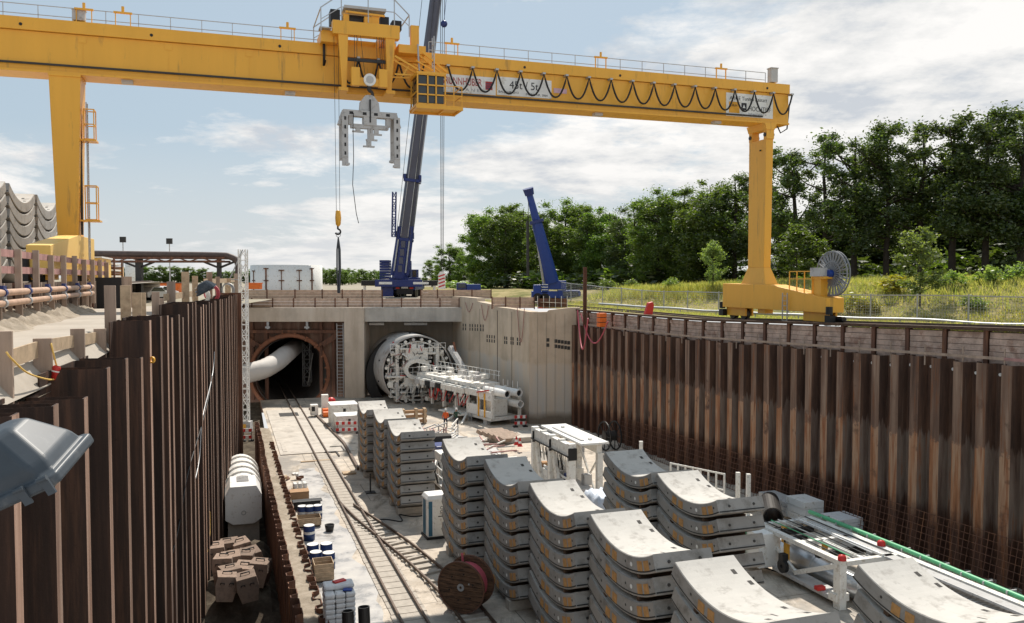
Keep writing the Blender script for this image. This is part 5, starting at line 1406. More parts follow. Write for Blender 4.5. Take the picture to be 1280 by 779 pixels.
for k, (px, py) in enumerate(bw):
    p = P(px, py, -.3)
    t = thing('counterweight', 'brown wedge shaped concrete block, %s in the trench heap by the white tank' % ['rear left corner', 'rear middle', 'rear right', 'second row left', 'second row middle', 'second row right', 'third row left', 'third row right', 'far right edge', 'front left corner', 'right edge middle', 'front right'][k], 'concrete block', (p.x, p.y, -2.35), AX + rnd.uniform(-.35, .35), 'brown concrete blocks in the trench')
    if wproto is None:
        m = MB(); m.prism([(-.36, 1.05), (.36, 1.05), (.5, 1.75), (.44, 2.2), (-.44, 2.2), (-.5, 1.75)], (0, -.5, 0), (1, 0, 0), (0, 0, 1), (0, 1.0, 0)); a_o = m.build('block', M['weight'], t, bev=.02)
        m = MB()
        for x_ in (-.2, .2): m.path([(x_ - .08, -.515, 1.85), (x_ - .08, -.6, 1.95), (x_ + .08, -.6, 1.95), (x_ + .08, -.515, 1.85)], .02, 6)
        m.path([(-.2, 0, 2.18), (-.2, 0, 2.3), (.2, 0, 2.3), (.2, 0, 2.18)], .03, 6); b_o = m.build('lifting_loop', M['black'], t)
        wproto = (a_o, b_o)
    else:
        for q in wproto: c = q.copy(); col.objects.link(c); c.parent = t
    t.rotation_euler = (rnd.uniform(-.05, .16), rnd.uniform(-.16, .16), AX + rnd.uniform(-.35, .35))

m = MB(); hv = []; hf = []
for i in range(16):
    for j in range(10):
        u_ = 39.5 + i * .8; v_ = -1.9 + j * .48; e_ = min(1, i / 3, (15 - i) / 3, j / 2 + .3, (9 - j) / 2 + .3); hv.append(W(u_, v_, -2.62 + max(0, e_) * (1.25 + .35 * hnoise(u_ * 2.3, v_ * 3.1))))
for i in range(15):
    for j in range(9): hf.append((i * 10 + j, i * 10 + j + 1, i * 10 + j + 11, i * 10 + j + 10))
m.add(hv, hf, 0, False); struct('rubble_ground', m, soil_dark)
# ------------------------------------------------------------------ boxes, barriers and clutter by the portal
def steel_box(px, py, w, d, h, label, rz=AX):
    p = P(px, py, 0); t = thing('storage_box', label, 'storage box', (p.x, p.y, .004), rz, 'white storage boxes by the portal')
    m = MB(); m.bb(0, w, 0, d, 0, h); m.build('box_body', M['white'], t, bev=.02)
    m = MB(); m.bb(-.05, w + .05, -.05, d + .05, h + .001, h + .09); m.build('lid', M['whiteclean'], t, bev=.02)
    m = MB(); m.bb(w * .45, w * .55, -.03, -.002, h * .7, h * .85); m.build('latch', M['black'], t)
    return t
steel_box(414, 534, 2.4, 2.2, 1.9, 'taller white storage box beside the portal pillar')
steel_box(421, 541, 2.2, 2.0, 1.35, 'lower white storage box behind the red and white barrier')
def barrier(px, py, w, label, rz=AX * .5):
    p = P(px, py, 0); t = thing('striped_barrier', label, 'barrier', (p.x, p.y, .004), rz, 'red and white barriers')
    for z0 in (.22, .78):
        m = MB(); n = int(w / .25)
        m.bb(0, w, -.03, .03, z0, z0 + .28); m.build('board', M['whiteclean'], t)
        m = MB()
        for k in range(n // 2 + 1): m.bb(k * .5, min(w, k * .5 + .25), -.034, .034, z0 + .004, z0 + .276)
        m.build('red_stripe', M['red'], t)
    for x_ in (.1, w - .1): m = MB(); m.bb(x_ - .03, x_ + .03, .032, .08, 0, 1.1); m.bb(x_ - .2, x_ + .2, -.25, .35, 0, .1); m.build('foot', M['black'], t)
barrier(420, 542.5, 2.0, 'red and white striped barrier in front of the lower white box')
barrier(643, 534, 1.1, 'red and white striped barrier at the foot of the wing wall')
p = P(309, 551, -1.2)
barrier(303, 552, .8, 'red and white striped barrier under the white lattice mast')
p = P(396, 521, 0); t = thing('pump_set', 'cluster of white cabinet and pump with red motor beside the portal', 'pump', (p.x, p.y, .004), AX)
m = MB(); m.bb(-.6, .1, -.4, .4, .2, 1.2); m.build('cabinet', M['white'], t, bev=.02)
m = MB(); m.bb(.55, 1.2, .6, 1.2, 0, 2.0); m.build('switch_board', M['whiteclean'], t, bev=.02)
m = MB(); m.sphere((1.5, 1.0, 1.25), .45, n=16); m.build('red_vessel', M['red'], t)
m = MB(); m.bb(.5, 1.2, -.7, .1, .1, .8); m.tube((.5, -1.0, .35), (1.3, -1.0, .35), .28, n=14); m.build('motor', M['orange'], t, bev=.03)
m = MB(); m.bb(-.52, -.2, -.408, -.402, .6, 1.05); m.build('display', M['black'], t)
for k in range(26):
    pass
# ------------------------------------------------------------------ people
def person(loc, rz, label, vest, pose='stand', helmet='whiteclean'):
    root = thing('person', label, 'person', loc, rz)
    b = {'hip': (0, 0, .92), 'chest': (0, .02, 1.28), 'neck': (0, .02, 1.47), 'head': (0, -.01, 1.60), 'top': (0, -.01, 1.71),
         'shl': (-.19, .02, 1.41), 'ell': (-.25, .0, 1.13), 'wrl': (-.24, -.16, .93), 'hal': (-.23, -.22, .87),
         'shr': (.19, .02, 1.41), 'elr': (.26, .02, 1.13), 'wrr': (.25, -.10, .90), 'har': (.24, -.15, .84),
         'hl': (-.10, 0, .88), 'kl': (-.12, -.03, .48), 'al': (-.12, .03, .08), 'tl': (-.13, -.13, .03),
         'hr': (.10, 0, .88), 'kr': (.13, .02, .48), 'ar': (.15, .08, .08), 'tr': (.17, -.08, .03)}
    rad = {'hip': .14, 'chest': .155, 'neck': .06, 'head': .092, 'top': .06, 'shl': .075, 'ell': .048, 'wrl': .036, 'hal': .035, 'shr': .075, 'elr': .048, 'wrr': .036, 'har': .035,
           'hl': .10, 'kl': .07, 'al': .05, 'tl': .04, 'hr': .10, 'kr': .07, 'ar': .05, 'tr': .04}
    if pose == 'reach': b['ell'] = (-.28, -.18, 1.22); b['wrl'] = (-.22, -.42, 1.25); b['hal'] = (-.2, -.5, 1.26)
    E = [('hip', 'chest'), ('chest', 'neck'), ('neck', 'head'), ('head', 'top'), ('chest', 'shl'), ('shl', 'ell'), ('ell', 'wrl'), ('wrl', 'hal'), ('chest', 'shr'), ('shr', 'elr'), ('elr', 'wrr'), ('wrr', 'har'),
         ('hip', 'hl'), ('hl', 'kl'), ('kl', 'al'), ('al', 'tl'), ('hip', 'hr'), ('hr', 'kr'), ('kr', 'ar'), ('ar', 'tr')]
    names = list(b); idx = {n: i for i, n in enumerate(names)}
    me = bpy.data.meshes.new('body'); me.from_pydata([b[n] for n in names], [(idx[p], idx[q]) for p, q in E], []); 
    o = bpy.data.objects.new('body', me); col.objects.link(o)
    sk = o.modifiers.new('skin', 'SKIN'); sk.use_smooth_shade = True
    for i, n in enumerate(names):
        v = me.skin_vertices[0].data[i]; v.radius = (rad[n], rad[n] * (.8 if n in ('chest', 'hip') else 1)); v.use_root = (n == 'hip')
    ss_ = o.modifiers.new('sub', 'SUBSURF'); ss_.levels = 1; ss_.render_levels = 1
    bake(o); o.parent = root
    o.data.materials.clear()
    for m_ in (M['cloth'], M['skin'], vest, M['black']): o.data.materials.append(m_)
    for pl in o.data.polygons:
        c = pl.center; z = c.z
        pl.material_index = 1 if z > 1.49 else 2 if (z > .95 and abs(c.x) < .2 and c.y > -.14) else 3 if z < .1 else 1 if (abs(c.x) > .15 and z < .96 and z > .78 and c.y < -.08) else 2 if z > .98 else 0
        pl.use_smooth = True
    m = MB(); m.lathe([(.135, 0), (.115, .015), (.115, .06), (.085, .115), (.03, .14), (.001, .142)], (0, -.01, 1.655), (0, 0, 1), 18); m.build('helmet', M[helmet], root)
    m = MB()
    for sx_ in (-1, 1): m.sphere((sx_ * .035, -.098, 1.625), .012, n=8)
    m.build('eye', M['black'], root)
    m = MB(); m.add([(-.016, -.09, 1.575), (.016, -.09, 1.575), (0, -.125, 1.582), (0, -.09, 1.63)], [(0, 1, 2), (0, 2, 3), (2, 1, 3)]); m.build('nose', M['skin'], root)
    return root
M['hivis'] = mat('orange_hi_vis_cloth', (.75, .13, .03), .8, var=.12)
M['greencloth'] = mat('dark_green_jacket', (.03, .07, .05), .85, var=.2)

# ------------------------------------------------------------------ tunnel boring machine
TC = Q(522, 464, 90.0); TRB = 3.85
tbm = thing('tunnel_boring_machine', 'huge white round tunnel boring machine emerging from the right portal', 'boring machine', (TC.x, TC.y, TC.z), AX)
M['shield'] = mat('scuffed_shield_steel', (.40, .375, .35), .55, var=.15, scale=.8, dirt=(.25, .18, .14), dirt_amt=.3, dirt_scale=1.2)
m = MB(); m.lathe([(TRB - .16, 0), (TRB, 0), (TRB, 4.0), (TRB, 9)], (0, 0, 0), (0, 1, 0), 72); m.build('shield', M['shield'], tbm)
m = MB(); m.lathe([(TRB - .3, 0.05), (TRB - .3, 2.8), (.2, 2.8)], (0, 0, 0), (0, 1, 0), 60); m.build('bulkhead', M['bulkhead'], tbm)
for k in range(24):
    q = 2 * math.pi * (k + .5) / 24; d = Vector((math.cos(q), 0, math.sin(q))); r_ = TRB - .42
    m = MB(); m.tube(d * r_ + Vector((0, .0, 0)), d * r_ + Vector((0, 1.6, 0)), .11, n=10); m.tube(d * r_ + Vector((0, -.12, 0)), d * r_ + Vector((0, .0, 0)), .17, n=10)
    m.build('thrust_cylinder', M['white'] if k % 3 else M['greysteel'], tbm)
m = MB(); m.lathe([(TRB - .78, .15), (TRB - .62, .15), (TRB - .62, .5), (TRB - .78, .5)], (0, 0, 0), (0, 1, 0), 60, closed=True); m.build('inner_ring', M['white'], tbm)
m = MB(); 
vs = []; 
def oval(mb, rx, rz, wd_, y0, y1, c=(0, 0, 0), n=36):
    vs = []
    for (sx_, y) in ((0, y0), (wd_, y0), (wd_, y1), (0, y1)):
        for k in range(n):
            q = 2 * math.pi * k / n; vs.append((c[0] + (rx + sx_) * math.cos(q), c[1] + y, c[2] + (rz + sx_) * math.sin(q)))
    mb.add(vs, [(i * n + k, i * n + (k + 1) % n, ((i + 1) % 4) * n + (k + 1) % n, ((i + 1) % 4) * n + k) for i in range(4) for k in range(n)], 0, False)
oval(m, 1.05, .72, .42, -.6, 1.8, (-.1, 0, .25)); m.build('erector_ring', M['white'], tbm)
m = MB()
m.bb(-2.4, -2.05, -.1, 1.2, -3.2, 2.9); m.bb(2.0, 2.35, -.1, 1.2, -3.2, 2.9)
m.bb(-2.9, 2.9, 0, 1.1, 1.75, 2.0); m.bb(-1.3, 1.1, -.2, 1.0, 1.2, 2.5); m.bb(-3.4, -1.4, -.4, 1.2, -.6, -.42); m.bb(1.3, 3.4, -.4, 1.2, -.6, -.42)
m.bb(-1.5, 1.3, -.3, 1.0, -1.6, -.62); m.bb(-3.0, 3.0, 0, 1.0, -2.75, -2.6)
m.build('main_frame', M['white'], tbm, bev=.02)
r2 = random.Random(11)
for k in range(95):
    q = r2.uniform(0, 2 * math.pi); r_ = math.sqrt(r2.uniform(.14, .72)) * TRB; x_, z_ = math.cos(q) * r_, math.sin(q) * r_
    if abs(x_ + .1) < 1.3 and -.6 < z_ < 1.1: continue
    w_, h_ = r2.uniform(.15, .75), r2.uniform(.15, .7); y0 = r2.uniform(-.35, .9)
    m = MB(); m.bb(x_ - w_ / 2, x_ + w_ / 2, y0, y0 + r2.uniform(.3, .8), z_ - h_ / 2, z_ + h_ / 2)
    m.build('equipment_box', M[r2.choice(['white', 'whiteclean', 'white', 'greysteel', 'white', 'whiteclean'])], tbm, bev=.02)
for k in range(26):
    q = r2.uniform(0, 2 * math.pi); r_ = r2.uniform(1.5, 3.2); x_, z_ = math.cos(q) * r_, math.sin(q) * r_
    dx, dz = r2.uniform(-1, 1), r2.uniform(-1.2, 1.2); m = MB()
    m.path([(x_, -.25, z_), (x_ + dx * .3, -.4, z_ + dz * .4), (x_ + dx * .8, -.3, z_ + dz * .7), (x_ + dx, .2, z_ + dz)], r2.uniform(.03, .06), 6)
    m.build('hose', M[r2.choice(['black', 'whiteclean', 'red', 'black', 'pinkboard'])], tbm)
for k in range(8):
    a = R(200 + k * 20); m = MB(); r0_ = 1.6
    m.bar((math.cos(a) * r0_, 0, math.sin(a) * r0_), (math.cos(a) * 3.3, .2, math.sin(a) * 3.3), .22, .3, up=(0, 1, 0)); m.build('spoke', M['white'], tbm)
for zz in (-.55, -2.7, 2.0):
    m = MB()
    for x_ in np.arange(-3.0, 3.01, .6): m.bar((x_, -.35, zz), (x_, -.35, zz + 1.0), .04, .04)
    for h_ in (.5, 1.0): m.bar((-3.0, -.35, zz + h_), (3.0, -.35, zz + h_), .04, .04)
    m.build('guard_rail', M['whiteclean'], tbm)
for k in range(10):
    a = R(20 + k * 36); m = MB(); m.box((math.cos(a) * (TRB + .03), 1.2 + (k % 3), math.sin(a) * (TRB + .03)), (.16, .16, .16)); m.build('lug', M['red'] if k % 3 == 0 else M['black'], tbm)
sr = thing('seal_ring', 'black rubber launch seal ring behind the boring machine', 'seal ring', (T2.x, Ye + 1.6, T2.z))
m = MB(); m.lathe([(TRB + .02, -.9), (TR2 + .45, -.8), (TR2 + .5, .45), (TRB + .02, .45)], (.1, 0, .05), (-.25, 1, 0), 64, closed=True); m.build('rubber_ring', M['black'], sr)
# inclined steel props right of the machine
for px0, py0, px1, py1, w_, mt_, lab in ((563, 434, 582, 466, .5, 'greysteel', 'grey steel prop leaning beside the boring machine'), (567, 428, 577, 478, .18, 'rustring', 'thin rusty steel prop leaning beside the boring machine')):
    m = MB(); a, b = Q(px0, py0, 88.5), Q(px1, py1 , 86.5); b2 = a + (b - a) * ((a.z) / max(.1, a.z - b.z)) 
    m.bar(a, b2, w_, w_); m.box(b2 + Vector((0, 0, .15)), (1.0, 1.0, .3)); tag(m.build('steel_prop', M[mt_]), lab, 'steel prop')
# backup trailer between machine and pit
B_a = W(87.0, 20.4, 0); B_b = W(72.6, 24.3, 0); bd_ = (B_a - B_b); bang = math.atan2(bd_.y, bd_.x) - math.pi / 2; BL = bd_.length
bk = thing('backup_trailer', 'white steel backup trailer with railings and pipes behind the boring machine', 'tunnel trailer', B_b, bang)
def tri(nm, mb, mt_='white', bev=0): return mb.build(nm, M[mt_], bk, bev=bev)
m = MB(); m.bb(-1.6, 1.6, 0, BL * .55, .45, .7); tri('deck', m)
m = MB(); m.bb(-1.3, 1.3, 3.0, BL, 3.15, 3.5); tri('upper_deck', m)
m = MB(); m.bb(-1.7, -1.25, 1.2, BL - .5, 2.5, 3.1); tri('side_beam', m, bev=.03)
m = MB(); m.bb(1.2, 1.6, -.2, BL - .5, 2.7, 3.1); tri('side_beam', m, bev=.03)
for y in (-.1, 2.3, 4.2, 6.4, 8.8, 11.2):
    for x_ in (-1.5, 1.45):
        m = MB(); m.bb(x_ - .12, x_ + .12, y - .12, y + .12, .7, 3.3); tri('post', m)
m = MB(); m.bb(-1.62, -1.5, 2.4, 4.1, .75, 1.7); tri('side_panel', m, 'whiteclean')
m = MB(); m.bb(-1.62, -1.5, -.1, 2.2, .75, 1.3); m.bb(-1.62, -1.5, -.1, 2.2, 2.3, 3.1); tri('side_panel', m, 'whiteclean')
for x_ in (-.9, .4):
    m = MB(); m.lathe([(.28, -.9), (.36, -.9), (.36, 5), (.28, 5)], (x_ + .5, 0, 2.95 if x_ < 0 else 2.95), (0, 1, 0), 16, closed=True); tri('pipe', m, 'whiteclean')
    m = MB(); m.tube((x_ + .5, -.7, 2.95), (x_ + .5, -.6, 2.95), .29, n=16); tri('pipe_mouth', m, 'black')
m = MB(); m.lathe([(.28, -.8), (.36, -.8), (.36, 3), (.28, 3)], (1.1, 0, 1.9), (0, 1, 0), 16, closed=True); tri('pipe', m, 'whiteclean')
for y in np.arange(4.5, BL - 1, 1.1):
    m = MB(); m.bb(-1.95, -1.75, y, y + .9, 2.5, 3.0); tri('valve_block', m, r2.choice(['white', 'greysteel', 'black']))
    m = MB(); m.tube((-1.85, y + .4, 2.2), (-1.85, y + .4, 2.5), .16, n=10); tri('valve', m, r2.choice(['black', 'white', 'red']))
m = MB()
for y in np.arange(0, BL, .8): m.bar((-1.3, y, 3.75 if y > 3 else 3.3), (-1.3, y, 4.55 if y > 3 else 3.9), .045, .045); m.bar((1.3, y, 3.75 if y > 3 else 3.3), (1.3, y, 4.55 if y > 3 else 3.9), .045, .045)
for x_ in (-1.3, 1.3):
    for z_ in (4.15, 4.55): m.bar((x_, 3, z_), (x_, BL, z_), .045, .045)
tri('guard_rail', m, 'whiteclean')
for k in range(60):
    y = r2.uniform(3, BL - 1); x_ = r2.uniform(-1.5, .9); s_ = r2.uniform(.15, .55); z_ = r2.choice([3.75, 3.75, .7, 1.4])
    m = MB(); m.bb(x_, x_ + s_, y, y + s_ * 1.3, z_, z_ + s_ * .9); tri('equipment_box', m, r2.choice(['whiteclean', 'white', 'greysteel', 'black', 'white']), .015)
for k in range(14):
    y = r2.uniform(2, BL + 1); m = MB(); m.path([(-1.8, y, 2.4), (-1.95, y + .3, 1.6 + r2.uniform(-.3, .3)), (-1.8, y + .9, 1.3), (-1.7, y + 1.3, 2.3)], .045, 6); tri('hose', m, r2.choice(['black', 'white', 'red', 'black']))
for y, mt_ in ((1.0, 'yellow'), (2.05, 'yellow')): m = MB(); m.bar((-1.66, y, .7), (-1.66, y, 2.9), .12, .12); tri('yellow_post', m, mt_)
m = MB(); m.bar((-1.68, 2.2, 2.9), (-1.68, .4, 3.25), .25, .1); tri('red_strip', m, 'red')
m = MB(); m.bb(-1.0, .6, .6, 1.8, .75, 2.3); tri('control_box', m, 'white', .03)
for y in (1.2, 4.5): m = MB(); m.bb(-1.5, -1.1, y - .3, y + .3, 0, .45); m.bb(1.1, 1.5, y - .3, y + .3, 0, .45); tri('skid', m, 'greysteel')
m = MB(); ladder(m, -1.75, 3.4, 0, .8, .5); tri('ladder', m, 'galv')
m = MB(); m.bar((-1.6, 4.3, .6), (-3.4, 2.2, .08), .16, .16); m.bar((-1.6, 5.6, .6), (-3.6, 4.6, .08), .16, .16); m.bb(-2.6, -1.65, 4.0, 8.0, .5, .62); tri('walkway', m, 'white')
p1 = P(557, 526, .7); person((p1.x, p1.y, .0), R(200), 'worker in orange vest and white helmet standing by the backup trailer', M['hivis'])
p1 = P(570, 526, .7); person((p1.x, p1.y + .4, .0), R(150), 'worker in dark green jacket reaching toward the backup trailer', M['greencloth'], 'reach')
# low clutter in front of the machine
r3 = random.Random(5)
cl_lab = ['low white scaffold frame lying in front of the boring machine', 'tangled grey steel frame lying behind the three small stacks', 'white pipe rack on the floor left of the backup trailer', 'white tube frame lying behind the stack right of the toilet', 'jumble of white bars left of the pale flat slab', 'low white frame with grey skid left of the white gantry frame', 'white bars lying before the timber heap']
for j, (px, py) in enumerate(((535, 560), (520, 548), (552, 548), (575, 572), (598, 566), (652, 600), (612, 578))):
    p = P(px, py, 0); t = thing('scaffold_scrap', cl_lab[j], 'scaffold', (p.x, p.y, .003), AX + r3.uniform(-.3, .3))
    for k in range(16):
        a = Vector((r3.uniform(-1.8, 1.8), r3.uniform(-1.4, 1.4), r3.uniform(.05, .9))); ax_k = r3.choice([Vector((1, 0, 0)), Vector((0, 1, 0)), Vector((.7, .7, .1)), Vector((0, 0, 1))])
        if ax_k.z == 1: a.z = 0.0; b = a + Vector((0, 0, 1.0))
        else: b = a + ax_k * r3.uniform(.8, 2.2)
        m = MB(); m.bar(a, b, .09, .09); m.build('tube', M[r3.choice(['white', 'whiteclean', 'greysteel', 'pinkboard', 'white'])], t)
    m = MB(); m.bb(-1.6, 1.6, -1.2, 1.2, .02, .12); m.build('skid', M['greysteel'], t)
p = P(512, 530, 0); t = thing('brown_crate', 'orange brown timber frame under the lower left of the boring machine', 'crate', (p.x, p.y, .003), AX)
for z in (.1, .55, 1.0): m = MB(); m.bb(-2.2, 1.6, -.2, .2, z, z + .25); m.build('beam', M['cardboard'], t)
for x_ in (-2, -.6, .6, 1.4): m = MB(); m.bb(x_ - .12, x_ + .12, -.3, .3, 0, 1.4); m.build('post', M['timber2'], t)
p = P(626, 551, 0); t = thing('timber_heap', 'heap of tilted grey brown beams in front of the backup trailer', 'beams', (p.x, p.y, .0), AX + R(35))
for k in range(5): m = MB(); m.box((0, k * .55 - 1.2, .35 + .08 * k), (3.4, .5, .3), 0, Euler((R(22), R(6), 0)).to_matrix()); m.build('beam', M['timber'], t)
p = P(675, 548, 0); m = MB(); m.box((-1.5, 0, .22), (5.5, 2.6, .42)); o = m.build('concrete_slab', M['cementdust'], loc=(p.x, p.y, .002), rotz=AX, bev=.03); tag(o, 'pale flat concrete slab lying left of the white gantry frame', 'concrete slab')
for px, py, lab in ((645.5, 556, 'left red traffic cone on the pale slab'), (650, 558, 'right red traffic cone on the pale slab')):
    p = P(px, py, 0.43); t = thing('traffic_cone', lab, 'traffic cone', (p.x, p.y, .43), 0, 'red traffic cones')
    m = MB(); m.lathe([(.17, 0), (.05, .62), (.04, .64)], (0, 0, .03), (0, 0, 1), 14); m.bb(-.2, .2, -.2, .2, 0, .035); m.build('cone_body', M['red'], t)
    m = MB(); m.lathe([(.132, .24), (.098, .42)], (0, 0, .0), (0, 0, 1), 14); m.build('white_band', M['whiteclean'], t)

# ------------------------------------------------------------------ white gantry frame, trailer frame and pipes on the right
gf = thing('white_steel_frame', 'white steel gantry frame on legs with a long flat top between stacks and wall', 'steel frame', W(44.2, 18.8, 0), AX)
gm = lambda nm, mb, mt_='white', bev=.015: mb.build(nm, M[mt_], gf, bev=bev)
m = MB(); m.bb(-.15, .2, 0, 6.2, 3.1, 3.85); gm('side_beam', m)
m = MB(); m.bb(1.55, 1.9, 0, 6.2, 3.3, 3.8); gm('side_beam', m)
m = MB(); m.bb(.45, 2.2, -.3, 6.2, 3.86, 3.98); gm('top_plate', m, 'whiteclean')
m = MB(); m.bb(.75, .95, .4, 5.0, 3.982, 4.05); gm('top_groove', m, 'greysteel')
for y in (.1, 3.1, 6.0):
    m = MB(); m.bb(-.22, .22, y - .18, y + .18, 0, 3.95); gm('leg', m)
    m = MB(); m.bb(1.6, 1.95, y - .15, y + .15, 0, 3.3); gm('leg', m)
    m = MB(); m.bb(-.27, .27, y - .22, y - .18, 3.0, 3.7); gm('end_plate', m, 'black', 0)
for y in (.3, 3.3): m = MB(); m.bar((0, y + 2.6, 3.1), (0, y + 1.4, .2), .4, .2, up=(1, 0, 0)); gm('brace', m)
m = MB(); m.bb(.3, 1.5, .3, 5.6, 1.0, 1.2); gm('floor', m, 'greysteel')
for k in range(12):
    y = r3.uniform(.3, 5.2); m = MB(); x_ = r3.uniform(.1, 1.4); s_ = r3.uniform(.25, .6); m.bb(x_, x_ + s_, y, y + s_, 1.2, 1.2 + s_ * 1.3); gm('equipment_box', m, r3.choice(['white', 'greysteel', 'blue', 'cardboard', 'black']))
for y in (.1, 3.1):
    m = MB(); m.bar((1.78, y, .3), (1.78, y + 2.8, 3.1), .1, .1); m.bar((1.78, y, 3.1), (1.78, y + 2.8, .3), .1, .1); gm('brace', m)
for z in (1.6, 2.4): m = MB(); m.tube((.25, .2, z), (.25, 6.0, z), .07, n=8); gm('pipe', m, 'whiteclean', 0)
for k in range(9): y = .4 + k * .6; m = MB(); m.path([(.0, y, 3.0), (.12, y + .1, 2.3), (.2, y + .3, 2.0), (.1, y + .5, 2.9)], .035, 6); gm('hose', m, ['black', 'white', 'black'][k % 3], 0)
for y in (1.6, 4.6): m = MB(); m.bb(-.18, .24, y - .12, y + .12, 3.05, 3.95); gm('stiffener', m)
m = MB(); m.bar((-.25, 0, 3.2), (-.25, 6.1, 3.2), .05, .08); gm('cable_strip', m, 'black', 0)
m = MB()
for y in (.6, 4.8): m.box((1.4, y, 4.04), (.2, .2, .12))
gm('lifting_lug', m, 'white', 0)
# row of white machinery between the backup trailer and the gantry frame
mr = thing('machine_trailer', 'row of white pumps and cabinets on a low trailer right of the three small stacks', 'machine trailer', W(49.5, 13.9, 0), AX)
m = MB(); m.bb(-1.4, 1.4, 0, 11.5, .45, .65); m.build('deck', M['greysteel'], mr)
for y in (.8, 4, 7.5, 10.8): m = MB(); m.bb(-1.2, -.8, y - .3, y + .3, 0, .449); m.build('skid', M['greysteel'], mr); m = MB(); m.bb(.8, 1.2, y - .3, y + .3, 0, .449); m.build('skid', M['greysteel'], mr)
y = .3
while y < 10.6:
    d_ = r3.uniform(.6, 1.5); h_ = r3.uniform(.7, 1.9); x0 = r3.uniform(-1.3, -.7); x1 = r3.uniform(.3, 1.3); mt_ = r3.choice(['white', 'whiteclean', 'white', 'greysteel', 'white', 'blue', 'conc_dark'])
    m = MB(); m.bb(x0, x1, y, y + d_, .652, .65 + h_); c_ = m.build('cabinet', M[mt_], mr, bev=.03)
    if r3.random() < .6: m = MB(); m.bb(x0 + .15, x0 + .15 + (x1 - x0) * .4, y - .02, y - .001, .8, .65 + h_ * .8); m.build('door', M['greysteel'], mr)
    if r3.random() < .6: m = MB(); m.tube((r3.uniform(x0, x1), y + d_ / 2, .65 + h_), (r3.uniform(x0, x1), y + d_ / 2, .65 + h_ + r3.uniform(.2, .6)), r3.uniform(.08, .22), n=12); m.build('outlet', M[r3.choice(['black', 'white', 'red', 'greysteel'])], mr)
    y += d_ + r3.uniform(.05, .4)
for k in range(16):
    y = r3.uniform(.3, 10.5); m = MB(); m.path([(-1.45, y, .7), (-1.6, y + .2, 1.4), (-1.3, y + .7, 1.9), (-1.0, y + 1.1, 1.3)], r3.uniform(.03, .055), 6); m.build('hose', M[r3.choice(['black', 'black', 'white', 'red'])], mr)
m = MB()
for y in np.arange(0, 11.6, .95): m.bar((-1.42, y, .65), (-1.42, y, 1.7), .04, .04)
for z in (1.2, 1.7): m.bar((-1.42, 0, z), (-1.42, 11.5, z), .04, .04)
m.build('guard_rail', M['whiteclean'], mr)
# the long trailer frame by the right wall
tf = thing('trailer_frame', 'long open white trailer frame with green pipe and red lamps by the right wall', 'trailer frame', W(27.6, 23.6, 0), AX)
tm = lambda nm, mb, mt_='white', bev=.015: mb.build(nm, M[mt_], tf, bev=bev)
m = MB(); m.bb(-.15, .15, -.2, 5.6, 1.82, 2.02); tm('side_beam', m)
m = MB(); m.bb(2.75, 3.05, -14, 5.6, 1.82, 2.02); tm('side_beam', m)
for y in (-.1, 2.6, 5.4): m = MB(); m.bb(.16, 2.74, y - .13, y + .13, 1.8, 2.0); tm('cross_beam', m)
m = MB(); m.bar((2.0, -.2, 2.05), (2.0, 5.2, 2.05), .12, .1); m.bar((1.2, -.2, 1.9), (1.2, 2.6, 1.9), .14, .12); tm('inner_beam', m, 'whiteclean')
m = MB(); m.bb(2.1, 2.6, -12, 5.0, 1.9, 2.0); tm('cable_tray', m, 'greysteel')
for x_ in (0, 2.9):
    m = MB(); m.bb(x_ - .17, x_ + .17, -.2, .2, 0, 1.82); tm('leg', m)
m = MB(); m.bar((0, .2, 1.7), (0, 2.8, .55), .2, .22, up=(1, 0, 0)); tm('brace', m)
m = MB(); m.bb(-.9, .25, 4.2, 6.6, .35, 1.9); tm('end_box', m, 'whiteclean', .03)
m = MB(); m.bb(-.2, .6, .2, 4.2, .25, .42); tm('floor', m, 'greysteel')
m = MB(); m.bb(-.25, .4, -.1, .4, .3, .62); tm('step_box', m, 'white')
for k in range(7): m = MB(); xx = .3 + k * .38; m.path([(xx, 5.5, 2.06), (xx + .05, 3, 2.04), (xx - .04, .2, 2.05)], .025, 6); tm('cable', m, ['black', 'green', 'white', 'black', 'galv', 'white', 'black'][k], 0)
for k in range(10): m = MB(); y = r3.uniform(-.1, 5); m.bb(r3.choice([.2, 2.5, 1.0]), r3.choice([.45, 2.7, 1.3]), y, y + .25, 1.55, 1.78); tm('junction_box', m, r3.choice(['greysteel', 'white', 'black']), 0)
m = MB(); m.bar((.05, 2.8, .5), (.05, 5.2, 1.7), .14, .14, up=(1, 0, 0)); tm('brace', m)
m = MB(); m.bar((2.9, .2, .4), (2.9, 2.6, 1.7), .14, .14, up=(1, 0, 0)); tm('brace', m)
for x_, y in ((.35, 3.9), (1.2, 5.2), (1.7, 3.0)): m = MB(); m.bb(x_ - .1, x_ + .1, y - .1, y + .1, 0, 1.8); tm('yellow_post', m, 'yellow')
m = MB(); m.path([(3.25, 6.0, 2.1), (3.25, 0, 2.12), (3.25, -6, 2.05), (3.25, -16, 1.9)], .10, 10); tm('green_pipe', m, 'green', 0)
m = MB(); m.path([(3.5, 6.0, 2.0), (3.5, 0, 2.02), (3.5, -6, 1.95), (3.5, -16, 1.8)], .05, 8); tm('green_pipe', m, 'green', 0)
for y in np.arange(-14, 6, 1.0): m = MB(); m.bb(3.12, 3.6, y - .03, y + .03, 1.9, 2.14); tm('pipe_clamp', m, 'galv', 0)
for x_, y in ((.0, -.1), (2.9, .9)): 
    m = MB(); m.lathe([(.17, 0), (.17, .11), (.13, .2), (.02, .24)], (x_, y, 2.03), (0, 0, 1), 18); tm('red_lamp', m, 'red', 0)
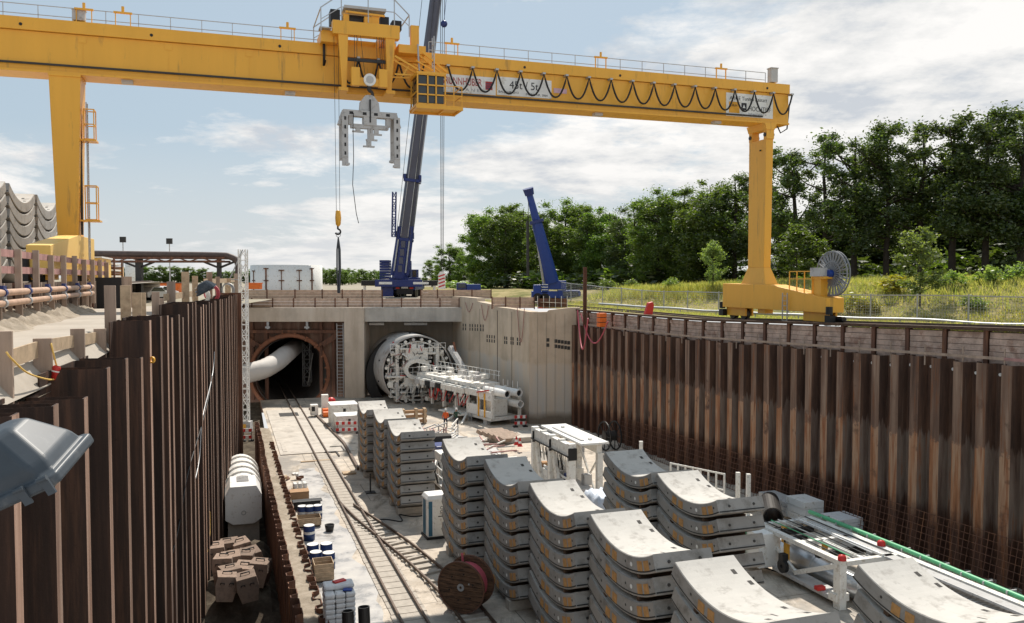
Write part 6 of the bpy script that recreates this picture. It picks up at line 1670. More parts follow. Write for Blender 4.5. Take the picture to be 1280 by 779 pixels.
m = MB(); m.lathe([(.08, -.1), (.3, -.1), (.3, .08), (.08, .08)], (-.35, 3.2, .75), (1, 0, 0), 24, closed=True); m.bb(-.5, -.2, 3.05, 3.35, 1.0, 1.3); tm('hose_reel', m, 'black', 0)
m = MB(); m.path([(-.95, 5.2, 1.8), (-.97, 5.2, 1.4), (-.97, 5.15, 1.0), (-.97, 5.3, .8), (-.97, 5.1, .72)], .05, 6); tm('hook', m, 'green', 0)
m = MB(); m.bb(-.35, .05, .9, 1.15, .43, .6); tm('red_box', m, 'red')
for y in np.arange(-13, -1.0, .22): m = MB(); m.bb(1.5, 2.7, y, y + .1, 1.5, 1.72); tm('slat', m, 'greysteel', 0)
m = MB(); m.bb(1.3, 1.45, -13, -1, 1.4, 1.8); m.bb(2.05, 2.15, -13.2, -1, .2, 1.4); tm('conveyor_side', m, 'white')
for y in (-12, -7, -2): m = MB(); m.bb(1.2, 3.0, y - .1, y + .1, 0, 1.4); tm('support', m, 'white')
dp = [W(35.5, 25.0, .62), W(30, 24.85, .62), W(26, 24.75, .62), W(20, 24.6, .62)]
m = MB(); m.path(dp, .5, 24); 
o = m.build('zinc_duct', M['silver']); tag(o, 'shiny spiral zinc ventilation duct lying under the trailer frame', 'duct')
m = MB()
for u_ in (21, 24, 27.2, 30.5, 33): 
    q = W(u_, 24.6 + (u_ - 20) * .026, .62); m.lathe([(.49, -.06), (.535, -.06), (.535, .06), (.49, .06)], q, udir, 24, closed=True)
o2 = m.build('duct_collar', M['silver'], o); 
p = P(966, 668, 0); m = MB(); m.lathe([(.46, 0), (.52, 0), (.52, 3.4), (.46, 3.4)], (0, 0, .9), (.25, 1, 0), 24, closed=True); tag(m.build('steel_pipe', M['darkrail'], loc=(p.x, p.y, 0)), 'dark open steel pipe behind the middle right row stack', 'pipe')
# black reel by the wall
p = P(762, 563, 0); rl = thing('hose_reel', 'large empty black spoked reel standing against the right sheet piles', 'reel', (p.x, p.y, 0), R(20))
for x_ in (-.45, .45):
    m = MB(); m.lathe([(1.05, -.04), (1.15, -.04), (1.15, .04), (1.05, .04)], (x_, 0, 1.16), (1, 0, 0), 32, closed=True); m.lathe([(.35, -.03), (.42, -.03), (.42, .03), (.35, .03)], (x_, 0, 1.16), (1, 0, 0), 20, closed=True)
    for k in range(8): q = 2 * math.pi * k / 8; m.bar((x_, .38 * math.cos(q), 1.16 + .38 * math.sin(q)), (x_, 1.1 * math.cos(q), 1.16 + 1.1 * math.sin(q)), .05, .05)
    m.build('wheel_rim', M['black'], rl)
m = MB(); m.tube((-.5, 0, 1.16), (.5, 0, 1.16), .36, n=18); m.build('hub', M['darkrail'], rl)
# pale railing and rebar mesh along the foot of the right wall
ra, rb = P(838, 618, 0), P(905, 634, 0)
rlg = thing('steel_railing', 'pale steel railing on the floor along the right sheet piles', 'railing', ra, 0)
for i in range(8):
    q = (rb - ra) * (i / 7); m = MB(); m.bar(q, q + Vector((0, 0, 2.0)), .1, .1); m.build('post', M['white'], rlg)
for z in (1.0, 1.95): m = MB(); m.bar((0, 0, z), (rb - ra) + Vector((0, 0, z)), .07, .09); m.build('rail', M['white'], rlg)
for px, py, h_, lab in ((801, 600, 2.6, 'white steel post standing alone behind the white gantry frame'), (922, 640, 2.3, 'thin pale post near the wall, left one of two'), (935, 645, 2.4, 'pale post near the wall, right one of two')):
    p = P(px, py, 0); m = MB(); m.bb(-.11, .11, -.11, .11, .05, h_); m.bb(-.25, .25, -.25, .25, 0, .05); tag(m.build('steel_post', M['white'], loc=p), lab, 'post')
mesh_ = thing('rebar_mesh', 'rusty rebar mesh panels leaning along the foot of the right sheet piles', 'rebar mesh', RW(-14, -.25, 0), rot_r)
for k in range(12):
    m = MB(); x0 = k * 4.0
    for i in range(14): m.bar((x0 + i * .28, .55, .02), (x0 + i * .28, .12, 2.35), .022, .022)
    for i in range(8): t_ = i / 7; m.bar((x0 - .1, .55 - .43 * t_, .06 + 2.25 * t_), (x0 + 3.85, .55 - .43 * t_, .06 + 2.25 * t_), .022, .022)
    m.build('mesh_panel', M['rust'], mesh_)
def pack(px, py, w, d, h, label, mt_='white', rz=AX, n=3):
    p = P(px, py, 0); t = thing('material_pack', label, 'material pack', (p.x, p.y, .003), rz)
    m = MB(); m.bb(-w / 2, w / 2, -d / 2, -d / 2 + .12, 0, .12); m.bb(-w / 2, w / 2, d / 2 - .12, d / 2, 0, .12); m.build('bearer', M['timber2'], t)
    for k in range(n): m = MB(); m.bb(-w / 2 + rnd.uniform(0, .06), w / 2 - rnd.uniform(0, .06), -d / 2, d / 2, .12 + h * k / n, .12 + h * (k + 1) / n - .02); m.build('layer', M[mt_], t, bev=.01)
    return t
pack(975, 640, 1.2, 2.6, .8, 'stack of pale grey formwork boards left of the white bundle by the wall', 'greysteel')
pack(1006, 652, 1.3, 1.6, 1.2, 'white boxed bundle on bearers between wall and trailer frame', 'whiteclean')
pack(1052, 668, 1.6, 1.4, .9, 'white wrapped pack nearest the wall behind the green pipe', 'bag', n=4)
pack(606, 596, 1.4, 2.4, 1.2, 'white machine cover pack on bearers behind the shaded stack', 'whiteclean')
pack(583, 590, 1.2, 1.8, .9, 'low white equipment pack behind the stack right of the toilet', 'white')
pack(640, 590, 1.6, 2.4, .7, 'white crate lid pack on the floor beside the white gantry frame legs', 'white')
pack(690, 612, 1.5, 2.0, 1.4, 'tall white equipment pack in front of the white gantry frame', 'whiteclean')
p = P(752, 678, 0); t = thing('covered_bundle', 'tall bundle under a pale blue plastic sheet between two segment stacks', 'covered bundle', (p.x, p.y, 0), AX)
m = MB(); m.bb(-.6, .6, -.8, .8, 0, 2.4); m.build('bundle', M['greysteel'], t)
vs = []; fs = []; n_ = 14
for i in range(n_):
    for j in range(n_):
        x_, y_ = (i / (n_ - 1) - .5) * 2.0, (j / (n_ - 1) - .5) * 2.4
        ex_ = max(0, abs(x_) - .62) + max(0, abs(y_) - .82); vs.append((x_ * (1 - .22 * min(1, ex_ * 3)), y_ * (1 - .2 * min(1, ex_ * 3)), 2.46 + .16 * math.sin(i * 1.7) * math.cos(j * 1.3) - ex_ * 2.6 + .1))
for i in range(n_ - 1):
    for j in range(n_ - 1): fs.append((i * n_ + j, i * n_ + j + 1, (i + 1) * n_ + j + 1, (i + 1) * n_ + j))
m = MB(); m.add(vs, fs, 0, True); m.build('plastic_sheet', M['tarp'], t)

# ------------------------------------------------------------------ loose things on the pit floor
def loose(px, py, label, cat, name, build, rz=None):
    p = P(px, py, 0); o = build(MB()); mb, mt_ = o; ob = mb.build(name, M[mt_], loc=(p.x, p.y, .006), rotz=AX if rz is None else rz); tag(ob, label, cat); return ob
def plankb(l, w, h, mt_='timber2'):
    def b(m): m.bb(0, l, -w / 2, w / 2, 0, h); return m, mt_
    return b
def lbar(m):
    m.bb(-.05, .05, 0, 1.6, 0, .1); m.bb(-.9, .05, 1.6, 1.7, 0, .1); return m, 'darkrail'
loose(424, 571, 'black angle bar lying right of the rails near the small stacks, nearer one', 'steel bar', 'angle_bar', lbar)
loose(430, 564, 'black angle bar lying right of the rails near the small stacks, farther one', 'steel bar', 'angle_bar', lbar)
loose(463, 616, 'thin steel peg standing on the floor before the small stacks', 'peg', 'steel_peg', lambda m: (m.tube((0, 0, 0), (0, 0, 1.2), .05, n=8), m.bb(-.3, .3, -.3, .3, 0, .05), (m, 'darkrail'))[-1])
loose(428, 593, 'pale plank box between the rails and the slurry lane', 'plank', 'plank', plankb(.9, .7, .12, 'timber2'))
loose(412, 664, 'grey rubber bucket beside the navy barrels', 'bucket', 'bucket', lambda m: (m.lathe([(0, 0), (.2, 0), (.26, .35), (.23, .35), (.18, .03)], (0, 0, 0), (0, 0, 1), 16), (m, 'darkrail'))[-1])
loose(376, 578, 'raw timber board lying on the slab left of the rails', 'board', 'board', plankb(2.2, .25, .06))
loose(352, 560, 'long grey board lying at the slab edge by the trench', 'board', 'board', plankb(.3, 4.0, .08, 'cementdust'))
loose(640, 757, 'timber block on the floor between the second and third stack', 'timber block', 'timber_block', plankb(.5, .3, .25))
loose(622, 690, 'green plastic wedge beside the shaded stack', 'wedge', 'wedge', lambda m: (m.prism([(0, 0), (.35, 0), (.3, .5), (.05, .5)], (0, 0, 0), (1, 0, 0), (0, 0, 1), (0, .3, 0)), (m, 'green'))[-1])
for k, (a, b, sag, mt_, lab) in enumerate((((530, 640), (470, 655), 1.2, 'black', 'black hose snaking over the floor left of the toilet'), ((700, 640), (660, 620), 1.0, 'faded', 'faded red hose lying by the white gantry frame'), ((890, 690), (1000, 720), 1.5, 'black', 'black hose lying behind the nearest left row stack'), ((620, 572), (560, 560), 1.5, 'black', 'black cable lying in front of the boring machine'), ((350, 640), (345, 600), .4, 'paleyellow', 'pale yellow hose along the low sheet pile row'))):
    p, q = P(*a, .03), P(*b, .03); pts = [p.lerp(q, i / 14) + Vector((math.sin(i * .9 + k), math.cos(i * 1.1 + k), 0)) * .35 * sag for i in range(15)]
    m = MB(); m.path(smooth_path(pts, 3), .035, 6); tag(m.build('hose', M[mt_]), lab, 'hose')
# ------------------------------------------------------------------ left bank: retaining wall, striped rails, pipes, posts
VR = -6.3
rt = thing('retaining_wall', 'dark sheet retaining wall with pale ribs along the raised left bank', 'retaining wall', W(14, VR, gz), AX)
for i in range(40):
    u = i * .9; m = MB(); m.bb(-.05, .05, u + .1, u + .88, .55, 2.15); m.build('sheet_panel', M['pile2'], rt)
    m = MB(); m.bb(-.02, .16, u - .06, u + .06, .5, 2.28); m.build('rib', M['timber'] if i % 3 else M['rust'], rt)
m = MB(); m.bb(.0, .3, 0, 36, .35, .6); m.build('waler', M['rust'], rt)
hr = thing('striped_guard_rail', 'faded red and white board guard rail on grey posts along the left bank', 'guard rail', W(14, VR + .12, gz), AX)
for i in range(15):
    u = i * 2.6; m = MB(); m.bb(.08, .26, u - .085, u + .085, 1.2, 3.32 + .06 * math.sin(i * 2.1)); m.build('post', M['timber'], hr)
    for z in (3.18, 2.68):
        m = MB(); m.bb(.0, .07, u - .9, u + 1.68, z - .11, z + .11); m.build('board', M['pinkboard'], hr)
for dz, r_, lab in ((2.02, .10, 'upper one of the two dusty pipes along the left retaining wall'), (1.72, .10, 'lower one of the two dusty pipes along the left retaining wall')):
    m = MB(); m.tube((0, 0, 0), (0, 28, 0), r_, n=12); o = m.build('supply_pipe', M['pipeorange'], loc=W(16, VR + .42, gz + dz), rotz=AX); tag(o, lab, 'pipe', 'pipes along the left retaining wall')
    for k in range(9):
        m = MB(); m.tube((0, 1.3 + k * 3.2, 0), (0, 1.5 + k * 3.2, 0), r_ * 1.3, n=12); m.box((0, 1.4 + k * 3.2, .14), (.12, .35, .12)); m.build('coupling', M['blue'] if dz > 2 else M['galv'], o)
# pale yellow cabin and site boxes beyond the bogie
cb = thing('site_container', 'pale yellow flat roofed container behind the left gantry bogie', 'container', W(53.5, -7.6, 13.07), AX)
m = MB(); m.bb(-.9, .9, 0, 4.8, 0, 1.55); m.build('container_body', M['paleyellow'], cb, bev=.03)
m = MB(); m.bb(-1.0, 1.0, -.1, 4.9, 1.552, 1.64); m.build('roof', M['whiteclean'], cb)
m = MB(); m.bb(.902, .93, 1.5, 2.3, .1, 1.45); m.build('door', M['timber'], cb)
cb = thing('bar_rack', 'rack of pale steel bars on the left bank beyond the yellow container', 'rack', W(60, -7.6, 13.07), AX)
for k in range(6): m = MB(); m.bb(-.8, .8, 0, 5.5, .25 + k * .2, .37 + k * .2); m.build('bar_layer', M['white'] if k % 2 else M['rust'], cb)
for y in (.4, 4.8): m = MB(); m.bb(-.9, -.8, y - .08, y + .08, 0, 1.7); m.bb(.8, .9, y - .08, y + .08, 0, 1.7); m.build('upright', M['rust'], cb)
m = MB(); m.bb(-.7, .7, 5.6, 7.2, 0, 1.2); m.build('yellow_box', M['yellow'], cb)
for k, (u_, w_, lab) in enumerate(((47.5, .8, 'dark steel crate with pale ribs at the end of the left retaining wall'),)):
    t = thing('ribbed_crate', lab, 'steel crate', W(u_, VR + .7, 11.75), AX)
    m = MB(); m.bb(-.6, .6, 0, 4.4, 0, 1.75); m.build('crate_body', M['darkrail'], t)
    for y in np.arange(0.2, 4.5, .55): m = MB(); m.bb(.602, .72, y - .07, y + .07, 0, 1.8); m.build('rib', M['timber'], t)
    m = MB(); m.bb(-.62, .62, -.12, -.002, 0, 1.75); m.build('end_plate', M['black'], t)
for px, py, D, s_, lab in ((238, 372, 60, .5, 'small dark box on the road edge'),): pass
# timber posts with boards between road and left piles
def post_fence(label, items, off, boards, cat='timber fence'):
    t = None
    for (px, wpx, ytop) in items:
        u = uline(px, -2.3 - .07 * 22.5 - off, .07); v = vl(u) - off; p = W(u, v, 0); D = p.y
        w_ = wpx * D / FOC; zt_ = Q(px, ytop, D).z
        if t is None: t = thing('timber_fence', label, cat, (p.x, p.y, gz), AX)
        loc = Matrix.Rotation(-AX, 3, 'Z') @ Vector((p.x - t.location.x, p.y - t.location.y, 0))
        m = MB(); m.box((loc.x, loc.y, (zt_ - gz - .3) / 2), (w_, .12, zt_ - gz + .3)); m.build('post', M['timber2'] if rnd.random() < .4 else M['timber'], t, bev=.008)
    for (pa_, pb_, y0, y1, h_) in boards:
        pts = []
        for px, y in ((pa_, y0), (pb_, y1)):
            u = uline(px, -2.3 - .07 * 22.5 - off - .1, .07); v = vl(u) - off - .1; p = W(u, v, 0); pts.append(Vector((*(Matrix.Rotation(-AX, 3, 'Z') @ Vector((p.x - t.location.x, p.y - t.location.y, 0))).to_2d(), Q(px, y, p.y).z - gz)))
        m = MB(); m.bar(pts[0], pts[1], .05, h_); m.build('board', M['timber2'], t)
    return t
post_fence('low timber fence of pale posts and boards between road and near piles', [(4, 18, 414), (52, 21, 423), (96, 16, 411), (124, 14, 411)], 1.25, [(0, 60, 452, 432, .35), (60, 130, 432, 420, .30)])
post_fence('row of tall pale timber posts standing behind the higher left piles', [(137.5, 13, 357), (157, 12, 357), (171, 11, 366), (179, 6, 366), (194.5, 9, 365), (201.5, 6, 373), (214, 10, 352), (232, 9, 340), (244, 7, 345)], 1.15, [(205, 250, 372, 366, .3)])
post_fence('cluster of brown timber posts at the far end of the left piles', [(262, 7, 340), (272, 6, 346), (285, 7, 348), (295, 5, 342)], 1.1, [(255, 300, 352, 350, .35)])
# yellow cable with red plug
def wl(px, py, off):
    u = uline(px, -2.3 - .07 * 22.5 - off, .07); v = vl(u) - off; p = W(u, v, 0); return Q(px, py, p.y)
cpts = smooth_path([wl(8, 440, 1.1), wl(14, 448, 1.05), wl(34, 466, 1.0), wl(58, 474, 1.0), wl(68, 474, 1.0), wl(74, 470, 1.0), wl(70, 455, 1.0), wl(64, 430, 1.05), wl(64, 424, 1.2)])
cb_ = thing('site_cable', 'yellow power cable with a red plug looped over the timber fence', 'cable', cpts[0])
m = MB(); m.path([p - cpts[0] for p in cpts], .018, 8); m.build('cable', M['paleyellow'], cb_)
q = wl(69, 466, .98) - cpts[0]; m = MB(); m.lathe([(.02, -.16), (.06, -.15), (.07, -.02), (.085, 0), (.085, .12), (.06, .15)], q, (.25, .1, .95), 14); m.build('plug', M['red'], cb_)
m = MB(); m.lathe([(.088, .02), (.09, .02), (.09, .05), (.088, .05)], q, (.25, .1, .95), 14, closed=True); m.build('plug_ring', M['whiteclean'], cb_)
# clamp and hose on pile heads
for px, py, lab, mt_ in ((190, 450, 'small yellow ring shackle on the edge of a left pile', 'yellow'), (227, 357, 'grey', None)):
    if mt_ is None: continue
    u = uline(px, -2.3 - .07 * 22.5 + .03, .07); p = Q(px, py, W(u, vl(u) + .03).y); t = thing('shackle', lab, 'shackle', p)
    m = MB(); m.lathe([(.05, -.03), (.10, -.03), (.10, .03), (.05, .03)], (0, 0, 0), (.3, 1, 0), 16, closed=True); m.build('ring', M[mt_], t)
    m = MB(); m.bb(-.28, -.08, -.02, .02, -.03, .03); m.build('shank', M['galv'], t)
lamp_m = lambda: None
def floodlight(loc, rz, rx, sc, label):
    t = thing('floodlight', label, 'floodlight', loc, rz); t.rotation_euler = (rx, 0, rz); t.scale = (sc, sc, sc)
    m = MB(); n_ = 20
    def rect(w, d, z, ch): return [(-w + ch, -d, z), (w - ch, -d, z), (w, -d + ch, z), (w, d - ch, z), (w - ch, d, z), (-w + ch, d, z), (-w, d - ch, z), (-w, -d + ch, z)]
    rings = [rect(.26, .22, 0, .03), rect(.26, .22, .045, .03), rect(.235, .195, .05, .04), rect(.225, .185, .10, .05), rect(.14, .115, .235, .05), rect(.11, .09, .25, .05)]
    vs = [p for r_ in rings for p in r_]; fs = [tuple(reversed(range(8))), tuple(range(40, 48))]
    for i in range(5):
        for k in range(8): fs.append((i * 8 + k, i * 8 + (k + 1) % 8, i * 8 + 8 + (k + 1) % 8, i * 8 + 8 + k))
    m.add(vs, fs); o = m.build('housing', M['lampgrey'], t, bev=.022)
    o.modifiers['bevel'].segments = 4; o.modifiers['bevel'].angle_limit = R(12)
    m = MB(); m.bb(-.215, .215, -.175, .175, -.012, -.001); m.build('glass', M['darkglass'], t)
    for x_ in (.13, .225): m = MB(); m.bb(x_ - .016, x_ + .016, -.232, -.221, -.02, .06); m.tube((x_ - .02, -.236, .05), (x_ + .02, -.236, .05), .010, n=8); m.build('clip', M['lampgrey'], t)
    m = MB(); m.tube((-.235, 0, .1), (-.27, 0, .1), .03, n=10); m.build('pivot', M['galv'], t)
    return t
M['postdark'] = M['darkrail']
fl = floodlight((0, 0, 0), 0, 0, .92, 'big grey floodlight housing in the near left foreground')
def orient(o, z, xh, corner_local, corner_world):
    z = Vector(z).normalized(); x = Vector(xh); x = (x - z * x.dot(z)).normalized(); y = z.cross(x)
    rot = Matrix((x, y, z)).transposed(); o.rotation_mode = 'XYZ'; o.rotation_euler = rot.to_euler('XYZ'); o.location = Vector(corner_world) - rot @ (Vector(corner_local) * o.scale.x)
orient(fl, (-.38, -.25, .88), (.91, .05, .36), (.26, -.22, .0), Q(74, 606, 2.9))
u = uline(255, -2.3 - .07 * 22.5 + .2, .07); p = Q(254, 368, W(u, vl(u)).y)
f2 = floodlight(p, R(60), 0, 1.7, 'pale grey floodlight clamped on top of the far left piles'); orient(f2, (-.45, -.25, .85), (.86, .05, .5), (.26, -.22, 0), p + Vector((.5, 0, .3)))
# hoses and cables down the left piles
for k, (px0, y0, px1, y1, mt_, lab) in enumerate(((268, 440, 243, 600, 'galv', 'thin grey hose hanging down the left piles'), (265, 470, 212, 700, 'black', 'black cable hanging down the left piles'), (262, 640, 252, 790, 'paleyellow', 'pale yellow hose at the foot of the left piles'))):
    def pt(px, py):
        u = uline(px, -2.3 - .07 * 22.5 + .08, .07); return Q(px, py, W(u, vl(u) + .08).y)
    pts = [pt(px0 + (px1 - px0) * t + 2.0 * math.sin(t * 9), y0 + (y1 - y0) * t) for t in [i / 12 for i in range(13)]]
    m = MB(); m.path(smooth_path(pts, 3), .025, 6); tag(m.build('hose', M[mt_]), lab, 'hose')
for k in range(9):
    px = 298 - k * 7; u = uline(px, -2.3 - .07 * 22.5 - .9, .07); D = W(u, vl(u)).y; p = Q(px, 350 + 3 * math.sin(k * 2.3), D)
    p.z = 12.35
    if k not in (2, 5, 7): continue
    t = thing('coil', ['grey hose coil hung over the far left piles, farthest one', 'red hose coil hung over the far left piles, middle one', 'white hose coil hung over the far left piles, nearest one'][(2, 5, 7).index(k)], 'hose coil', p)
    m = MB()
    for j in range(3): m.lathe([(.42 + .05 * j, -.04), (.47 + .05 * j, -.04), (.47 + .05 * j, .04), (.42 + .05 * j, .04)], (.02 * j, .05 * j, .15), (.2, 1, .1), 22, closed=True)
    m.build('loop', [M['galv'], M['pinkcable'], M['white']][(2, 5, 7).index(k)], t)

# ------------------------------------------------------------------ pipe bridge on the left
PY = 84.0
pb = thing('pipe_bridge', 'dark steel pipe bridge crossing above the left road', 'pipe bridge', Q(205, 345, PY) * 1.0, 0); pbo = pb.location.copy(); pbo.z = gz; pb.location = pbo
X0, X1 = Q(105, 320, PY).x - pbo.x, Q(290, 320, PY).x - pbo.x
def zz(py): return Q(200, py, PY).z - gz
m = MB(); m.path(smooth_path([Vector((X0, 0, zz(317))), Vector((X0 + 6, 0, zz(318))), Vector((X1 - 1.6, 0, zz(319.2))), Vector((X1 - .2, 0, zz(321))), Vector((X1 + .55, 0, zz(328))), Vector((X1 + .6, 0, zz(345)))], 5), .32, 14); m.build('main_pipe', M['brownpipe'], pb)
m = MB(); m.path([(X0, .9, zz(320)), (X1 - .5, .9, zz(322))], .2, 10); m.build('second_pipe', M['brownpipe'], pb)
for z in (zz(322.5), zz(327)):
    for y in (-.4, 1.3): m = MB(); m.bar((X0, y, z), (X1 - .6, y, z), .16, .2); m.build('girder', M['rust'], pb)
m = MB()
n_ = 12
for i in range(n_): x0 = X0 + (X1 - X0 - .6) * i / n_; x1 = X0 + (X1 - X0 - .6) * (i + 1) / n_; m.bar((x0, -.4, zz(327) if i % 2 else zz(322.5)), (x1, -.4, zz(322.5) if i % 2 else zz(327)), .1, .1)
m.build('bracing', M['rust'], pb)
for px, w_ in ((174, .55), (274, .3)):
    x_ = Q(px, 330, PY).x - pbo.x; m = MB(); m.bb(x_ - w_ / 2, x_ + w_ / 2, -.3, .3, 0, zz(322)); m.bar((x_, 0, zz(335)), (x_ - 1.6, 0, zz(327)), .2, .2); m.bar((x_, 0, zz(335)), (x_ + 1.6, 0, zz(327)), .2, .2); m.build('column', M['darkrail'], pb)
for px, ytop, D, lab in ((154.5, 301, 150, 'left one of two tall floodlight poles far behind the pipe bridge'), (212.5, 303, 150, 'right one of two tall floodlight poles far behind the pipe bridge')):
    p = Q(px, 350, D); zt_ = Q(px, ytop, D).z; t = thing('light_pole', lab, 'light pole', (p.x, p.y, gz), 0, 'floodlight poles far on the left')
    m = MB(); m.tube((0, 0, 0), (0, 0, zt_ - gz), .12, .08, n=8); m.build('pole', M['greysteel'], t)
    m = MB(); m.bb(-.5, .5, -.2, .2, zt_ - gz - .3, zt_ - gz + .7); m.build('lamp_head', M['darkrail'], t)
# cars, wagon, silo far on the left
def small_car(px, py, D, label, mt_):
    p = Q(px, py, D); t = thing('parked_car', label, 'car', (p.x, p.y, gz + .01), R(80), 'cars parked far on the left')
    m = MB(); m.prism([(-2.1, .3), (2.1, .3), (2.15, .75), (1.3, .9), (.6, 1.4), (-1.0, 1.45), (-1.7, .95), (-2.15, .85)], (0, -.85, 0), (1, 0, 0), (0, 0, 1), (0, 1.7, 0)); m.build('body', M[mt_], t, bev=.06)
    m = MB(); m.prism([(1.15, .92), (.58, 1.34), (-.95, 1.38), (-1.5, .95)], (0, -.865, 0), (1, 0, 0), (0, 0, 1), (0, 1.73, 0)); m.build('window', M['darkglass'], t)
    for x_ in (-1.3, 1.3): m = MB(); m.tube((x_, -.88, .32), (x_, .88, .32), .32, n=16); m.build('wheel', M['black'], t)
small_car(190, 364, 92, 'silver car parked on the road beyond the timber posts, left one', 'greysteel')
small_car(203, 364, 100, 'white car parked beyond the timber posts, right one', 'whiteclean')
p = Q(205, 362, 125); t = thing('excavation_skip', 'orange steel skip far on the left beyond the parked cars', 'skip', (p.x, p.y, gz), 0)
m = MB(); m.prism([(-3, 1.6), (3, 1.6), (2.2, 0), (-2.2, 0)], (0, -1, 0), (1, 0, 0), (0, 0, 1), (0, 2, 0)); m.build('skip_body', M['orange'], t)
m = MB(); m.bb(-3.1, 3.1, -1.1, 1.1, 1.602, 1.72); m.build('rim', M['rust'], t)
p = Q(177, 350, 118); t = thing('silo', 'small pale upright silo between the pipe bridge columns', 'silo', (p.x - .5, p.y, gz), 0)
m = MB(); m.lathe([(.3, .6), (1.1, 2), (1.1, 4.6), (.2, 5.1)], (-.6, 0, 0), (0, 0, 1), 18); m.build('silo_body', M['whiteclean'], t)
for a in (0, 1.57, 3.14, 4.71): m = MB(); m.bar((-.6 + .9 * math.cos(a), .9 * math.sin(a), 0), (-.6 + .9 * math.cos(a), .9 * math.sin(a), 2), .12, .12); m.build('leg', M['greysteel'], t)
# white round tank
p = Q(358.5, 362, 122); tz0 = gz; r_ = 43.5 * 122 / FOC
tk2 = thing('round_tank', 'big white round tank of bolted panels behind the portal parapet', 'tank', (p.x, p.y, tz0), 0)
zt_ = Q(358, 331, 122 - r_).z - gz
m = MB(); m.lathe([(r_, 0), (r_, zt_), (r_ - .12, zt_), (r_ - .12, 0)], (0, 0, 0), (0, 0, 1), 64); m.build('tank_shell', M['whiteclean'], tk2)
for px, mt_, hh in ((325.5, 'rust', .8), (344.5, 'rust', 1.0), (364, 'rust', .85), (384, 'rust', .85), (396.5, 'rust', 1.0)):
    x_ = (px - 358.5) / 43.5; a = math.asin(max(-1, min(1, x_ * .97))); d = Vector((math.sin(a), -math.cos(a), 0)); s_ = Vector((math.cos(a), math.sin(a), 0))
    m = MB(); b_ = d * (r_ + .04); zc_ = zt_ * .48; hh_ = zt_ * .42 * hh
    m.bar(b_ + Vector((0, 0, zc_ - hh_)), b_ + Vector((0, 0, zc_ + hh_)), .1, .2 if px in (344.5, 396.5) else .1, up=tuple(s_))
    for z in (zc_ - hh_, zc_, zc_ + hh_ * .95): m.bar(b_ + Vector((0, 0, z)) - s_ * .38, b_ + Vector((0, 0, z)) + s_ * .38, .1, .14)
    m.build('clamp', M['rust'], tk2)
p = Q(318, 360, 112); m = MB(); m.bb(-.9, .9, -.5, .5, 0, .75); m.bb(-1, 1, -.6, .6, .75, .85); tag(m.build('orange_box', M['orange'], loc=(p.x, p.y, gz + .9)), 'small orange box left in front of the white round tank', 'box')

# ------------------------------------------------------------------ mobile cranes on the deck
CD = 104.0
def cz(px, py, D=CD): return Q(px, py, D)
p = cz(505, 372); mc = thing('mobile_crane', 'big dark blue mobile crane with outriggers spread and its boom leaving the picture', 'mobile crane', (p.x, p.y, gz), 0)
def L(px, py, dy=0.0): q = Q(px, py, CD + dy); return Vector((q.x - p.x, q.y - p.y, q.z - gz))
cr = lambda nm, mb, mt_='blue', bev=.03: mb.build(nm, M[mt_], mc, bev=bev)
m = MB(); m.bb(-1.3, 1.4, 0, 11, .9, 1.6); cr('chassis', m)
m = MB(); q0, q1 = L(457, 354, -.4), L(541, 354, -.4); m.bb(q0.x + 1.2, q1.x - 1.3, -.8, -.2, q0.z - .45, q0.z + .42); cr('outrigger_beam', m)
for s_, qq in ((1, L(461, 354, -.4)), (-1, L(538, 354, -.4))):
    m = MB(); m.bb(qq.x - .9, qq.x + .9, -.72, -.28, qq.z - .32, qq.z + .32); cr('outrigger_extension', m, 'black')
    m = MB(); xx = qq.x - s_ * .5; m.tube((xx, -.5, 0.05), (xx, -.5, qq.z), .16, n=12); m.tube((xx, -.5, 0), (xx, -.5, .1), .5, n=16); cr('jack', m, 'white', 0)
m = MB(); m.box((L(470, 354).x + 1.3, -.82, q0.z), (1.6, .03, .3)); cr('white_strip', m, 'whiteclean', 0)
m = MB(); m.box((L(527, 354).x, -.82, q0.z), (1.9, .03, .28)); cr('white_strip', m, 'whiteclean', 0)
q0, q1 = L(475, 325, 2), L(487, 352, 2); m = MB(); 
for k in range(8): z0 = q1.z + (q0.z - q1.z) * k / 8; m.bb(q0.x, q1.x, 1.5, 3.5, z0, z0 + (q0.z - q1.z) / 8 - .03)
cr('counterweight', m, 'blue', .02)
q0, q1 = L(505, 326, 2), L(513, 352, 2); m = MB(); m.bb(q0.x, q1.x, 1.6, 3.4, q1.z, q0.z); cr('counterweight', m)
q0, q1 = L(515, 337, 1), L(522, 349, 1); m = MB(); m.bb(q0.x, q1.x, .6, 2.2, q1.z, q0.z); cb2 = cr('cabin', m, 'blue')
m = MB(); m.bb(q0.x + .1, q1.x - .1, .585, .6, q1.z + .25, q0.z - .1); m.build('window', M['darkglass'], mc)
q0 = L(499, 352, 1); m = MB(); m.bb(-1.9, 1.7, .2, 3.6, q0.z - .1, q0.z + .5); cr('turntable', m)
q0 = L(482, 365, -.5); m = MB(); m.bb(q0.x - .6, q0.x + .9, -.3, .6, .1, 2.2); cr('tool_box', m)
for k, xx in enumerate((-1.1, 1.1)):
    for y in (1.2, 3.0, 7, 9): m = MB(); m.tube((xx - .25, y, .6), (xx + .25, y, .6), .6, n=20); cr('wheel', m, 'black', 0)
m = MB(); m.bb(-.9, 1.1, -.15, -.02, .35, 1.5); cr('rear_panel', m, 'black')
for xx in (-.75, .95): m = MB(); m.bb(xx - .22, xx + .22, -.2, -.152, 1.05, 1.25); cr('tail_light', m, 'red', 0)
m = MB(); m.bb(-.3, .5, -.19, -.152, 1.1, 1.35); cr('number_plate', m, 'whiteclean', 0)
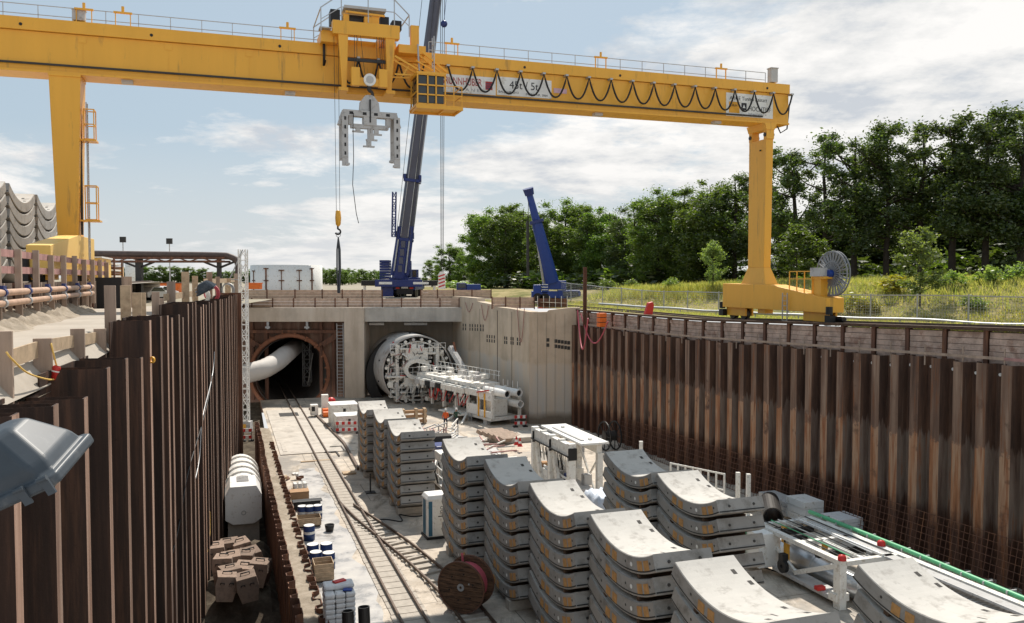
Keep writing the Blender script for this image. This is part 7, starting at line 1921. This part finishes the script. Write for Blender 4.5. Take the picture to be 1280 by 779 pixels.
# boom: base section and telescopes; it leans right and toward the pit
def bsec(nm, f0, f1, w0, w1, mt_):
    a, b = bo.lerp(bt_, f0), bo.lerp(bt_, f1); d = (b - a).normalized(); x_ = d.cross(Vector((0, 1, 0))).normalized(); y_ = x_.cross(d)
    vs = []
    for c, w in ((a, w0), (b, w1)):
        for sx_, sy_ in ((-1, -.55), (-.55, -1), (.55, -1), (1, -.55), (1, .8), (.6, 1), (-.6, 1), (-1, .8)): vs.append(c + x_ * sx_ * w / 2 + y_ * sy_ * w * .55)
    m = MB(); m.add(vs, [tuple(reversed(range(8))), tuple(range(8, 16))] + [(k, (k + 1) % 8, 8 + (k + 1) % 8, 8 + k) for k in range(8)])
    return cr(nm, m, mt_, 0)
bo = L(500, 348, 1); bt_ = L(553.5, -70, -2)
bs = bsec('boom_base', 0, .12, 1.9, 1.8, 'blue')
bsec('boom_section', .11, .30, 1.75, 1.65, 'boomgrey'); bsec('boom_section', .29, .56, 1.6, 1.5, 'boomgrey'); bsec('boom_section', .55, 1.0, 1.42, 1.25, 'boomgrey')
for f_ in (.12, .30, .56):
    a = bo.lerp(bt_, f_); m = MB(); m.box(a, (1.95, 2.1, .35), 0, Matrix.Rotation(R(7), 3, 'Y')); cr('boom_collar', m)
xdir = (bt_ - bo).normalized().cross(Vector((0, 1, 0))).normalized()
for s_ in (-1, 1):
    m = MB(); m.tube(bo.lerp(bt_, .02) + xdir * s_ * .72 + Vector((0, -1.05, 0)), bo.lerp(bt_, .118) + xdir * s_ * .68 + Vector((0, -1.0, 0)), .1, n=8); cr('hydraulic_line', m, 'galv', 0)
    m = MB(); m.bar(bo.lerp(bt_, .13) + xdir * s_ * .45 + Vector((0, -.98, 0)), bo.lerp(bt_, .55) + xdir * s_ * .4 + Vector((0, -.86, 0)), .07, .07); cr('boom_edge_strip', m, 'galv', 0)
for f_ in (.03, .055, .08, .105):
    a = bo.lerp(bt_, f_); m = MB(); m.box(a + Vector((0, -1.08, 0)), (.5, .1, .8)); cr('boom_plate', m, 'boomgrey', 0)
for f_ in (.135, .31, .57):
    a = bo.lerp(bt_, f_); m = MB(); m.box(a + xdir * .95 + Vector((0, -.4, 0)), (.35, .5, .6)); m.box(a - xdir * .95 + Vector((0, -.4, 0)), (.3, .5, .8)); cr('boom_bracket', m, 'blue', 0)
m = MB(); lattice(m, L(492, 296, -1), L(493, 240, -1), .42, .06, .9); cr('folding_jib', m, 'blue', 0)
m = MB()
for dx in (-1.3, 1.3): a = bo.lerp(bt_, .01) + Vector((dx * .7, -.6, 0)); b = bo.lerp(bt_, .16) + Vector((dx * .55, -.8, 0)); m.tube(a, b, .28, n=12)
cr('lift_cylinder', m, 'blue', 0)
m = MB()
q = L(538.5, 0, -1)
for px0, y0, px1, y1 in ((495, 300, 534, -60), (512, 300, 549, -60)): m.tube(L(px0, y0, -1.4), L(px1, y1, -2.5), .03, n=5)
for px in (550.5, 553, 556): m.tube(L(px, -68, -2), L(px - .5 + (px - 553) * -.5, 342, -2), .035, n=5)
cr('rope', m, 'darkrail', 0)
m = MB(); a = L(555, 30, -2.6); m.sphere(a, .42, n=14); m.tube(a + Vector((0, 0, .3)), a + Vector((.6, 0, 6)), .03, n=5); cr('ball_hook', m, 'blue', 0)
hk = L(552.3, 351, -2)
m = MB(); m.prism([(-.42, -1.0), (.42, -1.0), (.42, .75), (.2, 1.1), (-.2, 1.1), (-.42, .75)], hk + Vector((0, -.2, 0)), (1, 0, 0), (0, 0, 1), (0, .4, 0)); ho = cr('hook_block', m, 'whiteclean', 0)
m = MB()
for k in range(4): m.bar(hk + Vector((-.38, -.215, -.75 + k * .42)), hk + Vector((.38, -.215, -.5 + k * .42)), .02, .16)
m.build('red_stripe', M['red'], ho)
m = MB(); m.path([tuple(hk + Vector(v)) for v in hook_pts(0, 0, -1.9, .32)], .12, 7); m.build('hook', M['red'], ho)
SO2 = mc.location + hk + Vector((0, 0, -2.1))
ts = thing('lifting_chain', 'thin ropes and red chain hanging from the red and white hook to the machine', 'lifting chain', SO2)
z1_ = 6.0 - SO2.z
for px in (550.5, 554.5): 
    m = MB(); m.tube((0, 0, 0), ((px - 552.5) * .08, 0, z1_), .035, n=5); m.build('rope', M['darkrail'], ts)
m = MB(); m.tube((.05, 0, z1_), (.05, 0, z1_ - 3.3), .12, n=8); m.sphere((.05, 0, z1_), .35, n=10); m.build('chain', M['pinkboard'], ts)
# second, smaller blue crane
D2 = 97.0; p2 = Q(690, 372, D2); c2_ = thing('mobile_crane', 'smaller bright blue mobile crane with short raised boom before the trees', 'mobile crane', (p2.x, p2.y, 10.6), 0)
def L2(px, py, dy=0.0): q = Q(px, py, D2 + dy); return Vector((q.x - p2.x, q.y - p2.y, q.z - 10.6))
k2 = lambda nm, mb, mt_='blue2', bev=.03: mb.build(nm, M[mt_], c2_, bev=bev)
a, b = L2(664.5, 352), L2(726, 377); m = MB(); m.bb(a.x, b.x, 0, 2.4, .55, 1.3); k2('chassis', m)
a, b = L2(698, 363), L2(725, 382); m = MB(); m.bb(a.x, b.x, -.1, 2.4, .5, a.z); cbn = k2('cab', m)
a, b = L2(704, 364.5), L2(723, 370.5); m = MB(); m.bb(a.x, b.x, -.118, -.102, b.z, a.z); m.build('window', M['darkglass'], cbn)
a, b = L2(705, 375.5), L2(725, 379); m = MB(); m.bb(a.x, b.x, -.12, -.102, b.z, a.z); m.build('orange_board', M['orange'], cbn)
a, b = L2(706, 371), L2(725, 375); m = MB(); m.bb(a.x, b.x, -.115, -.102, b.z, a.z); m.build('grille', M['cloth'], cbn)
a, b = L2(667, 354), L2(686, 372); m = MB()
m.bb(a.x, a.x + .9, .2, 2.2, b.z, a.z - .2); m.bb(a.x + 1.0, b.x, .1, 2.2, b.z, a.z - .1); k2('counterweight', m)
for k in range(5): m = MB(); z = b.z + .25 + k * .3; m.bb(a.x + .95, b.x - .1, .0, .09, z, z + .09); k2('step', m, 'whiteclean', 0)
m = MB(); a, b = L2(684, 351), L2(708, 362); m.bb(a.x, b.x, .3, 2.1, b.z, a.z); k2('turret', m)
a, b = L2(690, 352, .8), L2(660.5, 238, -1.5); bo, bt_ = a, b
def bsec2(nm, f0, f1, w0, w1, mt_):
    global mc
    keep = mc; mc = c2_; o = bsec(nm, f0, f1, w0, w1, mt_); mc = keep; return o
bsec2('boom_base', 0, .66, 1.55, 1.15, 'blue2'); bsec2('boom_section', .65, .97, .9, .7, 'blue2'); bsec2('boom_head', .95, 1.02, 1.0, 1.2, 'blue')
q = bo.lerp(bt_, .66); m = MB(); m.box(q, (1.6, 1.6, .35), 0, Matrix.Rotation(R(-15), 3, 'Y')); k2('boom_collar', m, 'blue')
m = MB(); m.tube(bo + Vector((-.9, -.2, -.6)), bo.lerp(bt_, .42) + Vector((-.5, -.3, 0)), .18, n=10); k2('lift_cylinder', m, 'galv', 0)
for xx in (L2(672, 375).x, L2(681, 375).x, L2(712, 375).x, L2(720, 375).x): m = MB(); m.tube((xx, -.05, .55), (xx, .5, .55), .55, n=18); k2('wheel', m, 'black', 0)
m = MB(); m.tube(bt_ + Vector((0, 0, -.3)), L2(660, 330, -1.5) , .03, n=5); m.tube(L2(659.5, 276, -1.5), L2(660, 345, -1.5), .16, n=8); k2('hoist_rope', m, 'darkrail', 0)
m = MB(); a, b = L2(668, 376, -2.2), L2(709, 386, -2.2); 
p = Q(672, 384, 84); t = thing('red_fence_panel', 'dark red railing panel on the wall top below the smaller blue crane', 'railing', (p.x, p.y, 10.4), 0)
w_ = Q(709, 384, 84).x - p.x
m = MB(); m.bb(0, w_, -.03, .03, .0, .12); m.build('red_kick_board', M['red'], t)
m = MB(); m.bb(0, w_, .0, .04, .14, 1.0); m.build('mesh_sheet', M['rust'], t)
for k in range(6): m = MB(); m.bb(k * w_ / 5 - .03, k * w_ / 5 + .03, -.06, -.02, 0, 1.25); m.build('post', M['white'], t)
# blue truck behind the parapet
p = Q(586, 366, 112); t = thing('blue_truck', 'low blue truck half hidden behind the brown planks', 'truck', (p.x, p.y, gz), R(5))
a = 30 * 112 / FOC
m = MB(); m.bb(-a / 2, -a / 2 + 1.3, 0, 2.2, .5, 1.75); m.build('cab', M['blue'], t, bev=.06)
m = MB(); m.bb(-a / 2 + 1.35, a / 2, 0, 2.2, .6, 1.55); m.build('load_bed', M['blue2'], t, bev=.02)
m = MB(); m.bb(-a / 2 + .2, -a / 2 + 1.15, -.015, -.001, 1.05, 1.6); m.build('window', M['darkglass'], t)
for x_ in (-a / 2 + .7, a / 2 - .6): m = MB(); m.tube((x_, 0, .45), (x_, 2.2, .45), .45, n=16); m.build('wheel', M['black'], t)
# rusty column, orange box, red hydrant at the head of the right piles
p = RW(42.0, .1, 0); 
q = Q(731, 400, 74); m = MB(); m.bb(-.16, .16, -.02, .02, 0, 5.2); m.bb(-.16, -.12, -.16, .16, 0, 5.2); m.bb(.12, .16, -.16, .16, 0, 5.2)
cz_ = Q(731, 334, 74).z
tag(m.build('steel_column', M['rust'], loc=(q.x, q.y, cz_ - 5.2)), 'slim rusty steel column rising beside the right pile heads', 'steel column')
q = Q(752, 404, 70); t = thing('orange_box', 'orange slatted plastic box at the head of the right piles', 'box', (q.x, q.y, 9.35), R(20))
for z in (.05, .45, .85): m = MB(); m.bb(-.32, .32, -.3, .3, z, z + .34); m.build('slat_ring', M['orange'], t, bev=.02)
m = MB(); m.bb(-.27, .27, -.25, .25, .02, 1.15); m.build('core', M['rust'], t)
q = Q(810, 400, 68); t = thing('red_cover', 'small dark red leaning cover on the ground by the crane rail', 'cover', (q.x, q.y, zright(q.x, q.y) - .05), R(15))
m = MB(); m.prism([(-.35, 0), (.3, 0), (.45, .8), (.35, 1.1), (-.05, 1.0)], (0, -.2, 0), (1, 0, 0), (0, 0, 1), (0, .4, 0)); m.build('cover_shell', M['red'], t, bev=.04)
m = MB(); m.bb(-.4, .35, -.25, .25, -.05, .0); m.build('base', M['rust'], t)
for k, (px0, py0, px1, sag) in enumerate(((722, 388, 735, 3.0), (726, 392, 760, 2.2), (742, 400, 790, 1.2))):
    a, b = Q(px0, py0, 75), Q(px1, py0 + 10, 68); pts = [a.lerp(b, i / 12) - Vector((0, 0, sag * math.sin(math.pi * i / 12))) for i in range(13)]
    m = MB(); m.path(pts, .06, 6); tag(m.build('hose', M['pinkcable'] if k < 2 else M['paleyellow']), ['dark pink hose hanging over the first right pile', 'long dark pink hose sagging beside the rusty column', 'pale hose sagging between column and orange box'][k], 'hose')

# ------------------------------------------------------------------ fence, pipe and plants on the right bank
fpts = [Vector((36.5, 49.5)), Vector((33, 54)), Vector((15.9, 76)), Vector((8.0, 92)), Vector((4, 101))]
tot = []; 
for a, b in zip(fpts[:-1], fpts[1:]):
    n_ = max(1, round((b - a).length / 3.5))
    for i in range(n_): tot.append((a.lerp(b, i / n_), a.lerp(b, (i + 1) / n_)))
fn = thing('mesh_fence', 'long galvanised mesh fence along the foot of the grass bank', 'fence', (tot[0][0].x, tot[0][0].y, 10.2))
for a, b in tot:
    o3 = fn.location; za, zb_ = zright(a.x, a.y), zright(b.x, b.y)
    a3, b3 = Vector((a.x, a.y, za)) - o3, Vector((b.x, b.y, zb_)) - o3
    m = MB(); m.tube(a3, a3 + Vector((0, 0, 2.05)), .06, n=6); m.build('post', M['galv'], fn)
    m = MB(); m.bar(a3 + Vector((0, 0, 1.95)), b3 + Vector((0, 0, 1.95)), .08, .08); m.bar(a3 + Vector((0, 0, .15)), b3 + Vector((0, 0, .15)), .035, .035)
    for k in range(1, 18): q = a3.lerp(b3, k / 18); m.bar(q + Vector((0, 0, .15)), q + Vector((0, 0, 1.95)), .012, .012)
    for k in range(1, 9): m.bar(a3 + Vector((0, 0, .15 + k * .2)), b3 + Vector((0, 0, .15 + k * .2)), .014, .014)
    m.build('mesh_panel', M['galv'], fn)
pa_, pb_ = Vector((31.0, 50.5)), Vector((8.5, 82)); pts = []
for i in range(30): q = pa_.lerp(pb_, i / 29); pts.append((q.x, q.y, zright(q.x, q.y) + .45))
m = MB(); m.path(pts, .10, 8); 
for i in range(0, 30, 3): m.bar((pts[i][0], pts[i][1], pts[i][2] - .6), (pts[i][0], pts[i][1], pts[i][2]), .08, .08)
tag(m.build('silver_pipe', M['galv']), 'silver pipe on short stands in the grass before the mesh fence', 'pipe')

# ------------------------------------------------------------------ trees
def leaf_mesh(name, clumps, nleaf, size, seed, flat=.75, droop=.0):
    rg = np.random.default_rng(seed)
    C_ = []; 
    for (x_, y_, z_, r_) in clumps:
        n_ = max(6, int(nleaf * r_ ** 2)); d = rg.normal(size=(n_, 3)); d /= np.linalg.norm(d, axis=1)[:, None]
        rad = r_ * np.minimum(np.abs(rg.normal(0, .62, n_)) + .08, 1.7); p = d * rad[:, None]; p[:, 2] *= flat; C_.append(p + np.array([x_, y_, z_]))
    C_ = np.concatenate(C_); n_ = len(C_)
    a = rg.normal(size=(n_, 3)); a[:, 2] *= .5; a /= np.linalg.norm(a, axis=1)[:, None]
    b = rg.normal(size=(n_, 3)); b -= (b * a).sum(1)[:, None] * a; b /= np.linalg.norm(b, axis=1)[:, None]
    s_ = size * rg.uniform(.6, 1.3, n_)[:, None]
    v = np.stack([C_ - a * s_, C_ + b * s_ * .48, C_ + a * s_, C_ - b * s_ * .48], 1).reshape(-1, 3)
    me = bpy.data.meshes.new(name); me.vertices.add(4 * n_); me.vertices.foreach_set('co', v.ravel().astype(np.float32))
    me.loops.add(4 * n_); me.loops.foreach_set('vertex_index', np.arange(4 * n_, dtype=np.int32)); me.polygons.add(n_)
    me.polygons.foreach_set('loop_start', np.arange(0, 4 * n_, 4, dtype=np.int32)); me.polygons.foreach_set('loop_total', np.full(n_, 4, dtype=np.int32)); me.update(); return me
def tree_meshes(kind, seed):
    rg = random.Random(seed); clumps = []; m = MB()
    if kind in ('tall', 'airy', 'dense'):
        H = 20.0; cr_ = {'tall': 5.2, 'airy': 5.6, 'dense': 5.4}[kind]; zc_ = {'tall': 10.6, 'airy': 12.2, 'dense': 9.8}[kind]; hh = {'tall': 9.4, 'airy': 7.8, 'dense': 10.0}[kind]
        tp = [(0, 0, -.6), (.1, 0, 4), (-.15, .1, 9), (.2, -.1, 14), (.1, .1, 18)]; m.path(tp, .3, 8, radii=[.42, .34, .27, .17, .06])
        nl = {'tall': 15, 'airy': 13, 'dense': 16}[kind]
        for i in range(nl):
            z0 = rg.uniform({'dense': 2.0, 'tall': 3.5, 'airy': 5.5}[kind], 15.5); q = rg.uniform(0, 6.28); f = 1 - ((z0 + 1.5 - zc_) / hh) ** 2; L_ = cr_ * math.sqrt(max(.08, f)) * rg.uniform(.65, 1.0)
            e = (math.cos(q) * L_, math.sin(q) * L_, z0 + L_ * rg.uniform(.3, .75)); md = (e[0] * .5, e[1] * .5, z0 + (e[2] - z0) * .38)
            m.path([(0, 0, z0), md, e], .1, 5, radii=[.13, .085, .03])
            for k in range(4 if kind != 'airy' else 3):
                t = rg.uniform(.5, 1.08); clumps.append((e[0] * t + rg.gauss(0, .7), e[1] * t + rg.gauss(0, .7), z0 + (e[2] - z0) * t + rg.gauss(.2, .6), rg.uniform(.85, 1.55) * (.82 if kind == 'airy' else 1)))
        nx = {'tall': 52, 'airy': 12, 'dense': 100}[kind]
        for i in range(nx):
            q = rg.uniform(0, 6.28); ph = math.asin(rg.uniform(-.9, 1)); r_ = rg.uniform(.62, 1.0)
            clumps.append((math.cos(q) * math.cos(ph) * cr_ * r_, math.sin(q) * math.cos(ph) * cr_ * r_, zc_ + math.sin(ph) * hh * r_, rg.uniform(.7, 1.5)))
        lf = leaf_mesh('crown', clumps, 210 if kind != 'dense' else 190, .185 if kind != 'dense' else .21, seed)
    elif kind == 'young':
        H = 7.0; m.path([(0, 0, -.4), (.03, 0, 2), (0, .04, 5.8)], .08, 6, radii=[.09, .07, .02])
        for i in range(26):
            z0 = rg.uniform(.8, 6.0); q = rg.uniform(0, 6.28); L_ = 2.1 * max(.12, 1 - abs((z0 - 2.4) / 4.2) ** 1.4) * rg.uniform(.75, 1.1); e = (math.cos(q) * L_, math.sin(q) * L_, z0 + L_ * .55); m.path([(0, 0, z0), e], .03, 4, radii=[.035, .012])
            for k in range(4): t = rg.uniform(.3, 1.05); clumps.append((e[0] * t, e[1] * t, z0 + (e[2] - z0) * t + rg.gauss(0, .2), rg.uniform(.4, .72)))
        for i in range(5): clumps.append((rg.gauss(0, .25), rg.gauss(0, .25), rg.uniform(5.5, 6.8), .4))
        lf = leaf_mesh('crown', clumps, 200, .13, seed)
    else:                          # bush
        H = 2.0
        for i in range(6): q = rg.uniform(0, 6.28); m.path([(0, 0, -.2), (math.cos(q) * .5, math.sin(q) * .5, 1.0)], .03, 4, radii=[.03, .012])
        for i in range(22): q = rg.uniform(0, 6.28); r_ = rg.uniform(0, 1.1); clumps.append((math.cos(q) * r_, math.sin(q) * r_, rg.uniform(.3, 1.7 - r_ * .6), rg.uniform(.35, .6)))
        lf = leaf_mesh('crown', clumps, 150, .15, seed)
    return m, lf, H
TP = {}
def tree(kind, var, loc, h, label, mt_, wide=1.0, name='tree', cat='tree', group='tall trees behind the grass bank'):
    key = (kind, var, mt_)
    if key not in TP:
        mb, lf, H = tree_meshes(kind, 100 + var * 7 + len(kind)); tr_o = mb.build('trunk', M['bark']); lf.materials.append(M[mt_]); cr_o = bpy.data.objects.new('crown', lf); col.objects.link(cr_o)
        TP[key] = (tr_o, cr_o, H); parts_ = [tr_o, cr_o]
    else:
        parts_ = []
        for o in TP[key][:2]: c = o.copy(); col.objects.link(c); parts_.append(c)
    H = TP[key][2]; t = thing(name, label, cat, loc, rnd.uniform(0, 6.28), group); s_ = h / H; t.scale = (s_ * wide, s_ * wide, s_)
    for o in parts_: o.parent = t
    return t
# (picture column of the trunk, column and row of the top, distance, kind, width, look)
TL = [(612, 262, 150, 'dense', 0, 1.25, 'leaf', 'leftmost tall tree of the tree line, right of the boom'), (632, 254, 146, 'tall', 1, 1.2, 'leaf', 'tall tree of the tree line left of the smaller crane boom'),
      (655, 252, 150, 'dense', 1, 1.2, 'leaf', 'broad tree directly behind the smaller crane boom'), (683, 262, 140, 'tall', 0, 1.2, 'leaf', 'green tree just right of the smaller crane boom'),
      (708, 258, 142, 'dense', 0, 1.15, 'leaf', 'bushy tree above the smaller crane cab'), (733, 262, 135, 'tall', 1, 1.2, 'leaf', 'green tree behind the rusty column'),
      (762, 264, 132, 'dense', 1, 1.2, 'leaf', 'bushy tree right of the rusty column'), (792, 254, 126, 'tall', 0, 1.15, 'leafdark', 'dark tree above the orange box'),
      (822, 244, 118, 'dense', 0, 1.1, 'leaf', 'bright green tree left of the pale young tree'), (855, 240, 116, 'tall', 1, 1.2, 'leaf', 'tall green tree midway between the two cranes legs'),
      (886, 226, 110, 'dense', 1, 1.1, 'leaf', 'tall green tree behind the pale young tree'), (918, 218, 108, 'tall', 0, 1.15, 'leafdark', 'tall dark tree left of the right gantry leg'),
      (958, 188, 102, 'airy', 0, 1.0, 'leafdark', 'airy tall tree just right of the right gantry leg'), (992, 172, 97, 'airy', 1, 1.05, 'leafdark', 'airy tree with sky showing through its crown'),
      (1030, 160, 94, 'airy', 0, 1.0, 'leafdark', 'airy tall tree above the cable reel'), (1068, 150, 90, 'airy', 1, 1.05, 'leafdark', 'tall airy tree right of the cable reel'),
      (1108, 148, 88, 'tall', 1, 1.0, 'leafdark', 'tall dark tree left behind the right young tree'), (1150, 140, 86, 'airy', 0, 1.05, 'leafdark', 'tall dark tree behind the right young tree'),
      (1190, 130, 84, 'airy', 1, 1.05, 'leafdark', 'very tall dark tree third from the right edge'), (1232, 120, 82, 'tall', 0, 1.0, 'leafdark', 'tallest dark tree near the right edge'), (1274, 122, 80, 'airy', 0, 1.05, 'leafdark', 'tall dark tree at the right picture edge'),
      (1318, 130, 79, 'tall', 1, 1.0, 'leafdark', 'tall tree beyond the right picture edge')]
BACK = [(640, 268, 165), (700, 272, 160), (750, 272, 155), (800, 268, 145), (850, 262, 138), (900, 250, 128), (1010, 262, 112), (1080, 236, 107), (1135, 218, 103), (1180, 208, 100), (1215, 200, 98), (1255, 195, 96), (1300, 190, 94), (1040, 262, 108), (975, 262, 115)]
for px, top, D, kind, var, wide, mt_, lab in TL:
    top -= 10 if 700 < px < 940 else 2
    q = Q(px, 350, D); z0 = zright(q.x, q.y); h = Q(px, top, D).z - z0; tree(kind, var, (q.x, q.y, z0 - .1), h, lab, mt_, wide)
for i, (px, top, D) in enumerate(BACK):
    q = Q(px, 350, D); z0 = zright(q.x, q.y); h = Q(px, top, D).z - z0
    tree('dense', i % 2, (q.x, q.y, z0 - .1), h, 'dense dark tree standing behind the front row of tall trees', 'leafdark' if px > 900 else 'leaf', 1.35, group='dense trees in the second row')
for px, top, base, D, wide, mt_, lab in ((891, 296, 362, 84, .9, 'leafyoung', 'pale green young tree on the bank left of the right gantry leg'), (995, 278, 358, 80, 1.5, 'leaf', 'round bushy tree on the bank behind the gantry leg'),
                                          (1150, 276, 378, 64, 1.0, 'leafyoung', 'light green young tree on the bank right of the cable reel'), (1262, 318, 362, 72, 1.3, 'leafdark', 'low dark tree on the bank at the right edge')):
    q = Q(px, base, D); z0 = zright(q.x, q.y); h = Q(px, top, D).z - z0; tree('young', 0 if wide < 1.2 else 1, (q.x, q.y, z0 - .05), h, lab, mt_, wide, name='young_tree', cat='young tree', group='young trees on the bank')
BU = [(1085, 372, 66), (1062, 374, 67), (1120, 372, 68), (1190, 366, 66), (1240, 362, 65), (1275, 360, 64), (760, 372, 98), (790, 372, 96), (838, 370, 90), (940, 372, 80), (1215, 372, 61)]
for i, (px, py, D) in enumerate(BU):
    q = Q(px, py, D); z0 = zright(q.x, q.y); near_ = ['left of the right young tree, next to it', 'just right of the cable reel', 'under the right young tree', 'right of the right young tree, nearest to it', 'between right young tree and right edge', 'at the right picture edge', 'right of the rusty column', 'above the orange box', 'left of the pale young tree', 'behind the right gantry leg foot', 'low before the right edge'][i]
    tree('bush', i % 2, (q.x, q.y, z0 - .05), rnd.uniform(1.2, 2.0), ('yellow flowering bush ' if i < 3 else 'green bush ') + near_, 'goldenrod' if i < 3 else 'leafyoung', 1.2, name='bush', cat='bush', group='bushes on the grass bank')
for i in range(26):
    px = 606 + i * 27.5; D = 150 - 62 * (i / 25) ** .8 - 6; q = Q(px, 350, D); z0 = zright(q.x, q.y)
    tree('bush', i % 2, (q.x, q.y, z0 - .3), rnd.uniform(3.0, 5.0), 'dark undergrowth bush at the foot of the tall trees', 'leafdark' if i % 3 else 'leaf', 1.6, name='bush', cat='bush', group='undergrowth below the tall trees')
# far trees on the left and behind the big crane
FT = [(540, 322, 175, 'tall', 1.3), (562, 304, 170, 'dense', 1.3), (580, 312, 165, 'tall', 1.2), (596, 330, 160, 'dense', 1.2), (572, 346, 130, 'bush', 2.2)]
FL = ['left rounded tree behind the big crane cab', 'tallest light tree between big crane and hook', 'light tree right of the red and white hook', 'small tree left of the dark tree line', 'pale round bush below the red and white hook']
for i, (px, top, D, kind, wide) in enumerate(FT):
    q = Q(px, 360, D); h = Q(px, top, D).z - gz; tree(kind, 0, (q.x, q.y, gz - .1), h, FL[i], 'leaf' if kind != 'bush' else 'leafyoung', wide, group='trees behind the big blue crane')
ft_n = 0
for px in list(range(128, 320, 9)) + list(range(404, 480, 8)):
    D = 300 + 40 * math.sin(px * .7); top = 338 + 4 * math.sin(px * .37) - (3 if px < 260 else 0); q = Q(px, 352, D); h = max(5, Q(px, top, D).z - gz)
    tree('dense', px % 2, (q.x, q.y, gz - .2), h, 'small tree in the far row ' + ('behind the pipe bridge' if px < 330 else 'right of the white round tank'), 'leaf', 1.6, name='tree', group='far trees ' + ('behind the pipe bridge' if px < 330 else 'right of the white tank'))
# ------------------------------------------------------------------ grass on the bank (uncountable)
def blades(name, n_, mt_, hmin, hmax, region, seed, dens=None):
    rg = np.random.default_rng(seed); v = []; cnt = 0
    while cnt < n_:
        s_ = rg.uniform(-8, 60); w_ = rg.uniform(*region); p = RW(s_, w_); 
        q = qf(p.x, p.y)
        if dens and rg.random() > dens(q, p): continue
        z = zright(p.x, p.y); h = rg.uniform(hmin, hmax) * (1.0 if q > 5 else .35); a = rg.uniform(0, 6.28); wd2 = rg.uniform(.02, .05); lx, ly = rg.normal(0, .25 * h, 2)
        for k in range(3):
            a += 2.1; ox, oy = rg.normal(0, .12, 2); dx, dy = math.cos(a) * wd2, math.sin(a) * wd2
            v += [(p.x + ox - dx, p.y + oy - dy, z - .05), (p.x + ox + dx, p.y + oy + dy, z - .05), (p.x + ox + lx + rg.normal(0, .1), p.y + oy + ly, z + h * rg.uniform(.7, 1.1))]
        cnt += 1
    me = bpy.data.meshes.new(name); me.from_pydata(v, [], [(3 * i, 3 * i + 1, 3 * i + 2) for i in range(len(v) // 3)]); me.materials.append(M[mt_])
    o = bpy.data.objects.new(name, me); col.objects.link(o); return o
o = blades('grass', 26000, 'grassblade', .25, .75, (2.8, 30), 3); tag(o, 'long dry and green grass growing over the right bank', 'grass', kind='stuff')
o = blades('weeds', 1800, 'goldenrod', .5, 1.0, (10, 26), 4, lambda q, p: 1.0 if 1 < q < 8 and math.sin(p.y * .35 + p.x * .2) > .45 else 0); tag(o, 'yellow flowering weeds among the grass of the right bank', 'weeds', kind='stuff')

# ------------------------------------------------------------------ repeated small pieces become parts of their own
def split_pieces(o):
    me = o.data; n = len(me.vertices); par = list(range(n))
    def fd(a):
        while par[a] != a: par[a] = par[par[a]]; a = par[a]
        return a
    for p in me.polygons:
        v = p.vertices; a = fd(v[0])
        for k in v[1:]: par[fd(k)] = a
    comp = {}
    for i in range(n): comp.setdefault(fd(i), []).append(i)
    boxes = []
    for vs in comp.values():
        c = [me.vertices[i].co for i in vs]; boxes.append([[min(q[k] for q in c) - .004 for k in range(3)], [max(q[k] for q in c) + .004 for k in range(3)], set(vs)])
    ch = True
    while ch:
        ch = False
        for i in range(len(boxes)):
            for j in range(i + 1, len(boxes)):
                a, b = boxes[i], boxes[j]
                if all(a[0][k] <= b[1][k] and b[0][k] <= a[1][k] for k in range(3)):
                    boxes[i] = [[min(a[0][k], b[0][k]) for k in range(3)], [max(a[1][k], b[1][k]) for k in range(3)], a[2] | b[2]]; boxes.pop(j); ch = True; break
            if ch: break
    if len(boxes) < 2: return
    base = o.name.split('.')[0]; old = o.data
    for bi, (_, _, vs) in enumerate(boxes):
        idx = sorted(vs); mp = {v: k for k, v in enumerate(idx)}; ps = [p for p in old.polygons if p.vertices[0] in vs]
        nm = bpy.data.meshes.new(base); nm.from_pydata([old.vertices[i].co[:] for i in idx], [], [[mp[v] for v in p.vertices] for p in ps])
        for mt_ in old.materials: nm.materials.append(mt_)
        nm.polygons.foreach_set('material_index', [p.material_index for p in ps]); nm.polygons.foreach_set('use_smooth', [p.use_smooth for p in ps]); nm.update()
        if bi == 0: o.data = nm
        else: c = o.copy(); c.data = nm; col.objects.link(c)
SPLIT = {'wheel_box', 'lifting_eye', 'cable_hanger', 'wheel', 'drive_motor', 'lamp_bracket', 'ladder_cage', 'winch_motor', 'winch_frame', 'pin', 'pin_bracket', 'slot', 'duct_collar', 'rim_band', 'lifting_lug', 'hoist_rope', 'hanger', 'cabin_arm', 'gripper', 'pivot', 'bearer', 'anchor_boxes', 'bolt', 'eye', 'clip', 'steel_bracing', 'side_beam', 'upright', 'rail', 'skid', 'stile', 'auxiliary_rope', 'lift_cylinder', 'end_plate'}
for o in list(bpy.data.objects):
    if o.type == 'MESH' and o.parent and o.data.users == 1 and o.name.split('.')[0] in SPLIT: split_pieces(o)
